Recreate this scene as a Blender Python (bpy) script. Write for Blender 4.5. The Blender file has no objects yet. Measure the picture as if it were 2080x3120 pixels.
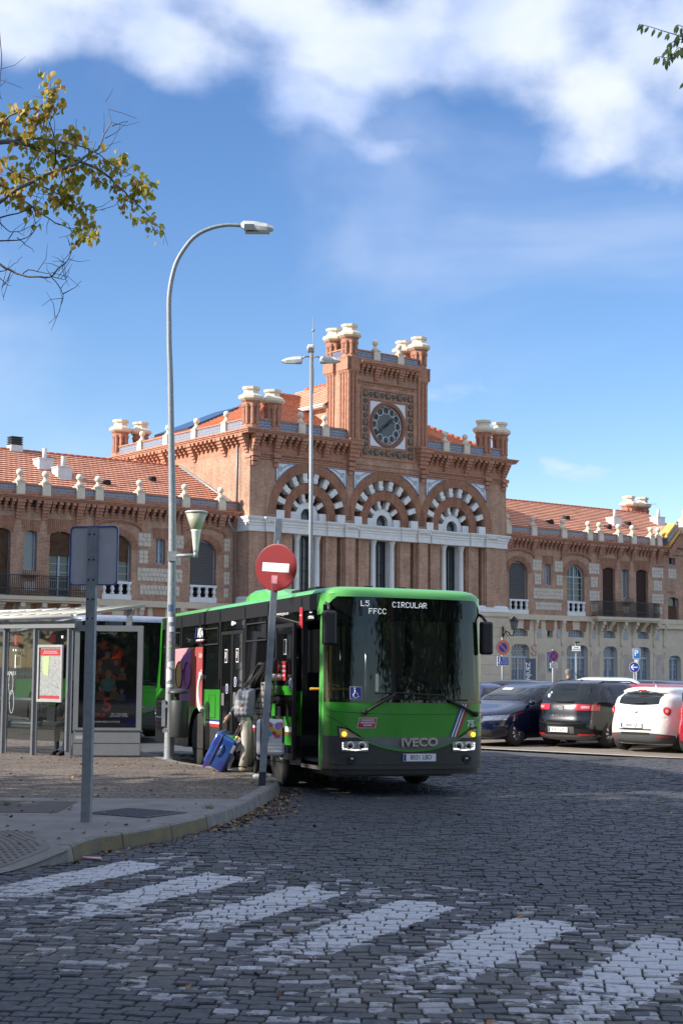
import bpy, bmesh, math, random
from math import sin, cos, pi, radians, sqrt, atan2
from mathutils import Vector, Matrix
from mathutils.geometry import tessellate_polygon
R = random.Random(7)
SC = bpy.context.scene
COL = SC.collection
# ---------------------------------------------------------------- camera
CAM_H = 1.95; FPX = 4482.2; PITCH = 0.102028; ROLL = 0.0069387
cam = bpy.data.objects.new("camera", bpy.data.cameras.new("camera"))
COL.objects.link(cam); SC.camera = cam
cam.data.sensor_fit = 'VERTICAL'; cam.data.sensor_height = 36.0
cam.data.lens = FPX / 3120 * 36.0
cam.data.clip_start = 0.1; cam.data.clip_end = 2000
cam.matrix_world = (Matrix.Translation((0, 0, CAM_H)) @ Matrix.Rotation(pi/2 + PITCH, 4, 'X')
                    @ Matrix.Rotation(ROLL, 4, 'Z'))
# ---------------------------------------------------------------- sun, sky, exposure
SUN = Vector((-0.85, -0.30, 0.50)).normalized()
sun = bpy.data.objects.new("sun", bpy.data.lights.new("sun", 'SUN')); COL.objects.link(sun)
sun.data.energy = 5.0; sun.data.angle = radians(0.5); sun.data.color = (1.0, 0.93, 0.83)
sun.rotation_euler = SUN.to_track_quat('Z', 'Y').to_euler()
SC.view_settings.view_transform = 'Standard'; SC.view_settings.look = 'None'
SC.view_settings.exposure = 0.72; SC.view_settings.gamma = 1.0
SC.render.resolution_x = 682; SC.render.resolution_y = 1024
world = bpy.data.worlds.new("World"); SC.world = world; world.use_nodes = True
def build_world():
    nt = world.node_tree; nt.nodes.clear(); N = nt.nodes; L = nt.links
    def n(t, **k):
        o = N.new(t)
        for a, b in k.items(): setattr(o, a, b)
        return o
    def m(op, a, b=None, c=None, clamp=False):
        o = n('ShaderNodeMath', operation=op); o.use_clamp = clamp
        for i, v in enumerate((a, b, c)):
            if v is None: continue
            if isinstance(v, (int, float)): o.inputs[i].default_value = v
            else: L.new(v, o.inputs[i])
        return o.outputs[0]
    sky = n('ShaderNodeTexSky'); sky.sky_type = 'NISHITA'; sky.sun_disc = False
    sky.sun_elevation = math.asin(SUN.z); sky.sun_rotation = atan2(SUN.x, SUN.y)
    sky.air_density = 1.0; sky.dust_density = 0.4; sky.ozone_density = 2.2; sky.altitude = 500
    tc = n('ShaderNodeTexCoord'); sp = n('ShaderNodeSeparateXYZ'); L.new(tc.outputs['Generated'], sp.inputs[0])
    x, y, z = sp.outputs
    zc = m('MAXIMUM', z, 0.04)
    cb = n('ShaderNodeCombineXYZ'); L.new(m('DIVIDE', x, zc), cb.inputs[0]); L.new(m('DIVIDE', y, zc), cb.inputs[1])
    def noise(scale, detail, rough, vec, off=(0, 0, 0), dist=0.0, sc=(1, 1, 1)):
        mp = n('ShaderNodeMapping'); L.new(vec, mp.inputs[0]); mp.inputs['Location'].default_value = off
        mp.inputs['Scale'].default_value = sc
        t = n('ShaderNodeTexNoise'); L.new(mp.outputs[0], t.inputs['Vector'])
        t.inputs['Scale'].default_value = scale; t.inputs['Detail'].default_value = detail
        t.inputs['Roughness'].default_value = rough; t.inputs['Distortion'].default_value = dist
        return t.outputs['Fac']
    g = tc.outputs['Generated']
    n1 = noise(7.0, 5, 0.45, g, (3.3, 1.2, 0.65), 0.1, (1, 1, 1.5))
    n2 = noise(15, 5, 0.5, g, (2.0, 5.0, 1.0), 0.1, (1, 1, 1.4))
    # cloud deck begins above a slanting edge
    edge = m('SUBTRACT', 0.352, m('MULTIPLY', x, 0.12))
    h = m('MULTIPLY', m('SUBTRACT', z, edge), 19.0)
    vo = n('ShaderNodeTexVoronoi'); vo.feature = 'SMOOTH_F1'; vo.inputs['Scale'].default_value = 13; vo.inputs['Smoothness'].default_value = 0.5
    mp = n('ShaderNodeMapping'); L.new(g, mp.inputs[0]); mp.inputs['Location'].default_value = (0.2, 0.4, 0.13); mp.inputs['Scale'].default_value = (1, 1, 1.7)
    wv = n('ShaderNodeVectorMath'); wv.operation = 'ADD'; L.new(mp.outputs[0], wv.inputs[0]); nw = n('ShaderNodeTexNoise'); nw.inputs['Scale'].default_value = 9; nw.inputs['Detail'].default_value = 5; L.new(g, nw.inputs['Vector'])
    sw = n('ShaderNodeVectorMath'); sw.operation = 'SCALE'; L.new(nw.outputs['Color'], sw.inputs[0]); sw.inputs['Scale'].default_value = 0.085; L.new(sw.outputs[0], wv.inputs[1]); L.new(wv.outputs[0], vo.inputs['Vector'])
    puffs = m('MULTIPLY', m('SUBTRACT', 0.44, vo.outputs['Distance']), 1.7)
    cov = m('ADD', m('ADD', m('ADD', m('MULTIPLY', m('SUBTRACT', n1, 0.5), 1.5), puffs), m('MULTIPLY', m('SUBTRACT', n2, 0.5), 1.5)), m('MINIMUM', h, 0.62))
    mr = n('ShaderNodeMapRange'); mr.interpolation_type = 'SMOOTHSTEP'
    L.new(m('ADD', cov, 0.16), mr.inputs[0]); mr.inputs[1].default_value = -0.22; mr.inputs[2].default_value = 0.80
    deck = mr.outputs[0]
    w1 = noise(3.4, 5, 0.55, g, (0.4, 1.7, 0.3), 0.5, (1.0, 1.0, 1.5))
    wr = n('ShaderNodeMapRange'); wr.interpolation_type = 'SMOOTHSTEP'; L.new(w1, wr.inputs[0])
    wr.inputs[1].default_value = 0.46; wr.inputs[2].default_value = 0.78; wr.inputs[4].default_value = 0.42
    lowmask = n('ShaderNodeMapRange'); L.new(z, lowmask.inputs[0]); lowmask.inputs[1].default_value = 0.10; lowmask.inputs[2].default_value = 0.30
    lowmask.inputs[3].default_value = 0.35
    wisp = m('MULTIPLY', wr.outputs[0], lowmask.outputs[0])
    # small far cumulus puffs low down
    p1 = noise(14, 5, 0.5, g, (1.35, 0.2, 2.6), 0, (1, 1, 2.4))
    pr = n('ShaderNodeMapRange'); pr.interpolation_type = 'SMOOTHSTEP'; L.new(p1, pr.inputs[0])
    pr.inputs[1].default_value = 0.62; pr.inputs[2].default_value = 0.74; pr.inputs[4].default_value = 0.55
    pm = n('ShaderNodeMapRange'); L.new(z, pm.inputs[0]); pm.inputs[1].default_value = 0.20; pm.inputs[2].default_value = 0.16
    puff = m('MULTIPLY', pr.outputs[0], pm.outputs[0])
    c = m('MAXIMUM', m('MAXIMUM', deck, wisp), puff)
    # colours
    hs = n('ShaderNodeHueSaturation'); hs.inputs['Hue'].default_value = 0.508; hs.inputs['Saturation'].default_value = 1.20; hs.inputs['Value'].default_value = 1.20
    L.new(sky.outputs[0], hs.inputs['Color'])
    shade = n('ShaderNodeMapRange'); L.new(noise(10, 5, 0.5, g, (7.1, 0.3, 2.0), 0.2, (1, 1, 1.5)), shade.inputs[0])
    shade.inputs[1].default_value = 0.35; shade.inputs[2].default_value = 0.62
    cc = n('ShaderNodeMixRGB'); L.new(shade.outputs[0], cc.inputs[0])
    cc.inputs[1].default_value = (3.7, 4.6, 7.0, 1); cc.inputs[2].default_value = (5.6, 6.1, 7.2, 1)
    mx = n('ShaderNodeMixRGB'); L.new(c, mx.inputs[0]); L.new(hs.outputs[0], mx.inputs[1]); L.new(cc.outputs[0], mx.inputs[2])
    bg = n('ShaderNodeBackground'); L.new(mx.outputs[0], bg.inputs[0]); bg.inputs[1].default_value = 0.098
    o = n('ShaderNodeOutputWorld'); L.new(bg.outputs[0], o.inputs[0])
build_world()
# ---------------------------------------------------------------- projection helper: photo pixel -> place at a chosen distance
def at(px, py, Y):
    dx, dy = px - 1040, py - 1560; c, s = cos(ROLL), sin(ROLL)
    xr = dx*c + dy*s; up = (dx*s - dy*c) / FPX
    cp, sp = cos(PITCH), sin(PITCH)
    r = Vector((xr/FPX, cp - up*sp, sp + up*cp)); r *= Y / r.y
    return Vector((r.x, Y, r.z + CAM_H))
# ---------------------------------------------------------------- mesh builder
def catmull(pts, n):
    out = []
    for i in range(len(pts)-1):
        p0 = pts[max(0, i-1)]; p1 = pts[i]; p2 = pts[i+1]; p3 = pts[min(len(pts)-1, i+2)]
        for k in range(n):
            t = k/n; out.append(tuple(0.5*((2*b_)+(-a+c)*t+(2*a-5*b_+4*c-d)*t*t+(-a+3*b_-3*c+d)*t*t*t) for a, b_, c, d in zip(p0, p1, p2, p3)))
    out.append(tuple(pts[-1])); return out
class MB:
    def __init__(s): s.v = []; s.f = []; s.m = []; s.sm = []
    def add(s, vs, fs, m=0, smooth=False):
        o = len(s.v); s.v += [tuple(p) for p in vs]
        for f in fs: s.f.append(tuple(i + o for i in f)); s.m.append(m); s.sm.append(smooth)
        return s
    def box(s, x0, x1, y0, y1, z0, z1, m=0):
        if x1 < x0: x0, x1 = x1, x0
        if y1 < y0: y0, y1 = y1, y0
        if z1 < z0: z0, z1 = z1, z0
        return s.add([(x0,y0,z0),(x1,y0,z0),(x1,y1,z0),(x0,y1,z0),(x0,y0,z1),(x1,y0,z1),(x1,y1,z1),(x0,y1,z1)],
              [(0,3,2,1),(4,5,6,7),(0,1,5,4),(1,2,6,5),(2,3,7,6),(3,0,4,7)], m)
    def poly(s, pts, m=0): return s.add(pts, [tuple(range(len(pts)))], m)
    def lathe(s, prof, c=(0,0,0), n=16, m=0, smooth=True, ax='z', ang=0.0):
        vs = []
        for r, z in prof:
            for k in range(n):
                a = 2*pi*k/n + ang; p = (r*cos(a), r*sin(a), z)
                if ax == 'x': p = (z, r*cos(a), r*sin(a))
                if ax == 'y': p = (r*cos(a), z, -r*sin(a))
                vs.append((p[0]+c[0], p[1]+c[1], p[2]+c[2]))
        fs = []
        for i in range(len(prof)-1):
            for k in range(n):
                a = i*n+k; b = i*n+(k+1) % n; fs.append((a, b, b+n, a+n))
        s.add(vs, fs, m, smooth); o = len(s.v) - len(vs)
        for i, rev in ((0, True), (len(prof)-1, False)):
            if prof[i][0] > 1e-4:
                ring = [o+i*n+k for k in range(n)]
                if rev: ring.reverse()
                s.f.append(tuple(ring)); s.m.append(m); s.sm.append(False)
        return s
    def tube(s, pts, r, n=8, m=0, cap=True):
        pts = [Vector(p) for p in pts]; rs = r if isinstance(r, (list, tuple)) else [r]*len(pts)
        vs = []; ref = None; pa = None
        for i, p in enumerate(pts):
            t = (pts[min(i+1, len(pts)-1)] - pts[max(i-1, 0)])
            if t.length < 1e-9: t = Vector((0,0,1))
            t.normalize()
            if ref is None: ref = Vector((0,0,1)) if abs(t.z) < 0.9 else Vector((1,0,0))
            a = t.cross(ref) if pa is None else pa - t*pa.dot(t)
            if a.length < 1e-6: a = t.orthogonal()
            a.normalize(); pa = a; b = t.cross(a).normalized()
            for k in range(n):
                w = 2*pi*k/n; vs.append(p + (a*cos(w) + b*sin(w))*rs[i])
        fs = [(i*n+k, i*n+(k+1) % n, (i+1)*n+(k+1) % n, (i+1)*n+k) for i in range(len(pts)-1) for k in range(n)]
        s.add(vs, fs, m, True)
        if cap:
            o = len(s.v)-len(vs); s.f.append(tuple(o+k for k in reversed(range(n)))); s.m.append(m); s.sm.append(False)
            o2 = len(s.v)-n; s.f.append(tuple(o2+k for k in range(n))); s.m.append(m); s.sm.append(False)
        return s
    def sphere(s, c, r, n=14, m=0, sq=1.0):
        k = n//2; return s.lathe([(max(1e-5, r*sin(pi*i/k)), -r*sq*cos(pi*i/k)) for i in range(k+1)], c, n, m)
    # flat shape in (u,z) at depth w: plane 'xz' normal -y, 'yz' normal -x ; holes allowed
    def sheet(s, outer, holes=(), w=0.0, plane='xz', m=0):
        loops = [[Vector((a, b, 0)) for a, b in l] for l in [outer] + list(holes)]
        tris = tessellate_polygon(loops); flat = [p for l in loops for p in l]
        vs = [(p.x, w, p.y) if plane == 'xz' else (w, p.x, p.y) for p in flat]
        return s.add(vs, [tuple(t) for t in tris], m)
    def slab(s, outer, w0, w1, holes=(), plane='xz', m=0, back=False, mr=None, sides=True):
        s.sheet(outer, holes, w0, plane, m)
        if back: s.sheet(outer, holes, w1, plane, m)
        for l in ([outer] if sides else []) + list(holes):
            q = len(l); vs = []
            for w in (w0, w1):
                for a, b in l: vs.append((a, w, b) if plane == 'xz' else (w, a, b))
            s.add(vs, [(i, (i+1) % q, q+(i+1) % q, q+i) for i in range(q)], m if mr is None else mr)
        return s
    def piece(s): s.cuts = getattr(s, 'cuts', []) + [len(s.f)]; return s      # what follows becomes a mesh of its own
    def build(s, name, mats, parent=None, tf=None, recalc=False, bevel=0, shade=None):
        if getattr(s, 'cuts', None):
            o = None; c = sorted(set(s.cuts + [0, len(s.f)])); s.cuts = None
            for a, b in zip(c[:-1], c[1:]):
                q = MB(); ids = {}
                for f in s.f[a:b]: q.f.append(tuple(ids.setdefault(i, len(ids)) for i in f))
                q.v = [s.v[i] for i in ids]; q.m = s.m[a:b]; q.sm = s.sm[a:b]; o = q.build(name, mats, parent, tf, recalc, bevel, shade)
            return o
        me = bpy.data.meshes.new(name)
        vs = [tf(*p) for p in s.v] if tf else s.v
        me.from_pydata([tuple(p) for p in vs], [], s.f)
        if not isinstance(mats, (list, tuple)): mats = [mats]
        for mt in mats: me.materials.append(mt)
        me.polygons.foreach_set('material_index', s.m)
        me.polygons.foreach_set('use_smooth', [bool(q) for q in s.sm] if shade is None else [shade]*len(s.f))
        me.update()
        if recalc:
            bm = bmesh.new(); bm.from_mesh(me); bmesh.ops.recalc_face_normals(bm, faces=bm.faces); bm.to_mesh(me); bm.free()
        o = bpy.data.objects.new(name, me); COL.objects.link(o)
        if parent: o.parent = parent
        if bevel:
            b = o.modifiers.new('bevel', 'BEVEL'); b.width = bevel; b.segments = 2; b.limit_method = 'ANGLE'; b.angle_limit = radians(40)
        return o
def thing(name, label, cat, loc=(0,0,0), rz=0.0, group=None):
    o = bpy.data.objects.new(name, None); COL.objects.link(o); o.location = loc; o.rotation_euler = (0,0,rz)
    o.empty_display_size = 0.2
    return tag(o, label, cat, group)
def tag(o, label, cat=None, group=None, kind=None):
    if label: o['label'] = label
    if cat: o['category'] = cat
    if group: o['group'] = group
    if kind: o['kind'] = kind
    return o
def structure(o, label=None):
    o['kind'] = 'structure'
    if label: o['label'] = label
    return o
def arc(cx, cz, r, a0, a1, n, rz=None):
    return [(cx + r*cos(a0+(a1-a0)*i/n), cz + (rz or r)*sin(a0+(a1-a0)*i/n)) for i in range(n+1)]
def arch_poly(u0, u1, z0, z1, ztop, n=12):
    c = (u0+u1)/2; return [(u0, z0), (u1, z0)] + arc(c, z1, (u1-u0)/2, 0, pi, n, ztop-z1)
def rect(u0, u1, z0, z1): return [(u0,z0),(u1,z0),(u1,z1),(u0,z1)]
def bake(o):   # apply modifiers
    dg = bpy.context.evaluated_depsgraph_get(); dg.update()
    me = bpy.data.meshes.new_from_object(o.evaluated_get(dg)); old = o.data; o.modifiers.clear(); o.data = me
    return o
def text(name, s, size, m, parent, M, ext=0.004, align='CENTER', bold=0.0, sx=1.0):
    cu = bpy.data.curves.new(name, 'FONT'); cu.body = s; cu.size = size; cu.extrude = ext; cu.align_x = align
    cu.align_y = 'CENTER'; cu.offset = bold; cu.resolution_u = 3
    t = bpy.data.objects.new(name, cu); COL.objects.link(t)
    dg = bpy.context.evaluated_depsgraph_get(); me = bpy.data.meshes.new_from_object(t.evaluated_get(dg))
    bpy.data.objects.remove(t)
    me.transform(M @ Matrix.Diagonal((sx, 1, 1, 1))); me.materials.clear(); me.materials.append(m)
    o = bpy.data.objects.new(name, me); COL.objects.link(o); o.parent = parent
    return o
RX = Matrix.Rotation(pi/2, 4, 'X')          # text upright, facing -y
def face_y(x, y, z, rot=0.0): return Matrix.Translation((x, y, z)) @ RX @ Matrix.Rotation(rot, 4, 'Z')
def face_x(x, y, z): return Matrix.Translation((x, y, z)) @ Matrix.Rotation(-pi/2, 4, 'Z') @ RX   # facing -x
def copy_tree(o, parent=None, label=None):
    c = o.copy(); COL.objects.link(c); c.parent = parent
    if label: c['label'] = label
    for ch in list(o.children): copy_tree(ch, c)
    return c
# ---------------------------------------------------------------- materials
def mat(name, col, rough=0.6, metal=0.0, var=0.12, vs=6.0, bump=0.0, bs=40.0, coat=0.0, emit=None, es=1.0, spec=0.5, tr=None, col2=None):
    m = bpy.data.materials.new(name); m.use_nodes = True; nt = m.node_tree; N = nt.nodes; L = nt.links
    b = N['Principled BSDF']; b.inputs['Roughness'].default_value = rough; b.inputs['Metallic'].default_value = metal
    b.inputs['Specular IOR Level'].default_value = spec
    b.inputs['Coat Weight'].default_value = coat; b.inputs['Coat Roughness'].default_value = 0.06
    tc = N.new('ShaderNodeTexCoord')
    if var or col2:
        t = N.new('ShaderNodeTexNoise'); t.inputs['Scale'].default_value = vs; t.inputs['Detail'].default_value = 6; t.inputs['Roughness'].default_value = 0.65
        L.new(tc.outputs['Object'], t.inputs['Vector'])
        mx = N.new('ShaderNodeMixRGB'); r = N.new('ShaderNodeMapRange'); r.inputs[1].default_value = 0.3; r.inputs[2].default_value = 0.7
        L.new(t.outputs['Fac'], r.inputs[0]); L.new(r.outputs[0], mx.inputs[0])
        c2 = col2 or tuple(min(1, c*(1+var)) for c in col)
        c1 = tuple(c*(1-var) for c in col) if not col2 else col
        mx.inputs[1].default_value = (*c1, 1); mx.inputs[2].default_value = (*c2, 1); L.new(mx.outputs[0], b.inputs['Base Color'])
    else: b.inputs['Base Color'].default_value = (*col, 1)
    if bump:
        t2 = N.new('ShaderNodeTexNoise'); t2.inputs['Scale'].default_value = bs; t2.inputs['Detail'].default_value = 4; L.new(tc.outputs['Object'], t2.inputs['Vector'])
        bp = N.new('ShaderNodeBump'); bp.inputs['Strength'].default_value = bump; bp.inputs['Distance'].default_value = 0.02
        L.new(t2.outputs['Fac'], bp.inputs['Height']); L.new(bp.outputs[0], b.inputs['Normal'])
    if emit: b.inputs['Emission Color'].default_value = (*emit, 1); b.inputs['Emission Strength'].default_value = es
    return m
def glass(name, tint=(0.5,0.55,0.55), trans=0.35, rough=0.02, base=(0.01,0.012,0.014), refl=1.0):
    m = bpy.data.materials.new(name); m.use_nodes = True; nt = m.node_tree; N = nt.nodes; L = nt.links; N.remove(N['Principled BSDF'])
    tr = N.new('ShaderNodeBsdfTransparent'); tr.inputs[0].default_value = (*tint, 1)
    df = N.new('ShaderNodeBsdfDiffuse'); df.inputs[0].default_value = (*base, 1)
    gl = N.new('ShaderNodeBsdfGlossy'); gl.inputs['Roughness'].default_value = rough; gl.inputs[0].default_value = (refl, refl, refl, 1)
    ge = N.new('ShaderNodeNewGeometry'); dp = N.new('ShaderNodeVectorMath'); dp.operation = 'DOT_PRODUCT'; L.new(ge.outputs['Normal'], dp.inputs[0]); L.new(ge.outputs['Incoming'], dp.inputs[1])
    def mq(op, a, v):
        o = N.new('ShaderNodeMath'); o.operation = op; L.new(a, o.inputs[0]) if not isinstance(a, float) else setattr(o.inputs[0], 'default_value', a)
        if isinstance(v, float): o.inputs[1].default_value = v
        elif v is not None: L.new(v, o.inputs[1])
        return o.outputs[0]
    fr = mq('ADD', mq('MULTIPLY', mq('POWER', mq('SUBTRACT', 1.0, mq('ABSOLUTE', dp.outputs['Value'], None)), 5.0), 0.94), 0.05)
    m1 = N.new('ShaderNodeMixShader'); m1.inputs[0].default_value = trans; L.new(df.outputs[0], m1.inputs[1]); L.new(tr.outputs[0], m1.inputs[2])
    m2 = N.new('ShaderNodeMixShader'); L.new(fr, m2.inputs[0]); L.new(m1.outputs[0], m2.inputs[1]); L.new(gl.outputs[0], m2.inputs[2])
    L.new(m2.outputs[0], N['Material Output'].inputs[0]); return m
def brick_mat(name, c1, c2, mortar, bw=0.27, bh=0.072, mort=0.011, bump=0.25, big=0.25):
    m = bpy.data.materials.new(name); m.use_nodes = True; nt = m.node_tree; N = nt.nodes; L = nt.links
    b = N['Principled BSDF']; b.inputs['Roughness'].default_value = 0.88; b.inputs['Specular IOR Level'].default_value = 0.25
    tc = N.new('ShaderNodeTexCoord'); sn = N.new('ShaderNodeSeparateXYZ'); L.new(tc.outputs['Normal'], sn.inputs[0])
    so = N.new('ShaderNodeSeparateXYZ'); L.new(tc.outputs['Object'], so.inputs[0])
    def mm(op, a, b_=None):
        o = N.new('ShaderNodeMath'); o.operation = op
        for i, v in enumerate((a, b_)):
            if v is None: continue
            if isinstance(v, (int, float)): o.inputs[i].default_value = v
            else: L.new(v, o.inputs[i])
        return o.outputs[0]
    sel = mm('GREATER_THAN', mm('ABSOLUTE', sn.outputs[0]), mm('ABSOLUTE', sn.outputs[1]))
    u = mm('ADD', mm('MULTIPLY', so.outputs[1], sel), mm('MULTIPLY', so.outputs[0], mm('SUBTRACT', 1.0, sel)))
    cb = N.new('ShaderNodeCombineXYZ'); L.new(u, cb.inputs[0]); L.new(so.outputs[2], cb.inputs[1])
    br = N.new('ShaderNodeTexBrick'); L.new(cb.outputs[0], br.inputs['Vector']); br.inputs['Scale'].default_value = 1.0
    br.inputs['Brick Width'].default_value = bw; br.inputs['Row Height'].default_value = bh; br.inputs['Mortar Size'].default_value = mort
    br.inputs['Color1'].default_value = (*c1, 1); br.inputs['Color2'].default_value = (*c2, 1); br.inputs['Mortar'].default_value = (*mortar, 1); br.inputs['Bias'].default_value = -0.1
    t = N.new('ShaderNodeTexNoise'); L.new(tc.outputs['Object'], t.inputs['Vector']); t.inputs['Scale'].default_value = 0.9; t.inputs['Detail'].default_value = 9; t.inputs['Roughness'].default_value = 0.7
    r = N.new('ShaderNodeMapRange'); L.new(t.outputs['Fac'], r.inputs[0]); r.inputs[1].default_value = 0.3; r.inputs[2].default_value = 0.7; r.inputs[3].default_value = 1-big; r.inputs[4].default_value = 1+big*0.7
    t3 = N.new('ShaderNodeTexNoise'); L.new(tc.outputs['Object'], t3.inputs['Vector']); t3.inputs['Scale'].default_value = 9.0; t3.inputs['Detail'].default_value = 3
    r3 = N.new('ShaderNodeMapRange'); L.new(t3.outputs['Fac'], r3.inputs[0]); r3.inputs[1].default_value = 0.3; r3.inputs[2].default_value = 0.7; r3.inputs[3].default_value = 0.84; r3.inputs[4].default_value = 1.14
    vm = N.new('ShaderNodeVectorMath'); vm.operation = 'SCALE'; L.new(br.outputs['Color'], vm.inputs[0]); t4 = N.new('ShaderNodeTexNoise'); m4 = N.new('ShaderNodeMapping'); L.new(tc.outputs['Object'], m4.inputs[0]); m4.inputs['Scale'].default_value = (2.2, 2.2, 0.22); L.new(m4.outputs[0], t4.inputs['Vector']); t4.inputs['Scale'].default_value = 1.5; t4.inputs['Detail'].default_value = 6
    r4 = N.new('ShaderNodeMapRange'); L.new(t4.outputs['Fac'], r4.inputs[0]); r4.inputs[1].default_value = 0.3; r4.inputs[2].default_value = 0.7; r4.inputs[3].default_value = 0.84; r4.inputs[4].default_value = 1.13
    L.new(mm('MULTIPLY', mm('MULTIPLY', r.outputs[0], r3.outputs[0]), r4.outputs[0]), vm.inputs['Scale'])
    L.new(vm.outputs[0], b.inputs['Base Color'])
    bp = N.new('ShaderNodeBump'); bp.inputs['Strength'].default_value = bump; bp.inputs['Distance'].default_value = 0.012; bp.invert = True
    L.new(br.outputs['Fac'], bp.inputs['Height']); L.new(bp.outputs[0], b.inputs['Normal'])
    return m
BRICK = brick_mat('brick', (0.42,0.230,0.153), (0.31,0.160,0.106), (0.46,0.345,0.26), big=0.30)
BRICKR = brick_mat('brick_rubbed', (0.40,0.200,0.128), (0.31,0.148,0.092), (0.24,0.13,0.085), 0.055, 0.4, 0.008, 0.2)
TERRA = mat('terracotta_trim', (0.38,0.185,0.120), 0.85, var=0.30, vs=5, bump=0.3)
WHITE = mat('white_painted_stone', (0.68,0.68,0.67), 0.7, var=0.08, vs=2.5, bump=0.1, bs=25)
CREAM = mat('cream_stone', (0.66,0.58,0.46), 0.8, var=0.10, vs=2.0, bump=0.1, bs=20)
STONE = mat('limestone_wall', (0.52,0.43,0.31), 0.88, col2=(0.64,0.54,0.41), vs=1.4, bump=0.3, bs=18)
STONE2 = mat('rose_limestone', (0.40,0.29,0.24), 0.9, col2=(0.55,0.48,0.40), vs=2.2, bump=0.5, bs=9)
DARK = mat('dark_void', (0.012,0.011,0.012), 0.9, var=0)
BLUEW = mat('blue_grey_joinery', (0.36,0.42,0.50), 0.55, var=0.08)
PANE = glass('window_pane', trans=0.0, base=(0.035,0.042,0.05))
PANEL = glass('window_pane_light', trans=0.0, base=(0.16,0.18,0.20))
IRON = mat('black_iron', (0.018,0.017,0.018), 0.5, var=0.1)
SHUT = mat('grey_roller_shutter', (0.10,0.10,0.105), 0.6, var=0.1)
SHUTB = mat('brown_blind', (0.085,0.045,0.04), 0.7, var=0.15)
WOODB = mat('wooden_blind', (0.20,0.11,0.06), 0.8, col2=(0.07,0.04,0.03), vs=3)
GALV = mat('galvanised_steel', (0.19,0.21,0.23), 0.55, 0.3, col2=(0.32,0.34,0.36), vs=22)
GALVD = mat('weathered_steel', (0.19,0.215,0.24), 0.55, 0.35, col2=(0.28,0.31,0.34), vs=14)
# ================================================================ STATION BUILDING (local: x along facade, y depth, z up)
YAW = 0.657634
B = thing('station_building', 'long red brick railway station with clock tower, white striped arches and orange tiled roofs', 'building',
          (1.967209*1.4, 64*1.4, 0), YAW)
def tile_mat():
    m = bpy.data.materials.new('blue_tile_band'); m.use_nodes = True; nt = m.node_tree; N = nt.nodes; L = nt.links
    b = N['Principled BSDF']; b.inputs['Roughness'].default_value = 0.35
    tc = N.new('ShaderNodeTexCoord'); v = N.new('ShaderNodeTexVoronoi'); v.inputs['Scale'].default_value = 6.5; v.inputs['Randomness'].default_value = 0.15
    L.new(tc.outputs['Object'], v.inputs['Vector']); r = N.new('ShaderNodeValToRGB'); L.new(v.outputs['Distance'], r.inputs[0])
    e = r.color_ramp.elements; e[0].position = 0.16; e[0].color = (0.10,0.11,0.19,1); e[1].position = 0.48; e[1].color = (0.12,0.13,0.20,1)
    q = e.new(0.30); q.color = (0.42,0.41,0.40,1); L.new(r.outputs[0], b.inputs['Base Color']); return m
TILE = tile_mat()
BLUEL = mat('cobalt_glaze', (0.05,0.07,0.26), 0.35, var=0.2)
TILEW = mat('white_glazed_tile', (0.60,0.62,0.66), 0.3, var=0.08, vs=8)
def roof_mat():
    m = bpy.data.materials.new('clay_roof_tile'); m.use_nodes = True; nt = m.node_tree; N = nt.nodes; L = nt.links
    b = N['Principled BSDF']; b.inputs['Roughness'].default_value = 0.85; b.inputs['Specular IOR Level'].default_value = 0.2
    tc = N.new('ShaderNodeTexCoord'); at_ = N.new('ShaderNodeAttribute'); at_.attribute_name = 'rc'
    br = N.new('ShaderNodeTexBrick'); L.new(at_.outputs['Vector'], br.inputs['Vector']); br.inputs['Scale'].default_value = 1
    br.inputs['Brick Width'].default_value = 0.30; br.inputs['Row Height'].default_value = 0.36; br.inputs['Mortar Size'].default_value = 0.035; br.inputs['Mortar Smooth'].default_value = 0.6
    br.inputs['Color1'].default_value = (0.86,0.47,0.33,1); br.inputs['Color2'].default_value = (0.78,0.40,0.27,1); br.inputs['Mortar'].default_value = (0.46,0.19,0.125,1)
    n = N.new('ShaderNodeTexNoise'); L.new(tc.outputs['Object'], n.inputs[0]); n.inputs['Scale'].default_value = 1.3; n.inputs['Detail'].default_value = 7; n.inputs['Roughness'].default_value = 0.7
    r = N.new('ShaderNodeMapRange'); L.new(n.outputs['Fac'], r.inputs[0]); r.inputs[1].default_value = 0.3; r.inputs[2].default_value = 0.7; r.inputs[3].default_value = 0.78; r.inputs[4].default_value = 1.15
    vm = N.new('ShaderNodeVectorMath'); vm.operation = 'SCALE'; L.new(br.outputs['Color'], vm.inputs[0]); L.new(r.outputs[0], vm.inputs['Scale'])
    L.new(vm.outputs[0], b.inputs['Base Color'])
    bp = N.new('ShaderNodeBump'); bp.inputs['Distance'].default_value = 0.03; bp.invert = True; L.new(br.outputs['Fac'], bp.inputs['Height']); L.new(bp.outputs[0], b.inputs['Normal'])
    return m
ROOF = roof_mat()
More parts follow.
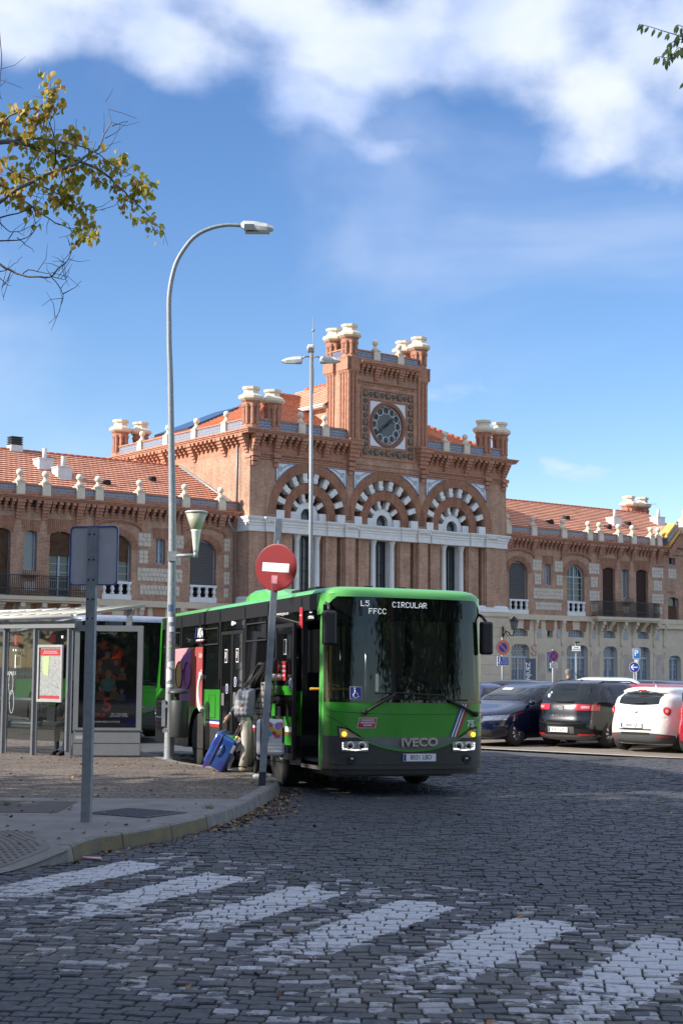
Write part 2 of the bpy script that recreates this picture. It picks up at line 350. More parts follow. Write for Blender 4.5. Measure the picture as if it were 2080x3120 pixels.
def roof_slope(name, a, b, c, d, parent=B, row=0.36):
    """stepped courses of tiles on quad: a-b eave, d-c ridge (a->d, b->c going up)"""
    a, b, c, d = map(Vector, (a, b, c, d)); n = max(2, int((d-a).length/row)); mid = ((d+c)/2 - (a+b)/2)
    nrm = (b-a).cross(d-a).normalized()
    if nrm.z < 0: nrm = -nrm
    vs = []; fs = []; rc = []
    for i in range(n):
        p, q = a.lerp(d, i/n), b.lerp(c, i/n); p2, q2 = a.lerp(d, (i+1)/n), b.lerp(c, (i+1)/n)
        o = len(vs); vs += [p, q, p+nrm*0.075, q+nrm*0.075, p2+nrm*0.01, q2+nrm*0.01]
        u0, u1 = (p-a).dot((b-a).normalized()), (q-a).dot((b-a).normalized()); u2, u3 = (p2-a).dot((b-a).normalized()), (q2-a).dot((b-a).normalized())
        off = 0.0
        rc += [(u0, i*row-0.02, 0), (u1, i*row-0.02, 0), (u0, i*row+.03, 0), (u1, i*row+.03, 0), (u2, (i+1)*row-.03, 0), (u3, (i+1)*row-.03, 0)]
        fs += [(o, o+1, o+3, o+2), (o+2, o+3, o+5, o+4)]
    mb = MB(); mb.add(vs, fs); ob = mb.build(name, ROOF, parent)
    at_ = ob.data.attributes.new('rc', 'FLOAT_VECTOR', 'POINT'); at_.data.foreach_set('vector', [x for r in rc for x in r])
    return ob
def ridge(mb, p, q, r=0.11):
    mb.piece(); p, q = Vector(p), Vector(q); n = max(1, int((q-p).length/0.42))
    for i in range(n):
        mb.tube([p.lerp(q, i/n), p.lerp(q, (i+1.04)/n)], [r*1.08, r*0.92], 7)
FLUES = {1: ((25.5, 0.46), (31.7, 0.64)), -1: ((20.5, 0.56), (19.9, 0.38))}
VENTS = {1: ((17.7, .3), (20.6, .5), (23.7, .3), (27.2, .5)), -1: ((17.5, .28), (13.8, .5))}
HW = 10.1; DEP = 16.3           # hall half width, depth
ZB0, ZB1 = 9.4, 10.25           # white entablature band
# ---- hall: front wall with arch recesses
hall = MB()
BC = (-5.73, 0.0, 5.73); ZS = 10.54; RO_ = 2.53
lowopen = []
for c in BC: lowopen.append([(c-2.47, 5.6), (c+2.47, 5.6), (c+2.47, 9.42), (c-2.47, 9.42)])
up = []
for c in BC: up.append([(c-RO_, 10.26), (c+RO_, 10.26), (c+RO_, ZS)] + arc(c, ZS, RO_, 0, pi, 40)[1:])
hall.slab([(-HW, 0), (HW, 0), (HW, 14.0), (-HW, 14.0)], 0, 1.45, lowopen + up, mr=0, sides=False)
hall.poly([(-HW,0,0), (-HW,0,14), (-HW,DEP,14), (-HW,DEP,0)]); hall.poly([(HW,0,0), (HW,DEP,0), (HW,DEP,14), (HW,0,14)])
hall.poly([(-HW,DEP,0), (-HW,DEP,14), (HW,DEP,14), (HW,DEP,0)])
for c in BC: hall.box(c-2.47, c+2.47, 1.0, 1.2, 5.6, 9.42)          # back wall of the lower recess
walls_hall = hall.build('wall', BRICK, B)
# cornice wall above (between string course and parapet)
def ring(mb, r0, r1, w0, w1, cx, cz, a0=0, a1=pi, n=48, stilt=0.0, m=0):
    pts_o = arc(cx, cz, r1, a0, a1, n); pts_i = arc(cx, cz, r0, a0, a1, n)
    if stilt: pts_o = [(cx+r1, cz-stilt)] + pts_o + [(cx-r1, cz-stilt)]; pts_i = [(cx+r0, cz-stilt)] + pts_i + [(cx-r0, cz-stilt)]
    k = len(pts_o); vs = []
    for w, pp in ((w0, pts_o), (w0, pts_i), (w1, pts_o), (w1, pts_i)): vs += [(a, w, b) for a, b in pp]
    fs = []
    for i in range(k-1):
        fs += [(i, i+1, k+i+1, k+i), (k+i, k+i+1, 3*k+i+1, 3*k+i), (i, 2*k+i, 2*k+i+1, i+1)]
    fs += [(0, k, 3*k, 2*k), (k-1, 3*k-1, 4*k-1, 2*k-1)]
    mb.add(vs, fs, m)
def radial_bricks(mb, cx, cz, r0, r1, w, n, a0=0, a1=pi, m=0, g=0.02):
    """thin raised radial brick courses so the arch reads as radiating voussoirs"""
    for i in range(n):
        t0 = a0+(a1-a0)*(i+0.12)/n; t1 = a0+(a1-a0)*(i+0.88)/n
        vs = [(cx+r*cos(t), w, cz+r*sin(t)) for r in (r0, r1) for t in (t0, t1)]
        vs2 = [(x, w-g, z) for x, _, z in vs]; vs = vs + vs2
        mb.add(vs, [(4,5,7,6), (0,1,5,4), (2,6,7,3), (0,4,6,2), (1,3,7,5)], m)
for bi, c in enumerate(BC):
    a = thing('arch', None, None); a.parent = B
    b1 = MB(); radial_bricks(b1, c, ZS, RO_+0.01, 3.08, -0.004, 64, radians(-2), radians(182)); b1.build('brick_arch', BRICKR, a)
    v = MB(); v.slab(rect(c-2.53, c+2.53, 10.26, 13.1), 1.44, 1.5, sides=False); v.build('recess_wall', mat('recess_shade_brown', (0.16,0.12,0.10), 0.9), a) if bi == 0 else v.build('recess_wall', bpy.data.materials['recess_shade_brown'], a)  # brown darker than the brick, paints in the deep shade of the recess
    b2 = MB(); ring(b2, 1.33, 1.93, 0.20, 1.42, c, ZS, stilt=0.28); radial_bricks(b2, c, ZS, 1.345, 1.915, 0.199, 48); b2.build('inner_brick_arch', BRICKR, a)
    w = MB()
    def block(mb, r0, r1, t, hw_, w0, w1):
        """profiled voussoir"""
        prof = [(r0, 0.02), (r0+(r1-r0)*0.25, -0.03), (r0+(r1-r0)*0.45, 0.03), (r0+(r1-r0)*0.75, -0.02), (r1, 0.0)]
        vs = []
        for r, dw in prof:
            for s_ in (-1, 1):
                for ww in (w0+dw, w1):
                    h = hw_*(0.9+0.14*(r-r0)/(r1-r0)); vs.append((c + r*cos(t) - s_*h*sin(t), ww, ZS + r*sin(t) + s_*h*cos(t)))
        fs = []
        for i in range(len(prof)-1):
            o = i*4; fs += [(o, o+2, o+6, o+4), (o, o+4, o+5, o+1), (o+2, o+3, o+7, o+6)]
        fs += [(0, 1, 3, 2), (len(vs)-4, len(vs)-2, len(vs)-1, len(vs)-3)]
        mb.add(vs, fs)
    for k in range(1, 9): w.piece(); block(w, 1.94, 2.52, pi*k/9, 0.160, 0.05, 0.60)
    for s_ in (-1, 1):
        w.piece().box(c+s_*1.94, c+s_*2.51, -0.03, 0.74, 10.26, 10.72)
    for k in range(1, 5): w.piece(); block(w, 0.80, 1.33, pi*k/5, 0.120, 0.30, 0.70)
    for s_ in (-1, 1): w.piece().box(c+s_*0.80, c+s_*1.32, 0.28, 0.74, 10.26, 10.72)
    w.build('voussoir', WHITE, a)
    w2 = MB(); ring(w2, 0.44, 0.80, 0.42, 1.0, c, ZS, stilt=0.28, n=24); w2.build('window_surround', WHITE, a)
    g = MB(); g.slab(rect(c-0.45, c+0.45, 10.26, 11.02), 0.70, 0.72); g.build('fanlight_pane', PANE, a)
    fr = MB()
    for k in range(1, 6): fr.tube([(c+0.16*cos(pi*k/6), 0.68, ZS+0.16*sin(pi*k/6)), (c+0.43*cos(pi*k/6), 0.68, ZS+0.43*sin(pi*k/6))], 0.014, 5)
    fr.tube([(x, 0.68, z) for x, z in arc(c, ZS, 0.17, 0, pi, 12)], 0.014, 5); fr.build('glazing_bar', IRON, a)
    # spandrel tiles
    tl = MB(); fl = MB()
    for s_ in (-1, 1):
        ue, zt, zb = 2.56, 13.47, 12.2; rr = 3.12
        z_at = lambda u: ZS + sqrt(max(0, rr*rr-u*u))
        pts = [(ue, zt)] + [(u, z_at(u)) for u in [sqrt(rr*rr-(zt-ZS)**2)+(ue-sqrt(rr*rr-(zt-ZS)**2))*i/10 for i in range(11)]]
        P2 = [(c+s_*u, z) for u, z in pts]; fl.piece(); tl.piece().slab(P2, -0.03, 0.0)
        # rope border + scroll
        edge = [(c+s_*x, -0.035, z) for x, z in pts]; fl.tube(edge + [edge[0]], 0.035, 4)
        sc = (c+s_*2.26, 13.12); fl.tube([(sc[0]+s_*(0.02+0.17*i/18)*cos(i*0.75), -0.04, sc[1]+(0.02+0.17*i/18)*sin(i*0.75)) for i in range(19)], 0.016, 4)
        fl.tube([(c+s_*2.43, -0.04, 12.95), (c+s_*2.38, -0.04, 12.75), (c+s_*2.44, -0.04, 12.5)], 0.02, 4); fl.tube([(c+s_*2.08, -0.04, 13.18), (c+s_*1.85, -0.04, 13.32), (c+s_*1.55, -0.04, 13.4)], 0.025, 4)
    tl.build('spandrel_tile', TILEW, a); fl.build('tile_scroll', mat('blue_grey_glaze', (0.22,0.25,0.36), 0.4) if bi == 0 else bpy.data.materials['blue_grey_glaze'], a)
    lt = MB()
    for s_ in (-1, 1): lt.box(c+s_*0.85, c+s_*2.62, -0.05, 0, 13.49, 13.55)
    lt.build('string_course', TERRA, a)
    # tall window between white columns
    tw = thing('window', None, None); tw.parent = B
    q = MB(); q.box(c-0.55, c+0.55, 0.86, 0.90, 5.6, 9.4); q.build('pane', PANE, tw)
    f = MB()
    for x in (-0.55, -0.02, 0.52): f.box(c+x-.0, c+x+0.035, 0.80, 0.86, 5.6, 9.4)
    for z in (6.55, 7.3, 8.05, 8.8): f.box(c-0.55, c+0.55, 0.81, 0.855, z, z+0.035)
    f.build('frame', IRON, tw)
    j = MB()
    for s_ in (-1, 1):
        j.piece().box(c+s_*0.56, c+s_*0.72, 0.55, 1.0, 5.6, 9.4)
        j.lathe([(0.24,5.6),(0.24,5.75),(0.185,5.9),(0.165,9.05),(0.20,9.1),(0.175,9.15),(0.26,9.3),(0.27,9.42)], (c+s_*0.74, 0.42, 0), 14)
    j.build('column', WHITE, tw)
# piers
pr = MB()
for c in BC:
    for s_ in (-1, 1):
        pr.piece().box(c+s_*1.22, c+s_*2.05, 0.16, 1.0, 5.6, 9.41)
        pr.box(c+s_*1.12, c+s_*2.14, 0.30, 1.0, 5.6, 9.41); pr.box(c+s_*1.02, c+s_*2.20, 0.5, 1.0, 5.6, 9.41)
for u in (-8.6, -2.865, 2.865, 8.6):
    pr.piece().box(u-0.36, u+0.36, -0.12, 0.0, 5.6, 9.41)
    for s_ in (-1, 1): pr.box(u+s_*0.40, u+s_*0.52, 0.16, 0.9, 5.6, 9.41)
pr.build('pier', BRICK, B)
# white entablature: mouldings all round the hall
band = MB()
def moulding(mb, path, zs, m=0, closed=False):
    """path of (x,y) corners, outward offset = to the left of travel ; zs profile [(offset,z)]"""
    n = len(path); offs = []
    for i in range(n):
        p = Vector(path[i]); d0 = (p-Vector(path[i-1])).normalized() if i > 0 else None; d1 = (Vector(path[i+1])-p).normalized() if i < n-1 else None
        if d0 is None: d0 = d1
        if d1 is None: d1 = d0
        n0 = Vector((d0.y, -d0.x)); n1 = Vector((d1.y, -d1.x)); b_ = (n0+n1); b_ = b_/max(1e-6, b_.dot(n0)); offs.append((p, b_))
    vs = [(p.x+b_.x*o, p.y+b_.y*o, z) for o, z in zs for p, b_ in offs]
    fs = [(i*n+k, i*n+k+1, (i+1)*n+k+1, (i+1)*n+k) for i in range(len(zs)-1) for k in range(n-1)]
    mb.add(vs, fs, m); k = len(zs)
    mb.add([(p.x+b_.x*o, p.y+b_.y*o, z) for o, z in zs for p, b_ in (offs[0], offs[-1])], [tuple(2*i for i in range(k)), tuple(2*i+1 for i in reversed(range(k)))], m)
prof = [(-0.05,ZB0),(0.06,ZB0),(0.06,9.72),(0.09,9.74),(0.09,9.86),(0.14,9.90),(0.14,10.0),(0.20,10.08),(0.24,10.16),(0.24,10.23),(0.0,10.262)]
front = [(-HW, 1.35), (-HW, 0)]
for c, last in zip(BC, (0, 0, 1)):
    if c == BC[0]: front += [(-9.0, 0), (-9.0, -0.16), (-8.2, -0.16), (-8.2, -0.02)]
    front += [(c-2.12, -0.02), (c-2.12, -0.10), (c-1.2, -0.10), (c-1.2, 0.0), (c+1.2, 0.0), (c+1.2, -0.10), (c+2.12, -0.10), (c+2.12, -0.02)]
    nx = c+2.865
    front += [(nx-0.4, -0.02), (nx-0.4, -0.16), (nx+0.4, -0.16)] + ([(nx+0.4, -0.02)] if not last else [(nx+0.4, 0)])
front += [(HW, 0), (HW, 1.35)]
moulding(band, front, prof)
for c in BC: band.box(c-2.47, c+2.47, 0.1, 1.0, ZB0-0.002, ZB0+0.1)
band.box(-9.9, 9.9, 0.25, 0.6, 10.2, 10.26)
band.build('entablature', WHITE, B)
scr = MB()
for u in [-8.6, -2.865, 2.865, 8.6] + [c+s_*1.66 for c in BC for s_ in (-1, 1)]:
    scr.piece(); y = -0.30 if abs(abs(u)-2.865) < .01 or abs(u) > 8.5 else -0.16
    for s_ in (-1, 1): scr.tube([(u+s_*(0.30-0.03*i)*1.0*(1 if i < 8 else 1), y-0.03, 10.02+0.09*sin(i*0.9)) for i in range(10)], 0.05, 5)
    scr.sphere((u, y-0.02, 10.03), 0.09, 8); scr.sphere((u+.36, y-0.0, 10.0), 0.10, 8); scr.sphere((u-.36, y-0.0, 10.0), 0.10, 8)
scr.build('scroll_ornament', WHITE, B)
# base mould of the hall and its stone ground floor
bm_ = MB(); moulding(bm_, [(-HW, 1.2), (-HW, 0), (HW, 0), (HW, 1.2)], [(0.0,5.22),(0.16,5.24),(0.16,5.36),(0.10,5.44),(0.10,5.52),(0.03,5.62),(0.0,5.66)]); bm_.build('white_base_moulding', WHITE, B)
gf = MB(); moulding(gf, [(-HW, 1.2), (-HW, -0.1), (HW, -0.1), (HW, 1.2)], [(0.0,0),(0.12,0),(0.12,0.6),(0.06,0.66)] + [(o, z) for k in range(7) for o, z in ((0.06, 0.68+0.6*k), (0.06, 1.24+0.6*k), (0.035, 1.26+0.6*k))] + [(0.1,4.95),(0.14,5.0),(0.14,5.2),(0.0,5.22)]); gf.build('ground_floor_stonework', STONE, B)
# ---- bracketed cornice: stepped corbels
def corbel(mb, u, y0, z1, hgt, wid, proj, fr, steps=4):
    """u along wall; fr = 'f' front(-y) , 'l' left(-x), 'r' right(+x)"""
    for i in range(steps):
        t0 = i/steps; t1 = (i+1)/steps; d = proj*(i+1)/steps; z0 = z1-hgt*(1-t0); zz = z1-hgt*(1-t1)
        ww = wid*(0.62+0.38*(i+1)/steps)/2
        if fr == 'f': mb.box(u-ww, u+ww, y0-d, y0, z0, zz-0.004)
        elif fr == 'l': mb.box(y0-d, y0, u-ww, u+ww, z0, zz-0.004)
        else: mb.box(y0, y0+d, u-ww, u+ww, z0, zz-0.004)
def cornice_run(mb, dk, u0, u1, y, ztop, big, fr, gap=0.44, proj=0.55, hs=0.62, hb=1.05, dent=True):
    """ztop = underside of the shelf"""
    def bx(a, b_, d0, d1, z0, z1, m=0, t=mb):
        if fr == 'f': t.box(a, b_, y-d1, y-d0, z0, z1, m)
        elif fr == 'l': t.box(y-d1, y-d0, a, b_, z0, z1, m)
        else: t.box(y+d0, y+d1, a, b_, z0, z1, m)
    for b_ in big: corbel(mb, b_, y, ztop, hb, 0.46, proj, fr, 6)
    allp = sorted(big)
    marks = [u0-0.23] + [b_ for b_ in allp if u0 <= b_ <= u1] + [u1+0.23]
    for a, b_ in zip(marks[:-1], marks[1:]):
        L_ = b_-a-0.46
        if L_ < 0.35: continue
        n = max(1, round(L_/gap)-0); 
        for k in range(n):
            p = a+0.23+L_*(k+0.5)/n
            corbel(mb, p, y, ztop, hs, 0.19, proj*0.86, fr, 4)
            bx(p-0.11, p+0.11, 0, proj*0.95, ztop-0.16, ztop-0.01)
    bx(u0, u1, 0, 0.05, ztop-0.42, ztop-0.36)
    bx(u0, u1, 0, 0.02, ztop-0.36, ztop+0.0, 0, dk)  # black strip between the corbels paints in the shade under the shelf
    if dent:
        zz = ztop-hb-0.10
        n = int((u1-u0)/0.16)
        for k in range(n): bx(u0+0.16*k+0.02, u0+0.16*k+0.10, 0, 0.09, zz, zz+0.08)
        bx(u0, u1, 0, 0.11, zz+0.08, zz+0.14); bx(u0, u1, 0, 0.05, zz-0.10, zz-0.04)
TB = [-9.85, -8.35, -6.55, -4.79]; BIGF = TB + [-t for t in TB]
cn = MB(); dk = MB()
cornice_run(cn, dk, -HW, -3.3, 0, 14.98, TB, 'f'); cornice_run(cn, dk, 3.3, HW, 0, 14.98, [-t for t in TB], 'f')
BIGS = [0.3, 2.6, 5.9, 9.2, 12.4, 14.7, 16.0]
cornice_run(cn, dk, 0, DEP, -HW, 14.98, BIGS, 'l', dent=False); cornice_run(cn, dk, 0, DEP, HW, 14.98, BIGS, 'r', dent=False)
for u in (-9.85, -8.35, -2.87, 2.87, 8.35, 9.85):     # long pendants
    cn.piece()
    for k in range(3): cn.box(u-0.26+0.05*k, u+0.26-0.05*k, -0.30+0.08*k, 0, 13.92-0.26*k-0.22, 13.92-0.26*k)
for PATH_ in ([(-HW, DEP), (-HW, 0), (-3.25, 0)], [(3.25, 0), (HW, 0), (HW, DEP)]):
    cn.piece(); moulding(cn, PATH_, [(0.0,14.97),(0.50,14.98),(0.50,15.05),(0.56,15.07),(0.56,15.14),(0.62,15.16),(0.62,15.24),(0.0,15.30)])
moulding(cn, [(-HW, 0.5), (-HW, 0), (HW, 0), (HW, 0.5)], [(0.0,13.60),(0.06,13.61),(0.06,13.67),(0.0,13.68)])
cn.box(-HW+.004, HW-.004, 0.004, DEP-.004, 13.95, 15.26)
cn.build('cornice', TERRA, B); dk.build('cornice_void_shade', IRON, B)
# parapet with tile band
pp = MB(); pt = MB(); ppc = MB()
def parapet(pts, z0, z1, cap=0.09, th=0.3, brick=0.0):
    for (x0, y0), (x1, y1) in zip(pts[:-1], pts[1:]):
        pp.piece(); pt.piece(); xa, xb = min(x0, x1), max(x0, x1); ya, yb = min(y0, y1), max(y0, y1)
        pt.box(xa-th/2, xb+th/2, ya-th/2, yb+th/2, z0+brick, z1-cap)
        if brick: pp.box(xa-th/2-.01, xb+th/2+.01, ya-th/2-.01, yb+th/2+.01, z0, z0+brick)
        pp.box(xa-th/2-0.05, xb+th/2+0.05, ya-th/2-0.05, yb+th/2+0.05, z1-cap, z1)
parapet([(-9.8, 0.12), (-3.3, 0.12)], 15.27, 15.95, brick=0.08); parapet([(3.3, 0.12), (9.8, 0.12)], 15.27, 15.95, brick=0.08)
parapet([(-10.0, 0.4), (-10.0, DEP-.3)], 15.27, 15.95, brick=0.08); parapet([(10.0, 0.4), (10.0, DEP-.3)], 15.27, 15.95, brick=0.08)
# ---- turrets (octagonal clustered columns with stone caps) and ball finials
def turret(u, w, z0, zc, capz, k=1.0):
    t = thing('turret', None, None); t.parent = B
    s = MB(); r = 0.47*k
    s.lathe([(r*1.12, z0), (r*1.12, z0+0.12), (r*0.97, z0+0.3)], (u, w, 0), 8, smooth=False, ang=pi/8)
    s.lathe([(r*0.78, z0+0.25), (r*0.78, zc-0.3)], (u, w, 0), 8, smooth=False, ang=pi/8)
    for q in range(8):
        a = pi/8 + q*pi/4; s.lathe([(0.125*k, z0+0.28), (0.125*k, zc-0.42), (0.16*k, zc-0.36), (0.17*k, zc-0.2)], (u+r*0.86*cos(a), w+r*0.86*sin(a), 0), 6, smooth=False)
    s.lathe([(r*0.85, zc-0.42), (r*1.08, zc-0.26), (r*1.08, zc-0.12), (r*1.3, zc)], (u, w, 0), 8, smooth=False, ang=pi/8)
    s.build('shaft', TERRA, t)
    c = MB(); c.lathe([(r*1.25, zc-0.02), (r*1.58, zc+0.10), (r*1.60, zc+0.24), (r*1.45, zc+0.30), (r*1.05, zc+0.40), (r*0.92, zc+0.50), (r*0.90, zc+0.62), (r*1.12, zc+0.66), (r*1.14, zc+0.80), (0.01, zc+0.90)], (u, w, 0), 8, smooth=False, ang=pi/8)
    c.build('cap', CREAM, t); return t
for u in (-9.88, -8.38, 8.38, 9.88): turret(u, 0.3, 15.27, 16.92, 17.7)
for u in (-9.9, -8.4): turret(u, 15.5, 15.27, 16.92, 17.7)
for u in (-2.78, 2.78):
    turret(u, 0.22, 20.32, 21.62, 22.4); turret(u, 1.75, 20.32, 21.62, 22.4)
def finial(u, w, z, h=0.62, k=1.0, rz=0):
    f = MB(); b_ = 0.235*k
    f.box(u-b_, u+b_, w-b_, w+b_, z, z+h*0.5); f.box(u-b_*0.97, u+b_*0.97, w-b_*0.97, w+b_*0.97, z+h*0.5, z+h)
    f.box(u-b_*1.1, u+b_*1.1, w-b_*1.1, w+b_*1.1, z+h, z+h+0.05)
    s = h+0.05
    f.lathe([(b_*1.25, z+s), (b_*0.62, z+s+0.16), (b_*0.42, z+s+0.26), (b_*0.40, z+s+0.33), (b_*0.5, z+s+0.35)], (u, w, 0), 14)
    f.sphere((u, w, z+s+0.49), 0.19, 16)
    return f.build('ball_finial', CREAM, B)
for u in (-6.54, -4.79, 4.79, 6.54): finial(u, 0.05, 15.28)
for s in (2.6, 5.9, 9.2, 12.4): finial(-10.05, s, 15.28)
for u in (-0.95, 0.95): finial(u, 0.0, 20.36)
# ---- clock tower
tw = MB(); hx = 3.1; td = 2.1
tw.slab([(-hx, 13.9), (hx, 13.9), (hx, 20.36), (-hx, 20.36)], -0.06, 0.10, [arc(0, 16.5, 1.40, 0, 2*pi, 48)[:-1]], sides=False)
tw.box(-hx, hx, 0.5, td, 13.9, 20.36); tw.poly([(-hx,-0.06,13.9), (-hx,-0.06,20.36), (-hx,0.5,20.36), (-hx,0.5,13.9)]); tw.poly([(hx,-0.06,13.9), (hx,0.5,13.9), (hx,0.5,20.36), (hx,-0.06,20.36)])
tw.build('tower_wall', BRICK, B)
ts = MB()
for u in (-2.78, 2.78):      # clustered shafts on front corners and flanks
    ts.piece()
    for dx in (-0.28, 0.0, 0.28): ts.lathe([(0.12, 15.3), (0.12, 19.35), (0.17, 19.5), (0.2, 19.6)], (u+dx, -0.10, 0), 8, smooth=False)
    sx = 1 if u > 0 else -1
    for y in (0.1, 0.38, 0.66, 1.35, 1.63, 1.9): ts.lathe([(0.12, 15.3), (0.12, 19.35), (0.17, 19.5), (0.2, 19.6)], (sx*hx, y, 0), 8, smooth=False)
    ts.box(u-0.46, u+0.46, -0.26, 0.0, 19.6, 20.34); ts.box(sx*(hx-0.1), sx*(hx+0.2), -0.26, 0.85, 19.6, 20.34); ts.box(sx*(hx-0.1), sx*(hx+0.2), 1.2, td+0.1, 19.6, 20.34)
    for k in range(5): ts.box(u-0.50+0.05*k, u+0.50-0.05*k, -0.62+0.09*k, 0, 15.24-0.24*(k+1), 15.24-0.24*k-0.004)
    ts.box(u-0.56, u+0.56, -0.66, 0, 15.24, 15.34)
ts.build('clustered_shaft', TERRA, B)
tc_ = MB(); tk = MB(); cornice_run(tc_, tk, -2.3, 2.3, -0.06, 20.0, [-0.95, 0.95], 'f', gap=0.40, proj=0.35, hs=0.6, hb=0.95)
moulding(tc_, [(-2.35, 0), (2.35, 0)], [(0.0,20.0),(0.42,20.02),(0.42,20.1),(0.50,20.12),(0.50,20.28),(0.0,20.32)])
tc_.box(-hx-.22, hx+.22, -0.28, td+0.15, 20.33, 20.40)
for z in (18.62, 14.38):
    tc_.box(-2.1, 2.1, -0.14, -0.05, z-0.05, z+0.03)
for s_ in (-1, 1): tc_.box(s_*2.02, s_*2.10, -0.14, -0.05, 14.42, 18.6); tc_.box(s_*1.50, s_*1.56, -0.12, -0.05, 15.0, 18.0)
for z in (15.0, 18.0): tc_.box(-1.54, 1.54, -0.12, -0.05, z-0.03, z+0.03)
tc_.build('tower_cornice', TERRA, B); tk.build('cornice_void_shade', IRON, B)
parapet([(-2.3, 0.05), (2.3, 0.05)], 20.4, 20.95); parapet([(-2.7, td-.1), (2.7, td-.1)], 20.4, 20.95); parapet([(-3.0, .3), (-3.0, td-.2)], 20.4, 20.95); parapet([(3.0, .3), (3.0, td-.2)], 20.4, 20.95)
# medallion border
md = MB(); mg = MB()
GREENG = mat('bottle_glaze', (0.06,0.075,0.045), 0.3)
cells = []
for i in range(9):
    for j in range(9):
        if i in (0, 8) or j in (0, 8): cells.append((i, j))
for i, j in cells:
    md.piece(); u, z = -1.79+i*0.4475, 14.72+j*0.4475; mm_ = (i+j) % 2
    md.box(u-0.185, u+0.185, -0.10, -0.05, z-0.185, z+0.185, mm_)
    md.lathe([(0.17, 0), (0.16, -0.05), (0.12, -0.03)], (u, -0.10, z), 10, 0, ax='y')
    for q in range(6):
        a = q*pi/3; md.sphere((u+0.095*cos(a), -0.135, z+0.095*sin(a)), 0.034, 6, 2 if mm_ else 1)
    md.sphere((u, -0.14, z), 0.045, 6, 1)
md.build('medallion', [mat('brown_relief', (0.15,0.085,0.055), 0.7), mat('grey_relief', (0.30,0.27,0.23), 0.6), GREENG], B)
# clock
ck = thing('clock', None, None); ck.parent = B
q = MB()
for s1 in (-1, 1):
    for s2 in (-1, 1):
        pts = [(s1*1.36, s2*1.36)] + [(s1*1.405*cos(t), s2*1.405*sin(t)) for t in [radians(14)+radians(62)*i/8 for i in range(9)]]
        pts = [(s1*1.38, s2*1.38), (s1*1.38, s2*0.52)] + [(s1*1.46*cos(t), s2*1.46*sin(t)) for t in [radians(21)+radians(48)*i/8 for i in range(9)]] + [(s1*0.52, s2*1.38)]
        q.piece().slab([(a, b_+16.5) for a, b_ in pts], -0.10, -0.05)
q.build('corner_tile', TILEW, ck)
q = MB(); ring(q, 1.24, 1.40, -0.10, 0.16, 0, 16.5, 0, 2*pi, 64); radial_bricks(q, 0, 16.5, 1.20, 1.36, -0.10, 44, 0, 2*pi, 0, 0.03); q.build('brick_surround', mat('plum_brick', (0.24,0.11,0.085), 0.8), ck)
q = MB(); ring(q, 0.01, 1.26, 0.14, 0.16, 0, 16.5, 0, 2*pi, 64); q.build('dial', mat('slate_dial', (0.085,0.10,0.11), 0.45, var=0.12), ck)
q = MB()
for t in range(12):
    a = t*pi/6; q.tube([(0.93*sin(a)+0.235*cos(b_), 0.10, 16.5+0.93*cos(a)+0.235*sin(b_)) for b_ in [2*pi*k/20 for k in range(21)]], 0.024, 5, cap=False)
q.tube([(1.20*cos(2*pi*k/64), 0.10, 16.5+1.19*sin(2*pi*k/64)) for k in range(65)], 0.03, 5, cap=False)
q.build('numeral_ring', mat('pale_dial_ring', (0.62,0.64,0.66), 0.5), ck)
q = MB()
for t in range(12):
    a = t*pi/6; q.piece().lathe([(0.205, 0.12), (0.205, 0.125)], (0.93*sin(a), 0, 16.5+0.93*cos(a)), 20, ax='y')
q.build('numeral_disc', mat('dark_dial_disc', (0.10,0.12,0.14), 0.5), ck)
NUM = mat('black_numeral', (0.006,0.006,0.008), 0.4, var=0)
for t in range(1, 13):
    a = t*pi/6; text('numeral', str(t), 0.36, NUM, ck, face_y(0.93*sin(a), 0.10, 16.5+0.93*cos(a)), 0.01, bold=0.008)
def hand(ang, L_, w_):
    h = MB(); d = (sin(ang), cos(ang)); n_ = (cos(ang), -sin(ang))
    P = [(-0.28, 0.04), (0, 0.07), (L_*0.35, 0.045), (L_*0.55, 0.10), (L_*0.72, 0.045), (L_, 0.008)]
    pts = [(d[0]*a+n_[0]*b_*w_, 16.5+d[1]*a+n_[1]*b_*w_) for a, b_ in P] + [(d[0]*a-n_[0]*b_*w_, 16.5+d[1]*a-n_[1]*b_*w_) for a, b_ in reversed(P)]
    h.slab(pts, 0.05, 0.075, back=True); return h.build('clock_hand', NUM, ck)
hand(radians(52), 0.82, 1.25); hand(radians(231), 1.1, 1.0)
# ---- roofs
roof_slope('roof', (-9.7, 0.55, 15.75), (9.7, 0.55, 15.75), (5.0, 7.6, 19.25), (-2.9, 7.6, 19.25))
roof_slope('roof', (-9.7, 15.9, 15.75), (-9.7, 0.55, 15.75), (-2.9, 7.6, 19.25), (-2.9, 8.6, 19.25))
roof_slope('roof', (9.7, 0.55, 15.75), (9.7, 15.9, 15.75), (5.0, 8.6, 19.25), (5.0, 7.6, 19.25))
roof_slope('roof', (9.7, 15.9, 15.75), (-9.7, 15.9, 15.75), (-2.9, 8.6, 19.25), (5.0, 8.6, 19.25))
roof_slope('roof', (-3.35, 1.8, 17.72), (-3.35, 7.0, 17.72), (0.0, 9.5, 19.9), (0.0, 1.8, 19.9)); roof_slope('roof', (3.35, 1.8, 17.72), (3.35, 7.0, 17.72), (0.0, 9.5, 19.9), (0.0, 1.8, 19.9))
cw = MB(); cw.box(-2.95, 2.95, 1.9, 7.0, 15.7, 17.7); cw.build('wall', BRICK, B)
wf = MB(); wf.tube([(-3.42, 1.9, 17.70), (-3.42, 6.6, 17.70)], 0.09, 6); wf.box(-3.45, -2.9, 2.0, 6.2, 17.58, 17.68); wf.build('white_gutter', WHITE, B)
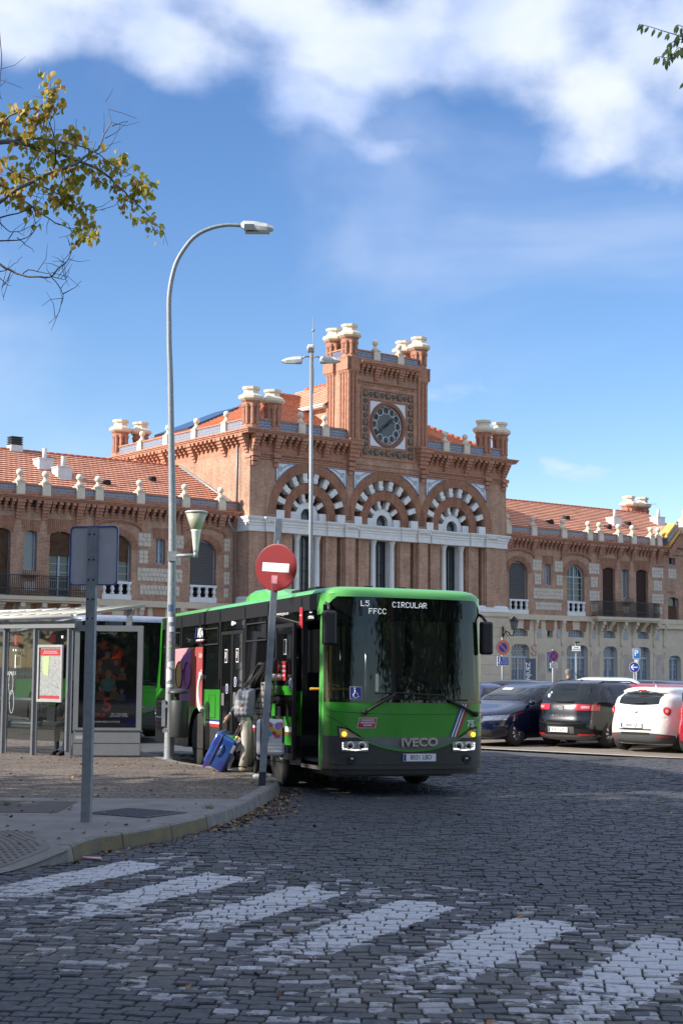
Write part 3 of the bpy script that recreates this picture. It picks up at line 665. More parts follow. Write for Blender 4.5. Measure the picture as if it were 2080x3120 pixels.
rd = MB(); ridge(rd, (-2.9, 8.0, 19.3), (5.0, 8.0, 19.3)); ridge(rd, (-9.7, 0.55, 15.8), (-2.9, 7.6, 19.32)); ridge(rd, (9.7, 0.55, 15.8), (5.0, 7.6, 19.32)); ridge(rd, (0, 1.8, 19.95), (0, 8.5, 19.95))
sp = MB()
def slope_l(y, t): # point on left roof slope: y position, t 0..1 up
    return Vector((-9.7+6.8*t, y, 15.75+3.5*t))
a0, a1, a2, a3 = Vector((-8.1, 10.0, 16.78)), Vector((-8.1, 14.2, 16.78)), Vector((-5.2, 11.4, 18.25)), Vector((-5.2, 8.6, 18.25))
sp.add([a0, a1, a2, a3] + [p - Vector((0, 0, 0.14)) for p in (a0, a1, a2, a3)], [(0,1,2,3), (0,3,7,4), (0,4,5,1), (2,6,7,3), (1,5,6,2), (4,7,6,5)]); sp.build('solar_panel', mat('solar_panel', (0.03,0.035,0.05), 0.15, 0.3, coat=0.6), B)
# ---- wings
WW = 1.2; WL = 33.0
def build_wing(sg):
    """sg=+1 right wing, -1 left wing; all u mirrored"""
    def U(a): return a if sg > 0 else -a
    def bx(mb, a, b_, y0, y1, z0, z1, m=0): mb.box(U(a), U(b_), y0, y1, z0, z1, m)
    def MP(poly): return [(U(a), b_) for a, b_ in poly]
    wing = B
    A = []   # openings
    big = [(11.5, 13.25), (17.0, 18.75)]; doors = [(20.6, 21.9), (24.1, 25.4)]
    for a, b_ in big: A.append(arch_poly(a, b_, 5.3, 8.0, 8.78, 14))
    for a, b_ in doors: A.append(arch_poly(a, b_, 5.26, 8.5, 8.75, 8))
    thin = [(14.85, 15.5, 7.3, 8.6, 8.72), (22.62, 23.35, 6.6, 8.55, 8.70)]
    for a, b_, z0, z1, zt in thin: A.append(arch_poly(a, b_, z0, z1, zt, 6))
    A.append(arch_poly(27.55, 28.75, 5.2, 6.65, 6.88, 8)); A.append(rect(27.7, 28.4, 9.25, 9.75))
    x1 = WL
    w = MB(); w.slab(MP(rect(HW, x1, 5.2, 11.0)), WW, WW+0.42, [MP(a) for a in A], sides=False)
    w.poly([(U(x1), WW, 0), (U(x1), WW, 11), (U(x1), WW+12.6, 11), (U(x1), WW+12.6, 0)]); w.poly([(U(HW), WW+12.6, 0), (U(x1), WW+12.6, 0), (U(x1), WW+12.6, 11), (U(HW), WW+12.6, 11)])
    w.build('wall', BRICK, wing)
    # flat / segmental brick arches: radiating bricks above openings
    rb = MB()
    def fan(u0, u1, z0, zt, h=0.62, n=15):
        c = (u0+u1)/2; rb.piece()
        for i in range(n):
            f0, f1 = (i+0.1)/n, (i+0.9)/n; xs = [u0-0.12+(u1-u0+0.24)*f for f in (f0, f1)]
            top = [c+(x-c)*1.22 for x in xs]
            zz = [zt + (z0-zt)*(abs(x-c)/((u1-u0)/2+0.12))**2 for x in xs]
            vs = [(U(xs[0]), WW-0.02, zz[0]), (U(xs[1]), WW-0.02, zz[1]), (U(top[1]), WW-0.02, zt+h), (U(top[0]), WW-0.02, zt+h)]
            rb.add(vs + [(x, WW, z) for x, _, z in vs], [(0,1,2,3), (0,4,5,1), (1,5,6,2), (2,6,7,3), (3,7,4,0)])
    for a, b_ in doors: fan(a, b_, 8.52, 8.78)
    for a, b_, z0, z1, zt in thin: fan(a, b_, z1+.02, zt+.02, 0.55, 9)
    for a, b_ in big:
        c = (a+b_)/2; hw = (b_-a)/2; rb.piece()
        for i in range(26):
            t0, t1 = pi*(i+0.1)/26, pi*(i+0.9)/26
            vs = [(U(c+(hw+.01+dr)*cos(t)), WW-0.02, 8.0+(0.79+dr*0.85)*sin(t)) for dr, t in ((0, t0), (0, t1), (0.42, t1), (0.42, t0))]
            rb.add(vs + [(x, WW, z) for x, _, z in vs], [(0,1,2,3), (0,4,5,1), (1,5,6,2), (2,6,7,3), (3,7,4,0)])
    rb.build('radiating_brick', BRICKR, wing)
    hm = MB()
    for a, b_ in big:
        c = (a+b_)/2; hm.piece(); pts = [(U(c+1.45*cos(t)), 9.05+0.48*sin(t)) for t in [pi*(i/14) for i in range(15)]]
        for k, off in enumerate((0, 0.07)):
            hm.tube([(x, WW-0.05-off*.6, z+off) for x, z in pts], 0.055, 5)
    hm.box(U(13.9), U(15.1), WW-.05, WW, 9.2, 9.2001) if False else None
    hm.build('hood_moulding', TERRA, wing)
    # rubble stone panels
    st = MB(); ston = MB()
    RR = random.Random(5)
    def panel(a, b_, z0, z1):
        bx(st.piece(), a, b_, WW-0.015, WW, z0, z1); ston.piece()
        nx = max(2, round((b_-a)/0.24)); nz = max(2, round((z1-z0)/0.23))
        for i in range(nx):
            for j in range(nz):
                dx, dz = (b_-a)/nx, (z1-z0)/nz; cx = a+dx*(i+0.5+ (0.22 if j % 2 else -0.22)*(0 < i < nx-1)); cz = z0+dz*(j+0.5)+RR.uniform(-.03, .03)*(0 < j < nz-1)
                k = 6; ph = RR.uniform(0, 1); pts = []
                for q in range(k):
                    t = 2*pi*(q+ph)/k; pts.append((min(b_-0.01, max(a+0.01, cx+dx*0.56*cos(t)*RR.uniform(.85, 1.0))), min(z1-0.01, max(z0+0.01, cz+dz*0.56*sin(t)*RR.uniform(.85, 1.0)))))
                v0 = [(U(x), WW-0.035, z) for x, z in pts]; c0 = [(U(cx+(x-cx)*1.06), WW-0.012, cz+(z-cz)*1.06) for x, z in pts]
                ston.add(v0 + c0, [tuple(range(k))] + [(q, (q+1) % k, k+(q+1) % k, k+q) for q in range(k)])
    for z0, z1, w0 in ((8.22, 8.96, 0), (7.28, 8.02, 1), (6.32, 7.06, 0), (5.58, 6.12, 1)):
        d = 0.17*w0
        if z0 > 7.2:
            panel(13.7+d, 14.55-d*.3, z0, z1); panel(15.8+d, 16.6-d*.3, z0, z1)
        else: panel(13.75+d, 16.62-d, z0, z1)
        panel(19.2+d, 20.25-d, z0, z1); panel(25.78+d, 27.05-d, z0, z1)
        if z0 > 7.2 and not w0: panel(27.6, 28.5, z0, z1)
        panel(10.6+d*.5, 11.0-d*0, z0, z1)
    panel(22.68, 23.3, 5.55, 6.05)
    st.build('rubble_mortar', mat('pale_mortar', (0.40,0.35,0.29), 0.9) if sg > 0 else bpy.data.materials['pale_mortar'], wing); ston.build('rubble_stone_panel', STONE2 if False else (mat('pale_rubble', (0.50,0.44,0.36), 0.9, col2=(0.60,0.54,0.46), vs=3, bump=0.3) if sg > 0 else bpy.data.materials['pale_rubble']), wing)
    # windows
    def win(a, b_, z0, z1, kind, y=WW+0.22, bars=True):
        t = thing('window', None, None); t.parent = wing
        f = MB(); g = MB()
        bx(g, a, b_, y+0.06, y+0.08, z0, z1)
        c = (a+b_)/2; w_ = 0.06
        for x in (a, b_-w_): bx(f, x, x+w_, y, y+0.06, z0, z1)
        bx(f, a, b_, y, y+.06, z0, z0+w_)
        if kind == 'arch':
            hw = (b_-a)/2
            pts = [(c+(hw-0.03)*cos(q), 8.0+0.72*sin(q)) for q in [pi*k/14 for k in range(15)]]
            f.tube([(U(x), y+0.02, z) for x, z in pts], 0.05, 5)
        if bars:
            bx(f, c-0.05, c+0.05, y-0.01, y+0.055, z0, z1 if kind != 'arch' else 8.7)
            if z1-z0 > 1.9: bx(f, a, b_, y-0.005, y+0.05, z1-0.85, z1-0.77)
            for x in ((a+c)/2, (b_+c)/2): bx(f, x-0.014, x+0.014, y+0.01, y+0.05, z1-0.8, z1-0.05)
            n = max(1, int((z1-z0-0.8)/0.48))
            for k in range(1, n+1): bx(f, a, b_, y+0.012, y+0.048, z0+(z1-z0-0.8)*k/(n+1)-.014, z0+(z1-z0-0.8)*k/(n+1)+.014)
        f.build('frame', BLUEW, t); g.build('pane', PANE if kind != 'light' else PANEL, t)
        return t
    def slats(t, a, b_, z0, z1, m, y=WW+0.20, step=0.085, name='shutter'):
        s = MB(); n = int((z1-z0)/step)
        for k in range(n): s.add([(U(a), y, z0+k*step), (U(b_), y, z0+k*step), (U(b_), y-0.03, z0+k*step+step*0.75), (U(a), y-0.03, z0+k*step+step*0.75), (U(b_), y, z0+k*step+step), (U(a), y, z0+k*step+step)], [(0,1,2,3), (3,2,4,5)])
        s.build(name, m, t)
    # balustrade window 1 (shuttered)
    def balus(a, b_):
        o = thing('window_balustrade', None, None); o.parent = wing
        q = MB(); bx(q, a-0.02, b_+0.02, WW-0.08, WW+0.15, 6.12, 6.24); bx(q, a-0.02, b_+0.02, WW-0.06, WW+0.15, 5.26, 5.55)
        for k in range(4):
            x = a+0.12+(b_-a-0.24)*k/3; q.piece().lathe([(0.10, 5.55), (0.10, 5.62), (0.055, 5.68), (0.12, 5.82), (0.12, 5.9), (0.05, 6.04), (0.10, 6.08), (0.10, 6.13)], (U(x), WW+0.02, 0), 10)
            q.box(U(x)-0.09, U(x)+0.09, WW-0.04, WW+0.10, 6.02, 6.12); q.box(U(x)-0.09, U(x)+0.09, WW-0.04, WW+0.10, 5.55, 5.66)
        q.build('baluster', WHITE, o)
        q = MB()
        for k in range(int((b_-a)/0.07)): x = a+0.05+0.07*k; q.tube([(U(x), WW+0.14, 5.55), (U(x+0.03), WW+0.14, 5.85), (U(x), WW+0.14, 6.12)], 0.008, 4)
        q.build('iron_grille', IRON, o)
        q = MB(); bx(q, a, b_, WW+0.36, WW+0.38, 5.3, 6.25); q.build('dark_opening', DARK, o)
    balus(11.5, 13.25); balus(17.0, 18.75)
    t = win(11.52, 13.23, 6.25, 8.8, 'arch', bars=False); slats(t, 11.6, 13.15, 6.26, 8.72, SHUT)
    t = win(17.02, 18.73, 6.25, 8.75, 'arch')
    if sg < 0: slats(t, 17.1, 18.65, 7.35, 8.72, WOODB, step=0.05, name='blind')
    win(14.87, 15.48, 7.3, 8.7, 'light', bars=True)
    t = win(22.64, 23.33, 6.62, 8.68, 'light', bars=False)
    cu = MB()
    for k in range(3):
        for j in range(3): cu.tube([(U(22.75+0.11+k*0.12*1.9*.9)+0.10*cos(q), WW+0.2, 6.25-0.2*j+.03+0.10*sin(q)) for q in [2*pi*i/10 for i in range(11)]], 0.018, 4, cap=False)
    cu.build('cast_iron_lattice', GALVD, t)
    for i, (a, b_) in enumerate(doors):
        t = win(a+.02, b_-.02, 5.28, 8.72, 'x', bars=(sg < 0))
        if sg > 0: slats(t, a+0.06, b_-0.06, 5.3, 8.7, SHUTB, step=0.045, name='blind')
        else: slats(t, a+0.06, b_-0.06, 7.45 if i == 0 else 5.4, 8.7, WOODB, step=0.045, name='blind')
    t = win(27.57, 28.73, 5.2, 6.85, 'x', bars=False); slats(t, 27.62, 28.68, 5.2, 6.3, WOODB, step=0.05, name='blind')
    win(27.7, 28.4, 9.25, 9.75, 'x', bars=False)
    # balcony
    bl = thing('balcony', None, None); bl.parent = wing
    q = MB(); bx(q, 19.3, 25.95, 0.50, WW+.02, 5.06, 5.26); bx(q, 19.38, 25.87, 0.58, WW+.02, 4.94, 5.06); q.build('slab', STONE, bl)
    q = MB(); zr0, zr1 = 5.30, 6.30; y = 0.58
    for zz in (zr0, zr1, 5.62): bx(q, 19.36, 25.89, y-0.02, y+0.02, zz, zz+0.045)
    n = 60
    for k in range(n+1): x = 19.38+(25.87-19.38)*k/n; q.box(U(x)-0.014, U(x)+0.014, y-0.012, y+0.012, zr0, zr1)
    for k in range(n): 
        x = 19.38+(25.87-19.38)*(k+.5)/n; q.tube([(U(x)+0.035*cos(a_), y, 5.48+0.09*sin(a_)) for a_ in [2*pi*i/6 for i in range(7)]], 0.007, 3, cap=False)
    for xx in (19.38, 25.87):
        for zz in (zr0, zr1): q.box(U(xx)-0.016, U(xx)+0.012, y, WW, zz, zz+0.03)
        for k in range(6): q.box(U(xx)-0.009, U(xx)+0.009, y+0.1*k, y+0.1*k+0.018, zr0, zr1)
    q.build('railing', IRON, bl)
    fb = MB()
    for k in range(9): fb.tube([(U(22.6+0.11*k), WW-0.3, 6.35), (U(22.6+0.11*k), WW-0.3, 6.6)], 0.014, 4)
    for zz in (6.36, 6.58): bx(fb, 22.6, 23.5, WW-0.31, WW-0.29, zz, zz+.02)
    bx(fb, 22.6, 23.5, WW-0.30, WW, 6.3, 6.34); fb.build('flower_rail', IRON, bl)
    # cornice
    peds = [11.3, 13.7, 16.6, 19.15, 20.27, 22.26, 23.73, 25.7, 26.5]
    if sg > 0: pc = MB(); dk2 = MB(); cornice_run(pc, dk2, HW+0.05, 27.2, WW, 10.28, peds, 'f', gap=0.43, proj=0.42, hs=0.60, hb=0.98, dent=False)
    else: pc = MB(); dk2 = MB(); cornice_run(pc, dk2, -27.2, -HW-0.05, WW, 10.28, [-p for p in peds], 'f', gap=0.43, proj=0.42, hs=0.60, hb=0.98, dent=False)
    pth = [(HW+.0, WW), (27.3, WW)] if sg > 0 else [(-27.3, WW), (-HW, WW)]
    moulding(pc, pth, [(0.0,10.27),(0.38,10.28),(0.38,10.34),(0.44,10.36),(0.44,10.42),(0.50,10.44),(0.50,10.52),(0.0,10.58)])
    # dentil rows beside windows
    for (a, b_) in ((20.0, 20.7), (26.2, 27.2), (27.5, 28.4)):
        for k in range(int((b_-a)/0.11)): bx(pc, a+0.11*k, a+0.11*k+0.055, WW-0.04, WW, 9.05 if a < 27.5 else 8.0-.8, 9.12 if a < 27.5 else 7.3)
    pc.build('cornice', TERRA, wing); dk2.build('cornice_void_shade', IRON, wing)
    parapet([(U(HW+0.2), WW+.05), (U(27.2), WW+.05)] if sg > 0 else [(-27.2, WW+.05), (-HW-0.2, WW+.05)], 10.58, 11.12, brick=0.18, cap=0.07)
    for p in peds[(1 if sg < 0 else 0):]: finial(U(p), WW-0.12 if False else WW-0.02, 10.55, 0.62)
    if sg < 0: finial(-11.3, WW-.02, 10.55, 0.62)
    # roof
    rz0, rz1 = 10.95, 13.80; y0, yr = WW+0.45, WW+6.5
    a_, b_ = (U(HW), U(WL)) if sg > 0 else (U(WL), U(HW))
    roof_slope('roof', (a_, y0, rz0), (b_, y0, rz0), (b_, yr, rz1), (a_, yr, rz1)); roof_slope('roof', (b_, WW+12.6, rz0), (a_, WW+12.6, rz0), (a_, yr, rz1), (b_, yr, rz1))
    ridge(rd, (min(a_, b_), yr, rz1+0.03), (max(a_, b_), yr, rz1+0.03))
    def onroof(u, t): return U(u), y0+(yr-y0)*t, rz0+(rz1-rz0)*t
    for u, t in FLUES[sg]:
        x, y, z = onroof(u, t); q = MB(); q.box(x-0.42, x+0.42, y-0.35, y+0.45, z-0.25, z+0.50); q.box(x-0.46, x+0.46, y-0.39, y+0.49, z+0.50, z+0.56); q.lathe([(0.13, z+0.5), (0.13, z+1.15)], (x+0.05, y, 0), 12)
        q.build('roof_flue', mat('zinc_sheet', (0.55,0.56,0.57), 0.5, 0.4, vs=3) if 'zinc_sheet' not in bpy.data.materials else bpy.data.materials['zinc_sheet'], wing)
    for u, t in VENTS[sg]:
        x, y, z = onroof(u, t); q = MB(); q.lathe([(0.19, -0.25), (0.17, 0.3)], (x, y, z+0.08), 10, ax='y'); q.build('roof_vent', DARK, wing)
    if sg < 0:
        x, y, z = onroof(21.0, 1.0); q = MB(); q.box(x-0.36, x+0.36, y-0.3, y+0.3, z-0.2, z+0.3, 0)
        for k in range(4): q.box(x-0.36, x+0.36, y-0.3, y+0.3, z+0.34+k*0.13, z+0.40+k*0.13, 1)
        q.box(x-0.3, x+0.3, y-0.25, y+0.25, z+0.3, z+0.8, 1); q.build('ridge_chimney', [bpy.data.materials['zinc_sheet'], IRON], wing)
    # ground floor
    g = MB(); op = []
    gd = [(11.6, 13.3, 3.25), (16.85, 18.95, 3.25), (20.5, 21.95, 3.2), (24.0, 25.4, 3.2), (27.45, 28.8, 2.62)]
    for a, b_, zt in gd: op.append([(a, 0.0), (b_, 0.0), (b_, zt-0.35), (b_-0.12, zt-0.1), (b_-0.4, zt), (a+0.4, zt), (a+0.12, zt-0.1), (a, zt-0.35)])
    ft = [(11.75, 13.15), (17.0, 18.6), (20.55, 21.75), (24.1, 25.3)]
    for a, b_ in ft: op.append([(a, 3.78), (b_, 3.78), (b_, 4.05)] + [((a+b_)/2+(b_-a)/2*cos(q), 4.05+0.25*sin(q)) for q in [pi*k/8 for k in range(1, 8)]] + [(a, 4.05)])
    op.append(rect(14.95, 15.55, 1.4, 2.75)); op.append(rect(14.98, 15.52, 3.72, 4.2))
    g.slab(MP(rect(HW, WL, 0, 4.92)), WW-0.08, WW+0.35, [MP(o) for o in op], sides=False)
    bx(g, HW, 19.5, WW-0.25, WW, 4.90, 5.24); bx(g, 19.5, WL, WW-0.14, WW, 4.92, 5.24); bx(g, 26.0, WL, WW-0.3, WW, 4.55, 4.8)
    g.build('ground_floor_stonework', STONE, wing)
    ba = MB()
    for a, b_ in ft + [(15.0, 15.5)]:
        for k, (f0, f1) in enumerate(((-0.08, 0.28), (0.72, 1.08)) if b_-a > 1 else ((-0.2, 1.2),)):
            x0, x1 = a+(b_-a)*f0, a+(b_-a)*f1; cc = (a+b_)/2
            zb = [4.05+0.27*sqrt(max(0, 1-((x-cc)/((b_-a)/2+.2))**2)) for x in (x0, x1)]
            pts = [(x0, zb[0]), (x1, zb[1]), (cc+(x1-cc)*1.15, 4.9), (cc+(x0-cc)*1.15, 4.9)]
            ba.piece().slab(MP(pts), WW-0.11, WW-0.08)
    for x in (14.25, 16.1, 19.55, 22.75, 26.2): bx(ba.piece(), x-0.14, x+0.14, WW-0.105, WW-.08, 4.3, 4.88)
    ba.build('brick_lintel', BRICKR, wing)
    bt = MB()
    for x in (14.25, 16.1, 19.55, 22.75, 26.2): bx(bt.piece(), x-0.2 if x != 22.75 else x-.34, x+0.2 if x != 22.75 else x+.34, WW-0.11, WW-.08, 3.72, 4.26)
    bt.build('ceramic_plaque', mat('blue_grey_ceramic', (0.25,0.28,0.36), 0.4, col2=(0.42,0.38,0.33), vs=7) if sg > 0 else bpy.data.materials['blue_grey_ceramic'], wing)
    cs = MB()
    for x in (13.87, 16.43, 19.25, 20.15, 22.38, 23.6, 25.85, 26.98):
        out = 0.50 if 19.5 < x < 26 else 0.24; cs.piece()
        for k in range(6):
            t_ = k/5; bx(cs, x-0.13, x+0.13, WW-0.10-out*(1-t_)**1.6, WW-.08, 4.92-0.22*(k+1), 4.92-0.22*k-0.003)
        bx(cs, x-0.11, x+0.11, WW-0.14, WW-.08, 3.2, 3.75); cs.lathe([(0.13, WW-0.17), (0.13, WW-.1)], (U(x), 0, 3.35), 12, ax='y')
        for dx in (-0.06, 0, 0.06): bx(cs, x+dx-.015, x+dx+.015, WW-0.11, WW-.08, 2.5, 2.85)
        bx(cs, x-0.10, x+0.10, WW-0.115, WW-.08, 0, 2.4)
    for x in (21.2, 24.7): 
        cs.piece()
        for k in range(5): bx(cs, x-0.2, x+0.2, WW-0.1-0.4*(1-k/4)**1.5, WW-.08, 4.92-0.12*(k+1), 4.92-0.12*k-0.003)
    cs.build('console', STONE, wing)
    ps = MB()
    for a, b_ in ((14.1, 14.75), (15.75, 16.35), (19.3, 20.2), (22.4, 23.6), (25.9, 27.1)):
        ps.piece()
        for k in range(5): bx(ps, a, b_, WW-0.105, WW-.08, 0.4+k*0.46, 0.83+k*0.46)
    ps.build('rusticated_block', STONE2, wing)
    if sg > 0: downp = 0
    def door(a, b_, zt):
        t = thing('door', None, None); t.parent = wing; y = WW+0.2
        f = MB(); pz = MB(); bx(pz, a, b_, y+0.05, y+0.07, 0.0, zt)
        bx(f, a, b_, y-.01, y+0.05, 0, 0.55)
        for x in (a, (a+b_)/2-0.06, b_-0.1): bx(f, x, x+(0.1 if x != (a+b_)/2-0.06 else 0.12), y-.01, y+0.05, 0.55, zt if x != (a+b_)/2-0.06 else 2.35)
        bx(f, a, b_, y-0.03, y+0.05, 2.33, 2.48); bx(f, a, b_, y-.01, y+.05, zt-.1, zt)
        n = max(2, round((b_-a)/0.28))
        for k in range(1, n): x = a+(b_-a)*k/n; bx(f, x-.012, x+.012, y+0.015, y+.045, 0.55, 2.35)
        for k in range(1, 5): bx(f, a, b_, y+0.012, y+.044, 0.55+k*0.36-.013, 0.55+k*0.36+.013)
        for k in range(1, 4): bx(f, a, b_, y+0.012, y+.044, 2.48+k*(zt-2.58)/4-.013, 2.48+k*(zt-2.58)/4+.013)
        for k in range(4):
            for j in range(n+1):
                x = a+(b_-a)*(j+0.5*(k % 2))/n
                if x < b_-.05: bx(f, x-.014, x+.014, y+0.011, y+.043, 2.48+k*(zt-2.58)/4, 2.48+(k+1)*(zt-2.58)/4)
        f.build('frame', BLUEW, t); pz.build('pane', PANEL, t)
    for a, b_, zt in gd: door(a, b_, zt)
    for a, b_ in ft:
        t = thing('fanlight', None, None); t.parent = wing; f = MB(); g_ = MB(); y = WW+.15; bx(g_, a, b_, y+0.05, y+.07, 3.78, 4.32)
        n = 7
        for k in range(n+1): x = a+(b_-a)*k/n; bx(f, x-.018, x+.018, y, y+.05, 3.78, 4.32)
        for zz in (3.78, 3.95, 4.12): bx(f, a, b_, y, y+.045, zz, zz+.035)
        f.build('frame', BLUEW, t); g_.build('pane', PANEL, t)
    win(14.97, 15.53, 1.42, 2.73, 'x', y=WW+.12); win(15.0, 15.5, 3.74, 4.18, 'x', y=WW+.12, bars=False)
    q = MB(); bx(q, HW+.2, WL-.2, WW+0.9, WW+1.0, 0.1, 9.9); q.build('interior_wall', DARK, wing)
for sg in (1, -1): build_wing(sg)
rd.build('ridge_tile', mat('ridge_clay', (0.40,0.12,0.07), 0.85, var=0.2), B)
# right gable with ochre cornice bands
OCH = mat('ochre_band', (0.62,0.34,0.09), 0.7, var=0.15)
gb = MB(); gb.slab([(27.2, 10.5), (30.7, 10.5), (28.95, 12.3)], WW-0.35, WW+6.0, back=True); gb.slab([(26.9,10.0),(31.0,10.0),(31.0,10.55),(26.9,10.55)], WW-0.12, WW+0.0); gb.build('gable', BRICK, B)
def obl_band(name, m, u0, z0, u1, z1, h, w0, w1):
    q = MB(); q.add([(u, w, z+dz) for w in (w0, w1) for u, z, dz in ((u0, z0, 0), (u1, z1, 0), (u1, z1, h), (u0, z0, h))], [(0,1,2,3), (3,2,6,7), (0,4,5,1), (1,5,6,2), (0,3,7,4)]); return q.build(name, m, B)
obl_band('ochre_cornice', OCH, 27.15, 10.5, 28.35, 11.62, 0.30, WW-0.60, WW+.2)
obl_band('ochre_cornice', OCH, 26.95, 11.12, 27.95, 12.02, 0.26, WW-0.5, WW+.3)
obl_band('gable_tile_band', TILE, 27.0, 10.78, 28.2, 11.9, 0.34, WW-0.55, WW+.2)
gc = MB()
for k in range(9):
    t = k/8; gc.box(27.35+1.5*t-0.1, 27.35+1.5*t+0.1, WW-0.5, WW-.3, 9.75+1.55*t, 10.35+1.55*t)
    gc.box(30.6-1.5*t-0.1, 30.6-1.5*t+0.1, WW-0.5, WW-.3, 9.75+1.55*t, 10.35+1.55*t)
gc.add([(28.9, WW-.6, 12.2), (30.9, WW-.6, 10.3), (30.9, WW-.6, 10.55), (28.9, WW-.6, 12.5), (28.9, WW+.3, 12.2), (30.9, WW+.3, 10.3), (30.9, WW+.3, 10.55), (28.9, WW+.3, 12.5)], [(0,1,2,3), (3,2,6,7), (0,4,5,1)])
gc.build('raking_corbel', TERRA, B)
finial(28.85, WW-0.55, 11.55, 1.0, 1.25)
pp.build('parapet', TERRA, B); pt.build('parapet_tile_band', TILE, B)
for u in (32.9, 34.5): turret(u, 9.5, 12.9, 14.55, 0, 1.05)
# gutters and downpipe, flashing on the left flank
dp = MB(); dp.tube([(-HW-0.06, 1.25, 14.7), (-HW-0.06, 1.25, 10.9)], 0.055, 8); dp.tube([(-HW-.05, 0.95, 14.6), (-HW-.05, 0.95, 10.6)], 0.012, 5)
dp.tube([(-10.9, WW-.3, 10.15), (-10.9, WW-.3, 9.85), (-10.55, WW-.25, 9.45), (-10.35, WW-.12, 9.3), (-10.32, WW-.1, 5.3)], 0.06, 8)
dp.tube([(-HW-.05, WW+.3, 11.0), (-HW-.05, WW+6.4, 13.85)], 0.09, 6); dp.build('downpipe', GALV, B)
an = MB(); an.tube([(-1.1, 6.2, 19.0), (-1.1, 6.2, 20.9)], 0.07, 8); an.tube([(-1.1, 6.2, 20.9), (-1.1, 6.2, 24.3)], 0.028, 6); an.sphere((-1.1, 6.2, 23.4), 0.11, 10); an.build('antenna_mast', GALV, B)
an = MB(); an.tube([(33.9, 8.5, 13.5), (33.9, 8.5, 15.3)], 0.02, 5); an.tube([(33.6, 8.5, 14.7), (35.6, 8.9, 14.9)], 0.015, 5); an.build('aerial', IRON, B)
# wall lantern
wl = thing('wall_lantern', 'ornate black iron lantern bracketed on the stone corner of the station above the parked cars', 'wall lantern'); wl.parent = None
wl.matrix_world = Matrix.Translation(B.location) @ Matrix.Rotation(YAW, 4, 'Z')
q = MB(); q.box(9.55, 9.62, -0.24, -0.18, 3.55, 4.35)
q.tube([(9.58, -0.24, 3.75), (9.58, -0.5, 4.05), (9.60, -0.75, 3.95), (9.62, -0.85, 3.75), (9.62, -1.1, 3.75), (9.62, -1.2, 3.95), (9.62, -1.2, 4.12)], 0.035, 6)
q.tube([(9.58, -0.28+0.0, 4.2), (9.58, -0.42, 4.0), (9.58, -0.32, 3.8), (9.58, -0.25, 3.7)], 0.025, 5)
q.tube([(9.6, -0.62+0.13*cos(a), 3.86+0.13*sin(a)) for a in [2*pi*i/10 for i in range(11)]], 0.02, 5)
q.build('bracket', IRON, wl)
q = MB(); q.lathe([(0.14, 4.12), (0.16, 4.16), (0.26, 4.62), (0.28, 4.66)], (9.62, -1.2, 0), 6, smooth=False); q.build('lantern_glass', glass('lantern_glass', trans=0.5, base=(0.25,0.27,0.28)), wl)
q = MB(); q.lathe([(0.30, 4.64), (0.30, 4.70), (0.18, 4.82), (0.14, 4.90), (0.05, 4.94), (0.03, 5.02)], (9.62, -1.2, 0), 6, smooth=False)
for k in range(6): a = k*pi/3; q.tube([(9.62+0.15*cos(a), -1.2+0.15*sin(a), 4.12), (9.62+0.27*cos(a), -1.2+0.27*sin(a), 4.66)], 0.014, 4)
q.build('lantern_frame', IRON, wl)
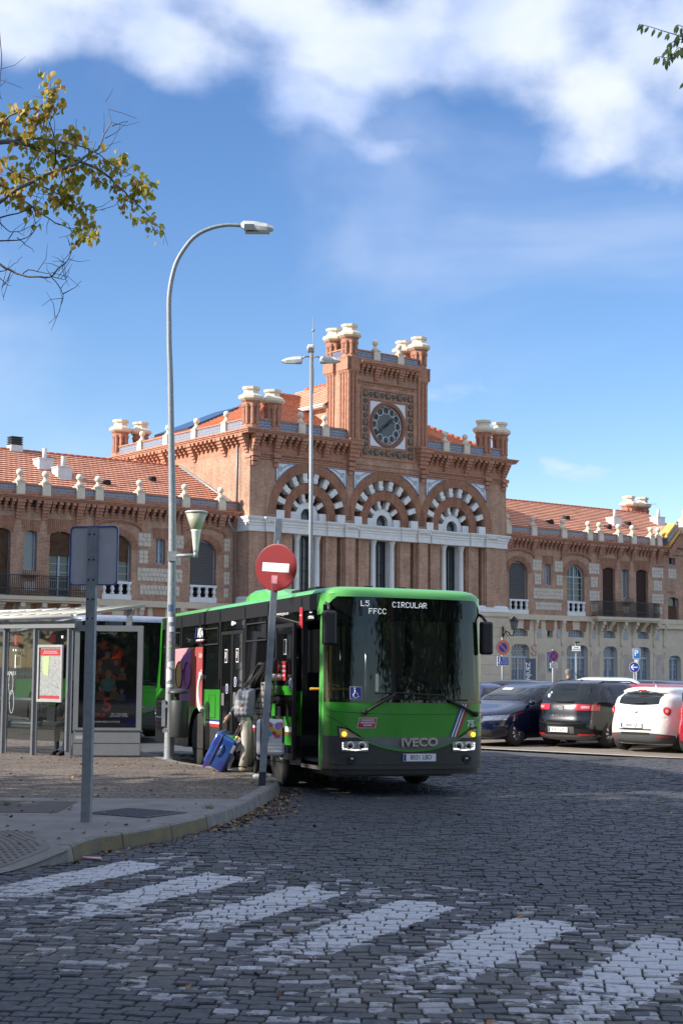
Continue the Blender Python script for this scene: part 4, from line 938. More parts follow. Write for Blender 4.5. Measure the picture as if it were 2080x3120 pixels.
# ================================================================ GROUND
def attr_rand(mb_obj): pass
def cobble_mat():
    m = bpy.data.materials.new('basalt_cobbles'); m.use_nodes = True; nt = m.node_tree; N = nt.nodes; L = nt.links
    b = N['Principled BSDF']
    geo = N.new('ShaderNodeNewGeometry'); tc = N.new('ShaderNodeTexCoord'); so = N.new('ShaderNodeSeparateXYZ'); L.new(tc.outputs['Object'], so.inputs[0])
    def mm(op, a, b_=None, c=None, clamp=False):
        o = N.new('ShaderNodeMath'); o.operation = op; o.use_clamp = clamp
        for i, v in enumerate((a, b_, c)):
            if v is None: continue
            if isinstance(v, (int, float)): o.inputs[i].default_value = v
            else: L.new(v, o.inputs[i])
        return o.outputs[0]
    def noise(scale, detail=5, rough=0.6, dist=0.0):
        t = N.new('ShaderNodeTexNoise'); L.new(tc.outputs['Object'], t.inputs['Vector']); t.inputs['Scale'].default_value = scale
        t.inputs['Detail'].default_value = detail; t.inputs['Roughness'].default_value = rough; t.inputs['Distortion'].default_value = dist; return t.outputs['Fac']
    def rng(v, a, b_, c=0.0, d=1.0):
        r = N.new('ShaderNodeMapRange'); L.new(v, r.inputs[0]); r.inputs[1].default_value = a; r.inputs[2].default_value = b_; r.inputs[3].default_value = c; r.inputs[4].default_value = d; return r.outputs[0]
    def mix(f, a, b_):
        x = N.new('ShaderNodeMixRGB')
        if isinstance(f, (int, float)): x.inputs[0].default_value = f
        else: L.new(f, x.inputs[0])
        for i, v in ((1, a), (2, b_)):
            if isinstance(v, tuple): x.inputs[i].default_value = (*v, 1)
            else: L.new(v, x.inputs[i])
        return x.outputs[0]
    rnd = geo.outputs['Random Per Island']
    cold = mix(rnd, (0.018,0.022,0.033), (0.034,0.038,0.051)); warm = mix(rnd, (0.062,0.056,0.049), (0.125,0.113,0.100))
    near = rng(so.outputs[1], 12.5, 10.0)                               # the worn pale setts lie at the near side of the crossing
    big = mm('MULTIPLY', mm('ADD', mm('MULTIPLY', near, 0.75), 0.12), rng(noise(1.1, 4), 0.38, 0.56))
    big = mm('MULTIPLY', big, mm('SUBTRACT', 1.0, mm('MULTIPLY', rng(mm('ADD', mm('MULTIPLY', so.outputs[0], -0.55), mm('MULTIPLY', so.outputs[1], -1.0)), -8.75, -8.45), 0.9)))
    big = mm('MAXIMUM', big, mm('MULTIPLY', rng(noise(0.55, 5, 0.6), 0.56, 0.72), 0.40))
    base = mix(big, cold, warm); base = mix(mm('MULTIPLY', rng(noise(0.9, 6, 0.7, 1.0), 0.60, 0.68), 0.55), base, (0.012,0.012,0.014)); base = mix(rng(noise(38, 5), 0.3, 0.75), base, mix(0.4, base, (0.13,0.13,0.13)))
    # zebra paint: skew coordinates alpha (along) and beta (across)
    F0 = (-2.07, 14.72); d = (0.46, 0.888); o = (0.865, -0.765)          # p = F0 - alpha*d + beta*o
    det = (-d[0])*o[1] - o[0]*(-d[1])
    def lin(cx, cy, c0): return mm('ADD', mm('ADD', mm('MULTIPLY', so.outputs[0], cx), mm('MULTIPLY', so.outputs[1], cy)), c0)
    ax, ay = o[1]/det, -o[0]/det; bx_, by_ = d[1]/det, -d[0]/det
    al = lin(ax, ay, -(ax*F0[0]+ay*F0[1])); be = lin(bx_, by_, -(bx_*F0[0]+by_*F0[1]))
    jit = mm('MULTIPLY', mm('SUBTRACT', noise(9, 3), 0.5), 0.14); be2 = mm('ADD', mm('ADD', be, jit), 0.02)
    fr = mm('FRACT', be2); s1 = mm('LESS_THAN', fr, 0.50); s2 = mm('GREATER_THAN', be2, -0.02); s3 = mm('LESS_THAN', be2, 6.6)
    aj = mm('ADD', al, mm('MULTIPLY', mm('SUBTRACT', rnd, 0.5), 0.15))
    a1 = mm('GREATER_THAN', aj, -0.02); a2 = mm('LESS_THAN', aj, 3.35)
    stripe = mm('MULTIPLY', mm('MULTIPLY', mm('MULTIPLY', s1, s2), s3), mm('MULTIPLY', a1, a2))
    worn = mm('ADD', mm('MULTIPLY', noise(8.0, 8, 0.75), 0.95), mm('MULTIPLY', rnd, 0.13))
    thr = mm('ADD', 0.345, mm('MULTIPLY', rng(al, 0.9, 3.2), 0.32))
    keep = rng(mm('SUBTRACT', worn, thr), -0.03, 0.06)
    halo = mm('MULTIPLY', mm('MULTIPLY', mm('GREATER_THAN', al, -0.9), mm('LESS_THAN', al, 3.9)), mm('MULTIPLY', s2, mm('GREATER_THAN', mm('ADD', mm('MULTIPLY', noise(5, 6, .7), .75), mm('MULTIPLY', rnd, 0.35)), 0.66)))
    paint = mm('MAXIMUM', mm('MULTIPLY', stripe, keep), mm('MULTIPLY', halo, 0.55))
    hgt = rng(so.outputs[2], -0.016, -0.008); paint = mm('MULTIPLY', paint, hgt)
    base = mix(paint, base, mix(rng(noise(30, 4), .3, .7), (0.34,0.35,0.38), (0.50,0.50,0.52)))
    # joint dirt low on the stone flanks
    base = mix(rng(so.outputs[2], -0.020, -0.010), (0.020,0.018,0.017), base)
    L.new(base, b.inputs['Base Color']); L.new(rng(noise(14, 5), 0.3, 0.7, 0.5, 0.78), b.inputs['Roughness']); b.inputs['Specular IOR Level'].default_value = 0.4
    bp = N.new('ShaderNodeBump'); bp.inputs['Strength'].default_value = 0.7; bp.inputs['Distance'].default_value = 0.008; L.new(noise(45, 6, 0.65), bp.inputs['Height']); L.new(bp.outputs[0], b.inputs['Normal'])
    return m
# pavement edge (kerb top line) ----------------------------------------------------------
KT = [(-3.40,13.0),(-3.02,14.0),(-2.66,14.65),(-2.49,15.43),(-2.21,15.84),(-1.91,16.49),(-1.66,17.2),(-1.46,17.94),(-1.31,18.7),(-1.21,19.35),(-1.11,20.3),(-0.99,21.3),(-0.91,22.2),(-0.93,22.9),(-1.05,23.5),(-1.38,24.3)]
a20 = radians(20)
for t in (6.0, 10.0, 14.0, 30.0): KT.append((-0.2526-sin(a20)*t-0.55, 21.4+cos(a20)*t-0.2))
def kx(y):
    for (x0, y0), (x1, y1) in zip(KT[:-1], KT[1:]):
        if y0 <= y <= y1: return x0+(x1-x0)*(y-y0)/(y1-y0)
    if y < 13.0: return -3.40-(13.0-y)*0.40
    return KT[-1][0]
def pz(y): 
    t = min(1, max(0, (y-13.9)/1.1)); return 0.012+0.138*t*t*(3-2*t)
# cobbles as real setts near the camera
rc = random.Random(11); vs = []; fs = []
y = 6.3; row = 0
while y < 31.5:
    rh = 0.114+rc.uniform(-0.010, 0.014); row += 1
    xm = 0.25*y+0.7; x = -xm - rc.uniform(0, .2); slope = -0.10 if y < 40 else 0
    while x < xm:
        w_ = rc.uniform(0.118, 0.192); cx, cy = x+w_/2, y+rh/2
        # rows drift slightly and bow
        yy = cy + 0.05*sin(cx*1.7+y*0.6) - 0.07*cx
        if cx > kx(yy)+0.03 if yy > 13 else cx > kx(yy)+0.02:
            hx_, hy_ = w_/2-0.002-rc.uniform(0, .004), rh/2-0.004-rc.uniform(0, .005); dz = rc.uniform(-0.007, 0.005); tx, ty = rc.uniform(-.05, .05), rc.uniform(-.06, .06)
            rot = rc.uniform(-.05, .05)-0.07+0.085*cos(cx*1.7+y*0.6); cr_, sr_ = cos(rot), sin(rot); o = len(vs)
            def P(a, b_, z, tilt=1.0): return (cx+a*cr_-b_*sr_, yy+a*sr_+b_*cr_, z+tilt*(a*tx+b_*ty))
            ins = 0.022; k = rc.uniform(0.7, 1.0)
            k *= .013; j1, j2 = rc.uniform(.005, .02), rc.uniform(.005, .02); outer = [(-hx_+k, -hy_), (hx_-k, -hy_), (hx_, -hy_+j1), (hx_, hy_-.012), (hx_-.012, hy_), (-hx_+j2, hy_), (-hx_, hy_-k), (-hx_, -hy_+k)]
            vs += [P(a, b_, -0.035, 0) for a, b_ in outer] + [P(a, b_, -0.009+dz) for a, b_ in outer] + [P(a*0.93, b_*0.89, dz) for a, b_ in outer]
            for q in range(8):
                n_ = (q+1) % 8; fs += [(o+q, o+n_, o+8+n_, o+8+q), (o+8+q, o+8+n_, o+16+n_, o+16+q)]
            fs.append(tuple(o+16+q for q in range(8)))
        x += w_
    y += rh
COBBLE = cobble_mat()
mb = MB(); mb.v = vs; mb.f = fs; mb.m = [0]*len(fs); mb.sm = [False]*len(fs)
structure(mb.build('cobbled_road', COBBLE), 'dark basalt sett road with a worn white zebra crossing')
# far and side ground sheet
def ground_mat():
    m = bpy.data.materials.new('road_bed'); m.use_nodes = True; nt = m.node_tree; N = nt.nodes; L = nt.links; b = N['Principled BSDF']; b.inputs['Roughness'].default_value = 0.8
    tc = N.new('ShaderNodeTexCoord'); br = N.new('ShaderNodeTexBrick'); L.new(tc.outputs['Object'], br.inputs['Vector']); br.inputs['Scale'].default_value = 1
    br.inputs['Brick Width'].default_value = 0.2; br.inputs['Row Height'].default_value = 0.16; br.inputs['Mortar Size'].default_value = 0.012
    br.inputs['Color1'].default_value = (0.06,0.063,0.072,1); br.inputs['Color2'].default_value = (0.09,0.092,0.10,1); br.inputs['Mortar'].default_value = (0.025,0.023,0.02,1)
    L.new(br.outputs['Color'], b.inputs['Base Color']); return m
mb = MB(); mb.poly([(-12,5.5,-0.016),(12,5.5,-0.016),(12,31.8,-0.016),(-12,31.8,-0.016)]); structure(mb.build('joint_grit', mat('joint_grit', (.030,.027,.024), .95, col2=(.05,.045,.035), vs=12, bump=.5)))
mb = MB(); mb.poly([(-400,-200,-0.04),(400,-200,-0.04),(400,700,-0.04),(-400,700,-0.04)]); structure(mb.build('ground', ground_mat()))
# parking court beyond the stone line
SAND = mat('parking_court_ground', (0.15,0.125,0.10), 0.92, col2=(0.25,0.215,0.17), vs=2.5, bump=0.5, bs=60)
ln = Vector((0.78, -0.62)).normalized(); nn = Vector((0.62, 0.78)).normalized(); L0 = Vector((3.35, 34.4))
def lp(a, b_): p = L0 + ln*a + nn*b_; return (p.x, p.y)
mb = MB(); mb.poly([(*lp(-60, 0.0), -0.012), (*lp(60, 0.0), -0.012), (*lp(60, 60), -0.012), (*lp(-60, 60), -0.012)]); structure(mb.build('parking_court', SAND))
mb = MB()
for k in range(-20, 60):
    a0 = k*1.0; mb.poly([(*lp(a0+.008, -0.14), 0.003), (*lp(a0+.992, -0.14), 0.003), (*lp(a0+.992, 0.14), 0.003), (*lp(a0+.008, 0.14), 0.003)])
structure(mb.build('stone_edge_line', mat('pale_stone_edge', (0.30,0.28,0.24), 0.85, col2=(0.42,0.39,0.34), vs=3)))
# pavement -----------------------------------------------------------------------------
def pave_mat():
    m = bpy.data.materials.new('washed_aggregate_paving'); m.use_nodes = True; nt = m.node_tree; N = nt.nodes; L = nt.links; b = N['Principled BSDF']; b.inputs['Roughness'].default_value = 0.9
    tc = N.new('ShaderNodeTexCoord'); so = N.new('ShaderNodeSeparateXYZ'); L.new(tc.outputs['Object'], so.inputs[0])
    def noise(s, d=4, r=0.6):
        t = N.new('ShaderNodeTexNoise'); L.new(tc.outputs['Object'], t.inputs['Vector']); t.inputs['Scale'].default_value = s; t.inputs['Detail'].default_value = d; t.inputs['Roughness'].default_value = r; return t.outputs['Fac']
    v = N.new('ShaderNodeTexVoronoi'); v.inputs['Scale'].default_value = 34; L.new(tc.outputs['Object'], v.inputs['Vector'])
    r = N.new('ShaderNodeValToRGB'); L.new(v.outputs['Color'], r.inputs[0]); e = r.color_ramp.elements; e[0].color = (0.045,0.034,0.027,1); e[1].color = (0.25,0.205,0.165,1); e[0].position = 0.15; e[1].position = 0.9; q = e.new(0.5); q.color = (0.105,0.080,0.064,1)
    r2 = N.new('ShaderNodeMapRange'); L.new(noise(0.8, 6, .7), r2.inputs[0]); r2.inputs[1].default_value = .3; r2.inputs[2].default_value = .7; r2.inputs[3].default_value = .72; r2.inputs[4].default_value = 1.2
    vm = N.new('ShaderNodeVectorMath'); vm.operation = 'SCALE'; L.new(r.outputs[0], vm.inputs[0]); L.new(r2.outputs[0], vm.inputs['Scale'])
    # pale joint lines every 2.4 m in y
    def mm(op, a, b_):
        o = N.new('ShaderNodeMath'); o.operation = op
        for i, x in enumerate((a, b_)):
            if isinstance(x, (int, float)): o.inputs[i].default_value = x
            else: L.new(x, o.inputs[i])
        return o.outputs[0]
    f = mm('FRACT', mm('MULTIPLY', mm('ADD', so.outputs[1], 0.55), 1/2.1), 0); line = mm('LESS_THAN', f, 0.055)
    mx = N.new('ShaderNodeMixRGB'); L.new(mm('MULTIPLY', line, 0.8), mx.inputs[0]); L.new(vm.outputs[0], mx.inputs[1]); mx.inputs[2].default_value = (0.17,0.155,0.14,1)
    L.new(mx.outputs[0], b.inputs['Base Color']); bp = N.new('ShaderNodeBump'); bp.inputs['Strength'].default_value = .5; bp.inputs['Distance'].default_value = .01; L.new(v.outputs['Distance'], bp.inputs['Height']); L.new(bp.outputs[0], b.inputs['Normal']); return m
CONC = mat('pavement_concrete', (0.135,0.125,0.115), 0.88, col2=(0.22,0.21,0.20), vs=1.8, bump=0.35, bs=45)
TACT = mat('tactile_paving', (0.12,0.112,0.104), 0.9, col2=(0.17,0.162,0.155), vs=4, bump=0.2)
ASPH = mat('pavement_patch_asphalt', (0.07,0.062,0.056), 0.95, col2=(0.12,0.105,0.095), vs=20, bump=0.6, bs=90)
def strip(mb, y0, y1, xl, xr_off=0.2, dy=0.1, dz=0.0, m=0, xr=None):
    n = max(1, int((y1-y0)/dy)); vs_ = []
    for i in range(n+1):
        yy = y0+(y1-y0)*i/n; a = xl(yy) if callable(xl) else xl; b_ = (xr(yy) if callable(xr) else xr) if xr is not None else kx(yy)-(xr_off if yy > 14.7 else -0.03)
        vs_ += [(a, yy, pz(yy)+dz), (b_, yy, pz(yy)+dz)]
    mb.add(vs_, [(2*i, 2*i+1, 2*i+3, 2*i+2) for i in range(n)], m)
mb = MB(); strip(mb, 19.7, 50, -40, 0.16, 0.2, 0, 0); strip(mb, 6.0, 19.7, -40, 0.16, 0.1, 0, 1)
mb.add([(-40, 19.7, 0.15), (-2, 19.7, 0.15), (-2, 19.7, 0), (-40, 19.7, 0)], [(0,1,2,3)], 1)
strip(mb, 17.75, 19.2, -40, 0, 0.2, 0.004, 2, xr=-3.35)
structure(mb.build('pavement', [pave_mat(), CONC, ASPH]), 'raised pavement of speckled aggregate with a concrete margin')
# tactile dropped crossing: blister slab
mb = MB(); strip(mb, 10.5, 15.9, -7, 0, 0.1, 0.004, 0, xr=lambda q: min(-2.75 - (q-14.6)*0.30 if q > 14.6 else -2.8, kx(q)-0.12)-0.05)
for j in range(44):
    for i in range(44):
        yy = 12.3+j*0.08; xx = -6.2+i*0.08+(0.04 if j % 2 else 0)
        if xx < min(-2.75-(yy-14.6)*0.30 if yy > 14.6 else -2.8, kx(yy)-0.12)-0.14 and -0.28*yy < xx:
            z = pz(yy)+0.004; mb.add([(xx+0.026*cos(a), yy+0.026*sin(a), z) for a in [k*pi/3 for k in range(6)]] + [(xx+0.017*cos(a), yy+0.017*sin(a), z+0.009) for a in [k*pi/3 for k in range(6)]], [(k, (k+1) % 6, 6+(k+1) % 6, 6+k) for k in range(6)] + [(6,7,8,9,10,11)])
structure(mb.build('tactile_paving', TACT))
# kerb stones
KERB = mat('granite_kerb', (0.13,0.125,0.118), 0.85, col2=(0.23,0.22,0.21), vs=6, bump=0.5, bs=55)
KERBY = mat('kerb_with_faded_yellow', (0.105,0.10,0.09), 0.88, col2=(0.20,0.155,0.06), vs=3.4, bump=0.4, bs=40)
mb = MB()
pts = [Vector(p) for p in KT]
segs = []; acc = 0
path = [pts[0]]
for a, b_ in zip(pts[:-1], pts[1:]):
    n = max(1, int((b_-a).length/0.12)); path += [a.lerp(b_, (i+1)/n) for i in range(n)]
cum = [0]
for a, b_ in zip(path[:-1], path[1:]): cum.append(cum[-1]+(b_-a).length)
stone = 0.92; i = 0; si = 0
while i < len(path)-1:
    j = i
    while j < len(path)-1 and cum[j]-cum[i] < stone: j += 1
    sec = path[i:j+1]; o = len(mb.v); nv = 0; yel = 1 if 2 <= si <= 4 else 0
    ring_ = []
    for k, p in enumerate(sec):
        q0 = path[max(0, i+k-1)]; q1 = path[min(len(path)-1, i+k+1)]; d = (q1-q0).normalized(); nr = Vector((d.y, -d.x))  # outward (road side)
        if k == 0: p = p + d*0.010
        if k == len(sec)-1: p = p - d*0.010
        h = pz(p.y)+0.004; r_ = rc.uniform(-.002, .002)
        for off, z in ((-0.17, -0.03), (-0.17, h-.002), (-0.02, h+r_), (0.0, h-0.02), (0.03, -0.03)): ring_.append((p.x+nr.x*off, p.y+nr.y*off, z))
        nv += 1
    fs_ = []
    fm = []
    for k in range(nv-1):
        for q in range(4): fs_.append((k*5+q, (k+1)*5+q, (k+1)*5+q+1, k*5+q+1)); fm.append(1 if (yel and q == 3) else 0)
    base_ = len(mb.v); mb.v += ring_
    for f_, m_ in zip(fs_, fm): mb.f.append(tuple(base_+t for t in f_)); mb.m.append(m_); mb.sm.append(False)
    for e_ in (0, (nv-1)*5): mb.f.append(tuple(base_+e_+t for t in range(5))); mb.m.append(0); mb.sm.append(False)
    i = j; si += 1
structure(mb.build('kerb', [KERB, KERBY]), 'curved granite kerb with traces of yellow paint')
# manhole cover
mc = thing('manhole_cover', 'patterned dark metal access cover set in the concrete pavement beside the kerb', 'manhole cover', (-2.41, 17.78, 0.154), -0.55)
mb = MB(); mb.box(-0.46, 0.46, -0.38, 0.38, 0, 0.006); mb.build('frame', mat('cast_iron_frame', (.06,.06,.065), .6), mc)
mb = MB()
for i in range(18):
    for j in range(15):
        x, y_ = -0.40+i*0.046, -0.335+j*0.048; mb.box(x-0.012, x+0.012, y_-0.006, y_+0.006, 0.006, 0.011)
mb.box(-0.43, 0.43, -0.36, 0.36, 0.0062, 0.0075); mb.build('tread_plate', mat('dark_cast_iron', (0.05,0.052,0.065), 0.5, 0.5), mc)
# fallen leaves
def leaf_shape(k=0.05):
    return [(0, -0.55*k, 0), (0.35*k, -0.4*k, .08*k), (0.55*k, 0.05*k, .22*k), (0.28*k, 0.42*k, .1*k), (0, 0.85*k, 0), (-0.28*k, 0.42*k, .1*k), (-0.55*k, 0.05*k, .22*k), (-0.35*k, -0.4*k, .08*k)]
LEAFD = [mat('dry_leaf_brown', (0.10,0.045,0.02), 0.8), mat('dry_leaf_tan', (0.27,0.155,0.07), 0.8), mat('dry_leaf_yellow', (0.30,0.20,0.05), 0.8)]
def leaf_at(mb, p, k, rot, m, flat=True):
    vs_ = [rot @ Vector(v) + Vector(p) for v in leaf_shape(k)]; mb.add(vs_, [(0,1,2,3,4), (0,4,5,6,7)], m)
from mathutils import Euler
mb = MB(); rl = random.Random(3)
def drop(x, y_, z, k=None):
    k = k or rl.uniform(0.025, 0.05); rt = Euler((rl.uniform(-.6, .6), rl.uniform(-.6, .6), rl.uniform(0, 6.3))).to_matrix(); leaf_at(mb, (x, y_, z+k*0.2), k, rt, rl.choice((0, 0, 0, 0, 1, 1, 2)))
for i in range(290):
    y_ = rl.uniform(17.2, 22.8); x = kx(y_)+0.05+abs(rl.gauss(0, 0.16)); drop(x, y_, 0.0)
for i in range(60): y_ = rl.gauss(19.6, 0.5); drop(-0.75+rl.gauss(0, 0.12)+0.03*(y_-19), y_, 0.0)
for i in range(50): y_ = rl.uniform(14.2, 17.2); drop(kx(y_)+0.08+abs(rl.gauss(0, 0.2)), y_, 0)
for i in range(120): y_ = rl.uniform(8, 31); drop(rl.uniform(-0.22*y_, 0.23*y_) if rl.random() < .4 else rl.uniform(-1.5, 1.0)-0.03*y_, y_, 0.0 if True else 0) if True else 0
for i in range(150): y_ = rl.uniform(12.8, 28); x = rl.uniform(-0.26*y_, kx(y_)-0.2); drop(x, y_, pz(y_))
mb2 = MB()
keepf = []
lo = mb.build('fallen_leaves', LEAFD); tag(lo, 'brown and yellow leaves fallen along the kerb and over the road', 'leaves', kind='stuff')
# discarded can
cn_ = MB(); cn_.lathe([(0.02, -0.075), (0.030, -0.068), (0.030, 0.06), (0.022, 0.072)], (0, 0, 0), 12, ax='x')
oc = cn_.build('flattened_can', [mat('crumpled_pink_can', (0.35,0.04,0.06), 0.4, 0.3, col2=(0.65,0.55,0.58), vs=14)]); oc.location = (-2.42, 14.72, 0.022); oc.rotation_euler = (0, 0, -0.25); oc.scale = (1.35, 0.9, 0.55)
tag(oc, 'flattened pink and white drink can lying at the foot of the kerb', 'can')
# grass tufts at the sign post foot
gt = MB()
for cx, cy, cz in ((-1.14, 22.0, .15), (-1.0, 22.35, .15), (-1.62, 18.4, .15), (-4.15, 18.6, .15)):
    for i in range(26):
        a = rl.uniform(0, 6.3); r_ = rl.uniform(0, 0.07); h = rl.uniform(0.03, 0.09); x, y_ = cx+r_*cos(a), cy+r_*sin(a)
        gt.add([(x-.003, y_, cz), (x+.003, y_, cz), (x+cos(a)*h*.5, y_+sin(a)*h*.5, cz+h)], [(0,1,2)])
tag(gt.build('grass', mat('weed_green', (0.09,0.13,0.025), 0.8)), 'tufts of grass growing at the kerb', 'grass', kind='stuff')
# ================================================================ BUSES
GREEN = mat('bus_green_paint', (0.028,0.245,0.017), 0.28, var=0.13, vs=1.6, coat=0.6)
GREENR = mat('bus_roof_green', (0.10,0.40,0.085), 0.36, var=0.06, vs=2, coat=0.5)
GREYP = mat('bus_skirt_grey', (0.030,0.031,0.032), 0.45, var=0.1, coat=0.2)
BLACKP = mat('black_plastic', (0.014,0.014,0.016), 0.42, var=0.1)
BGLASS = glass('bus_side_glass', tint=(0.22,0.25,0.24), trans=0.25, base=(0.006,0.007,0.008))
WGLASS = glass('bus_windshield', tint=(0.50,0.56,0.58), trans=0.60, base=(0.006,0.008,0.009))
BGLOSS = glass('black_gloss_panel', trans=0.0, base=(0.006,0.006,0.007))
RUB = mat('rubber', (0.012,0.012,0.012), 0.75, var=0.2)
TYRE = mat('tyre', (0.022,0.021,0.020), 0.85, var=0.3, vs=20)
RIM = mat('dusty_rim', (0.10,0.10,0.10), 0.5, 0.5, var=0.2)
CHROME = mat('chrome', (0.75,0.76,0.78), 0.12, 1.0, var=0)
LAMPR = mat('lamp_reflector', (0.40,0.41,0.44), 0.16, 0.85, var=0.25, vs=30)
LED = mat('lit_led', (1,1,1), 0.4, var=0, emit=(1,0.98,0.93), es=1.3)
AMBER = mat('lit_amber', (0.8,0.35,0.02), 0.4, var=0, emit=(1.0,0.45,0.03), es=1.8)
SIGNW = mat('lit_display_dot', (0.8,0.8,0.8), 0.5, var=0, emit=(0.92,0.97,1.0), es=0.35)
REDS = mat('sticker_red', (0.38,0.025,0.035), 0.4, var=0.06)
BLUES = mat('sticker_blue', (0.02,0.035,0.22), 0.4, var=0.06)
WHTS = mat('sticker_white', (0.70,0.70,0.71), 0.45, var=0.04)
YELB = mat('grab_yellow', (0.62,0.33,0.02), 0.4, var=0.05)
GREYI = mat('interior_grey', (0.16,0.17,0.18), 0.7, var=0.1)
SKIN = mat('skin', (0.42,0.24,0.17), 0.6, var=0.06)
HAIRB = mat('dark_hair', (0.010,0.008,0.008), 0.55, var=0.3, vs=40)
BW, BL = 2.55, 10.75
NE = 4.6
def fy(x, z, d=0.0):
    """front surface y of the bus at cross position x (inset d)"""
    a = BW/2; X = min(1.0, abs(x-a)/(a-d)); y = 0.46*(1-(max(0.0, 1-X**NE))**(1/NE)); y += 0.05*X*X
    return y + max(0, z-1.3)*0.045 + d
def tilt(x, y, z): return (x, y, z - 0.0140*(y-5.2) - 0.013*(x-1.27))
def fband(mb, x0, x1, lo, hi, off=0.0, m=0, nx=24, nz=1, d=0.0):
    """band on the front surface between curves lo(x), hi(x)"""
    xs = []
    for i in range(nx+1):
        t = i/nx; xs.append(x0+(x1-x0)*t)
    if x0 < 0.12: xs = [x0+(x1-x0)*(1-cos(pi*i/nx))/2 for i in range(nx+1)]
    L_ = lo if callable(lo) else (lambda x: lo); H_ = hi if callable(hi) else (lambda x: hi)
    vs_ = []
    for x in xs:
        for j in range(nz+1):
            z = L_(x)+(H_(x)-L_(x))*j/nz
            e = 0.004; nx_ = Vector((-(fy(min(BW-.001, x+e), z)-fy(max(.001, x-e), z))/(2*e), 1.0)).normalized()
            vs_.append((x-nx_.x*off, fy(x, z, d)-nx_.y*off, z))
    k = nz+1
    mb.add(vs_, [(i*k+j, (i+1)*k+j, (i+1)*k+j+1, i*k+j+1) for i in range(nx) for j in range(nz)], m, True)
def fpoly(mb, pts, off, m=0):
    mb.add([(x, fy(x, z)-off, z) for x, z in pts], [tuple(range(len(pts)))], m)
def ins(z): return max(0.0, (z-1.4))*0.03
def wheel(parent, c, r, w, side, rim_r, mats=(TYRE, RIM), spokes=0):
    """side -1: outer face towards -x"""
    t = thing('wheel', None, None); t.parent = parent; x, y, z = c
    q = MB(); q.lathe([(rim_r, -w/2), (r*0.93, -w/2), (r, -w/2+.03), (r, w/2-.03), (r*0.93, w/2), (rim_r, w/2)], c, 36, ax='x'); q.build('tyre', mats[0], t)
    q = MB(); s = side
    q.lathe([(rim_r, s*w*0.46), (rim_r*0.94, s*w*0.46), (rim_r*0.88, s*w*0.30), (rim_r*0.5, s*w*0.18), (rim_r*0.42, s*w*0.36), (rim_r*0.1, s*w*0.38)], c, 28, ax='x')
    q.lathe([(rim_r, -w*0.4), (rim_r, w*0.4)], c, 24, ax='x')
    n = spokes or 10
    if spokes:
        for k in range(spokes):
            a = 2*pi*k/spokes
            for da in (-0.10, 0.10):
                p = Vector((x+s*w*0.42, y+rim_r*0.2*cos(a), z+rim_r*0.2*sin(a))); p2 = Vector((x+s*w*0.44, y+rim_r*0.92*cos(a+da), z+rim_r*0.92*sin(a+da))); q.tube([p, p2], 0.019, 5, 1)
    else:
        for k in range(n): a = 2*pi*k/n; q.lathe([(0.018, s*w*0.36), (0.014, s*w*0.42)], (x, y+rim_r*0.30*cos(a), z+rim_r*0.30*sin(a)), 6, ax='x')
    q.build('rim', [mats[1] if not spokes else mat('wheel_dark', (0.02,0.02,0.02), 0.5) if 'wheel_dark' not in bpy.data.materials else bpy.data.materials['wheel_dark'], mats[1]] if spokes else mats[1], t)
    return t
FONT57 = {'L': ['1....','1....','1....','1....','1....','1....','11111'], '5': ['11111','1....','1111.','....1','....1','1...1','.111.'],
 'C': ['.111.','1...1','1....','1....','1....','1...1','.111.'], 'I': ['.111.','..1..','..1..','..1..','..1..','..1..','.111.'],
 'R': ['1111.','1...1','1...1','1111.','1.1..','1..1.','1...1'], 'U': ['1...1','1...1','1...1','1...1','1...1','1...1','.111.'],
 'A': ['..1..','.1.1.','1...1','1...1','11111','1...1','1...1'], 'F': ['11111','1....','1....','1111.','1....','1....','1....']}
def sheet_to_bus_side(mb, outer, holes, x, m): mb.sheet(outer, holes, x, 'yz', m)
def rectp(a, b_, c, d): return [(a, c), (b_, c), (b_, d), (a, d)]
def side_poly(mb, y0, y1, z0, z1, arches, x, m):
    """side panel with wheel arch notches along the lower edge, laid as plain polygons"""
    cut = [y0]; parts = []; cur = [(y0, z1), (y0, z0)]
    for yc, r in sorted(arches):
        top = 0.5+r*0.95; P = [(yc-r*cos(pi*i/24), 0.50+r*0.95*sin(pi*i/24)) for i in range(25)]
        if z0 >= top: continue
        L_ = ([(yc-r, z0)] if z0 < .5 else []) + [p for p in P[:13] if z0 <= p[1] <= z1]; R_ = [p for p in P[12:] if z0 <= p[1] <= z1] + ([(yc+r, z0)] if z0 < .5 else [])
        if z0 >= .5: k = r*sqrt(1-((z0-.5)/(r*.95))**2); L_ = [(yc-k, z0)] + L_; R_ = R_ + [(yc+k, z0)]
        if top > z1: k = r*sqrt(1-((z1-.5)/(r*.95))**2); mb.sheet(cur + L_ + [(yc-k, z1)], (), x, 'yz', m); cur = [(yc+k, z1)] + R_
        else: cur = cur + L_ + R_[1:]
    mb.sheet(cur + [(y1, z0), (y1, z1)], (), x, 'yz', m)
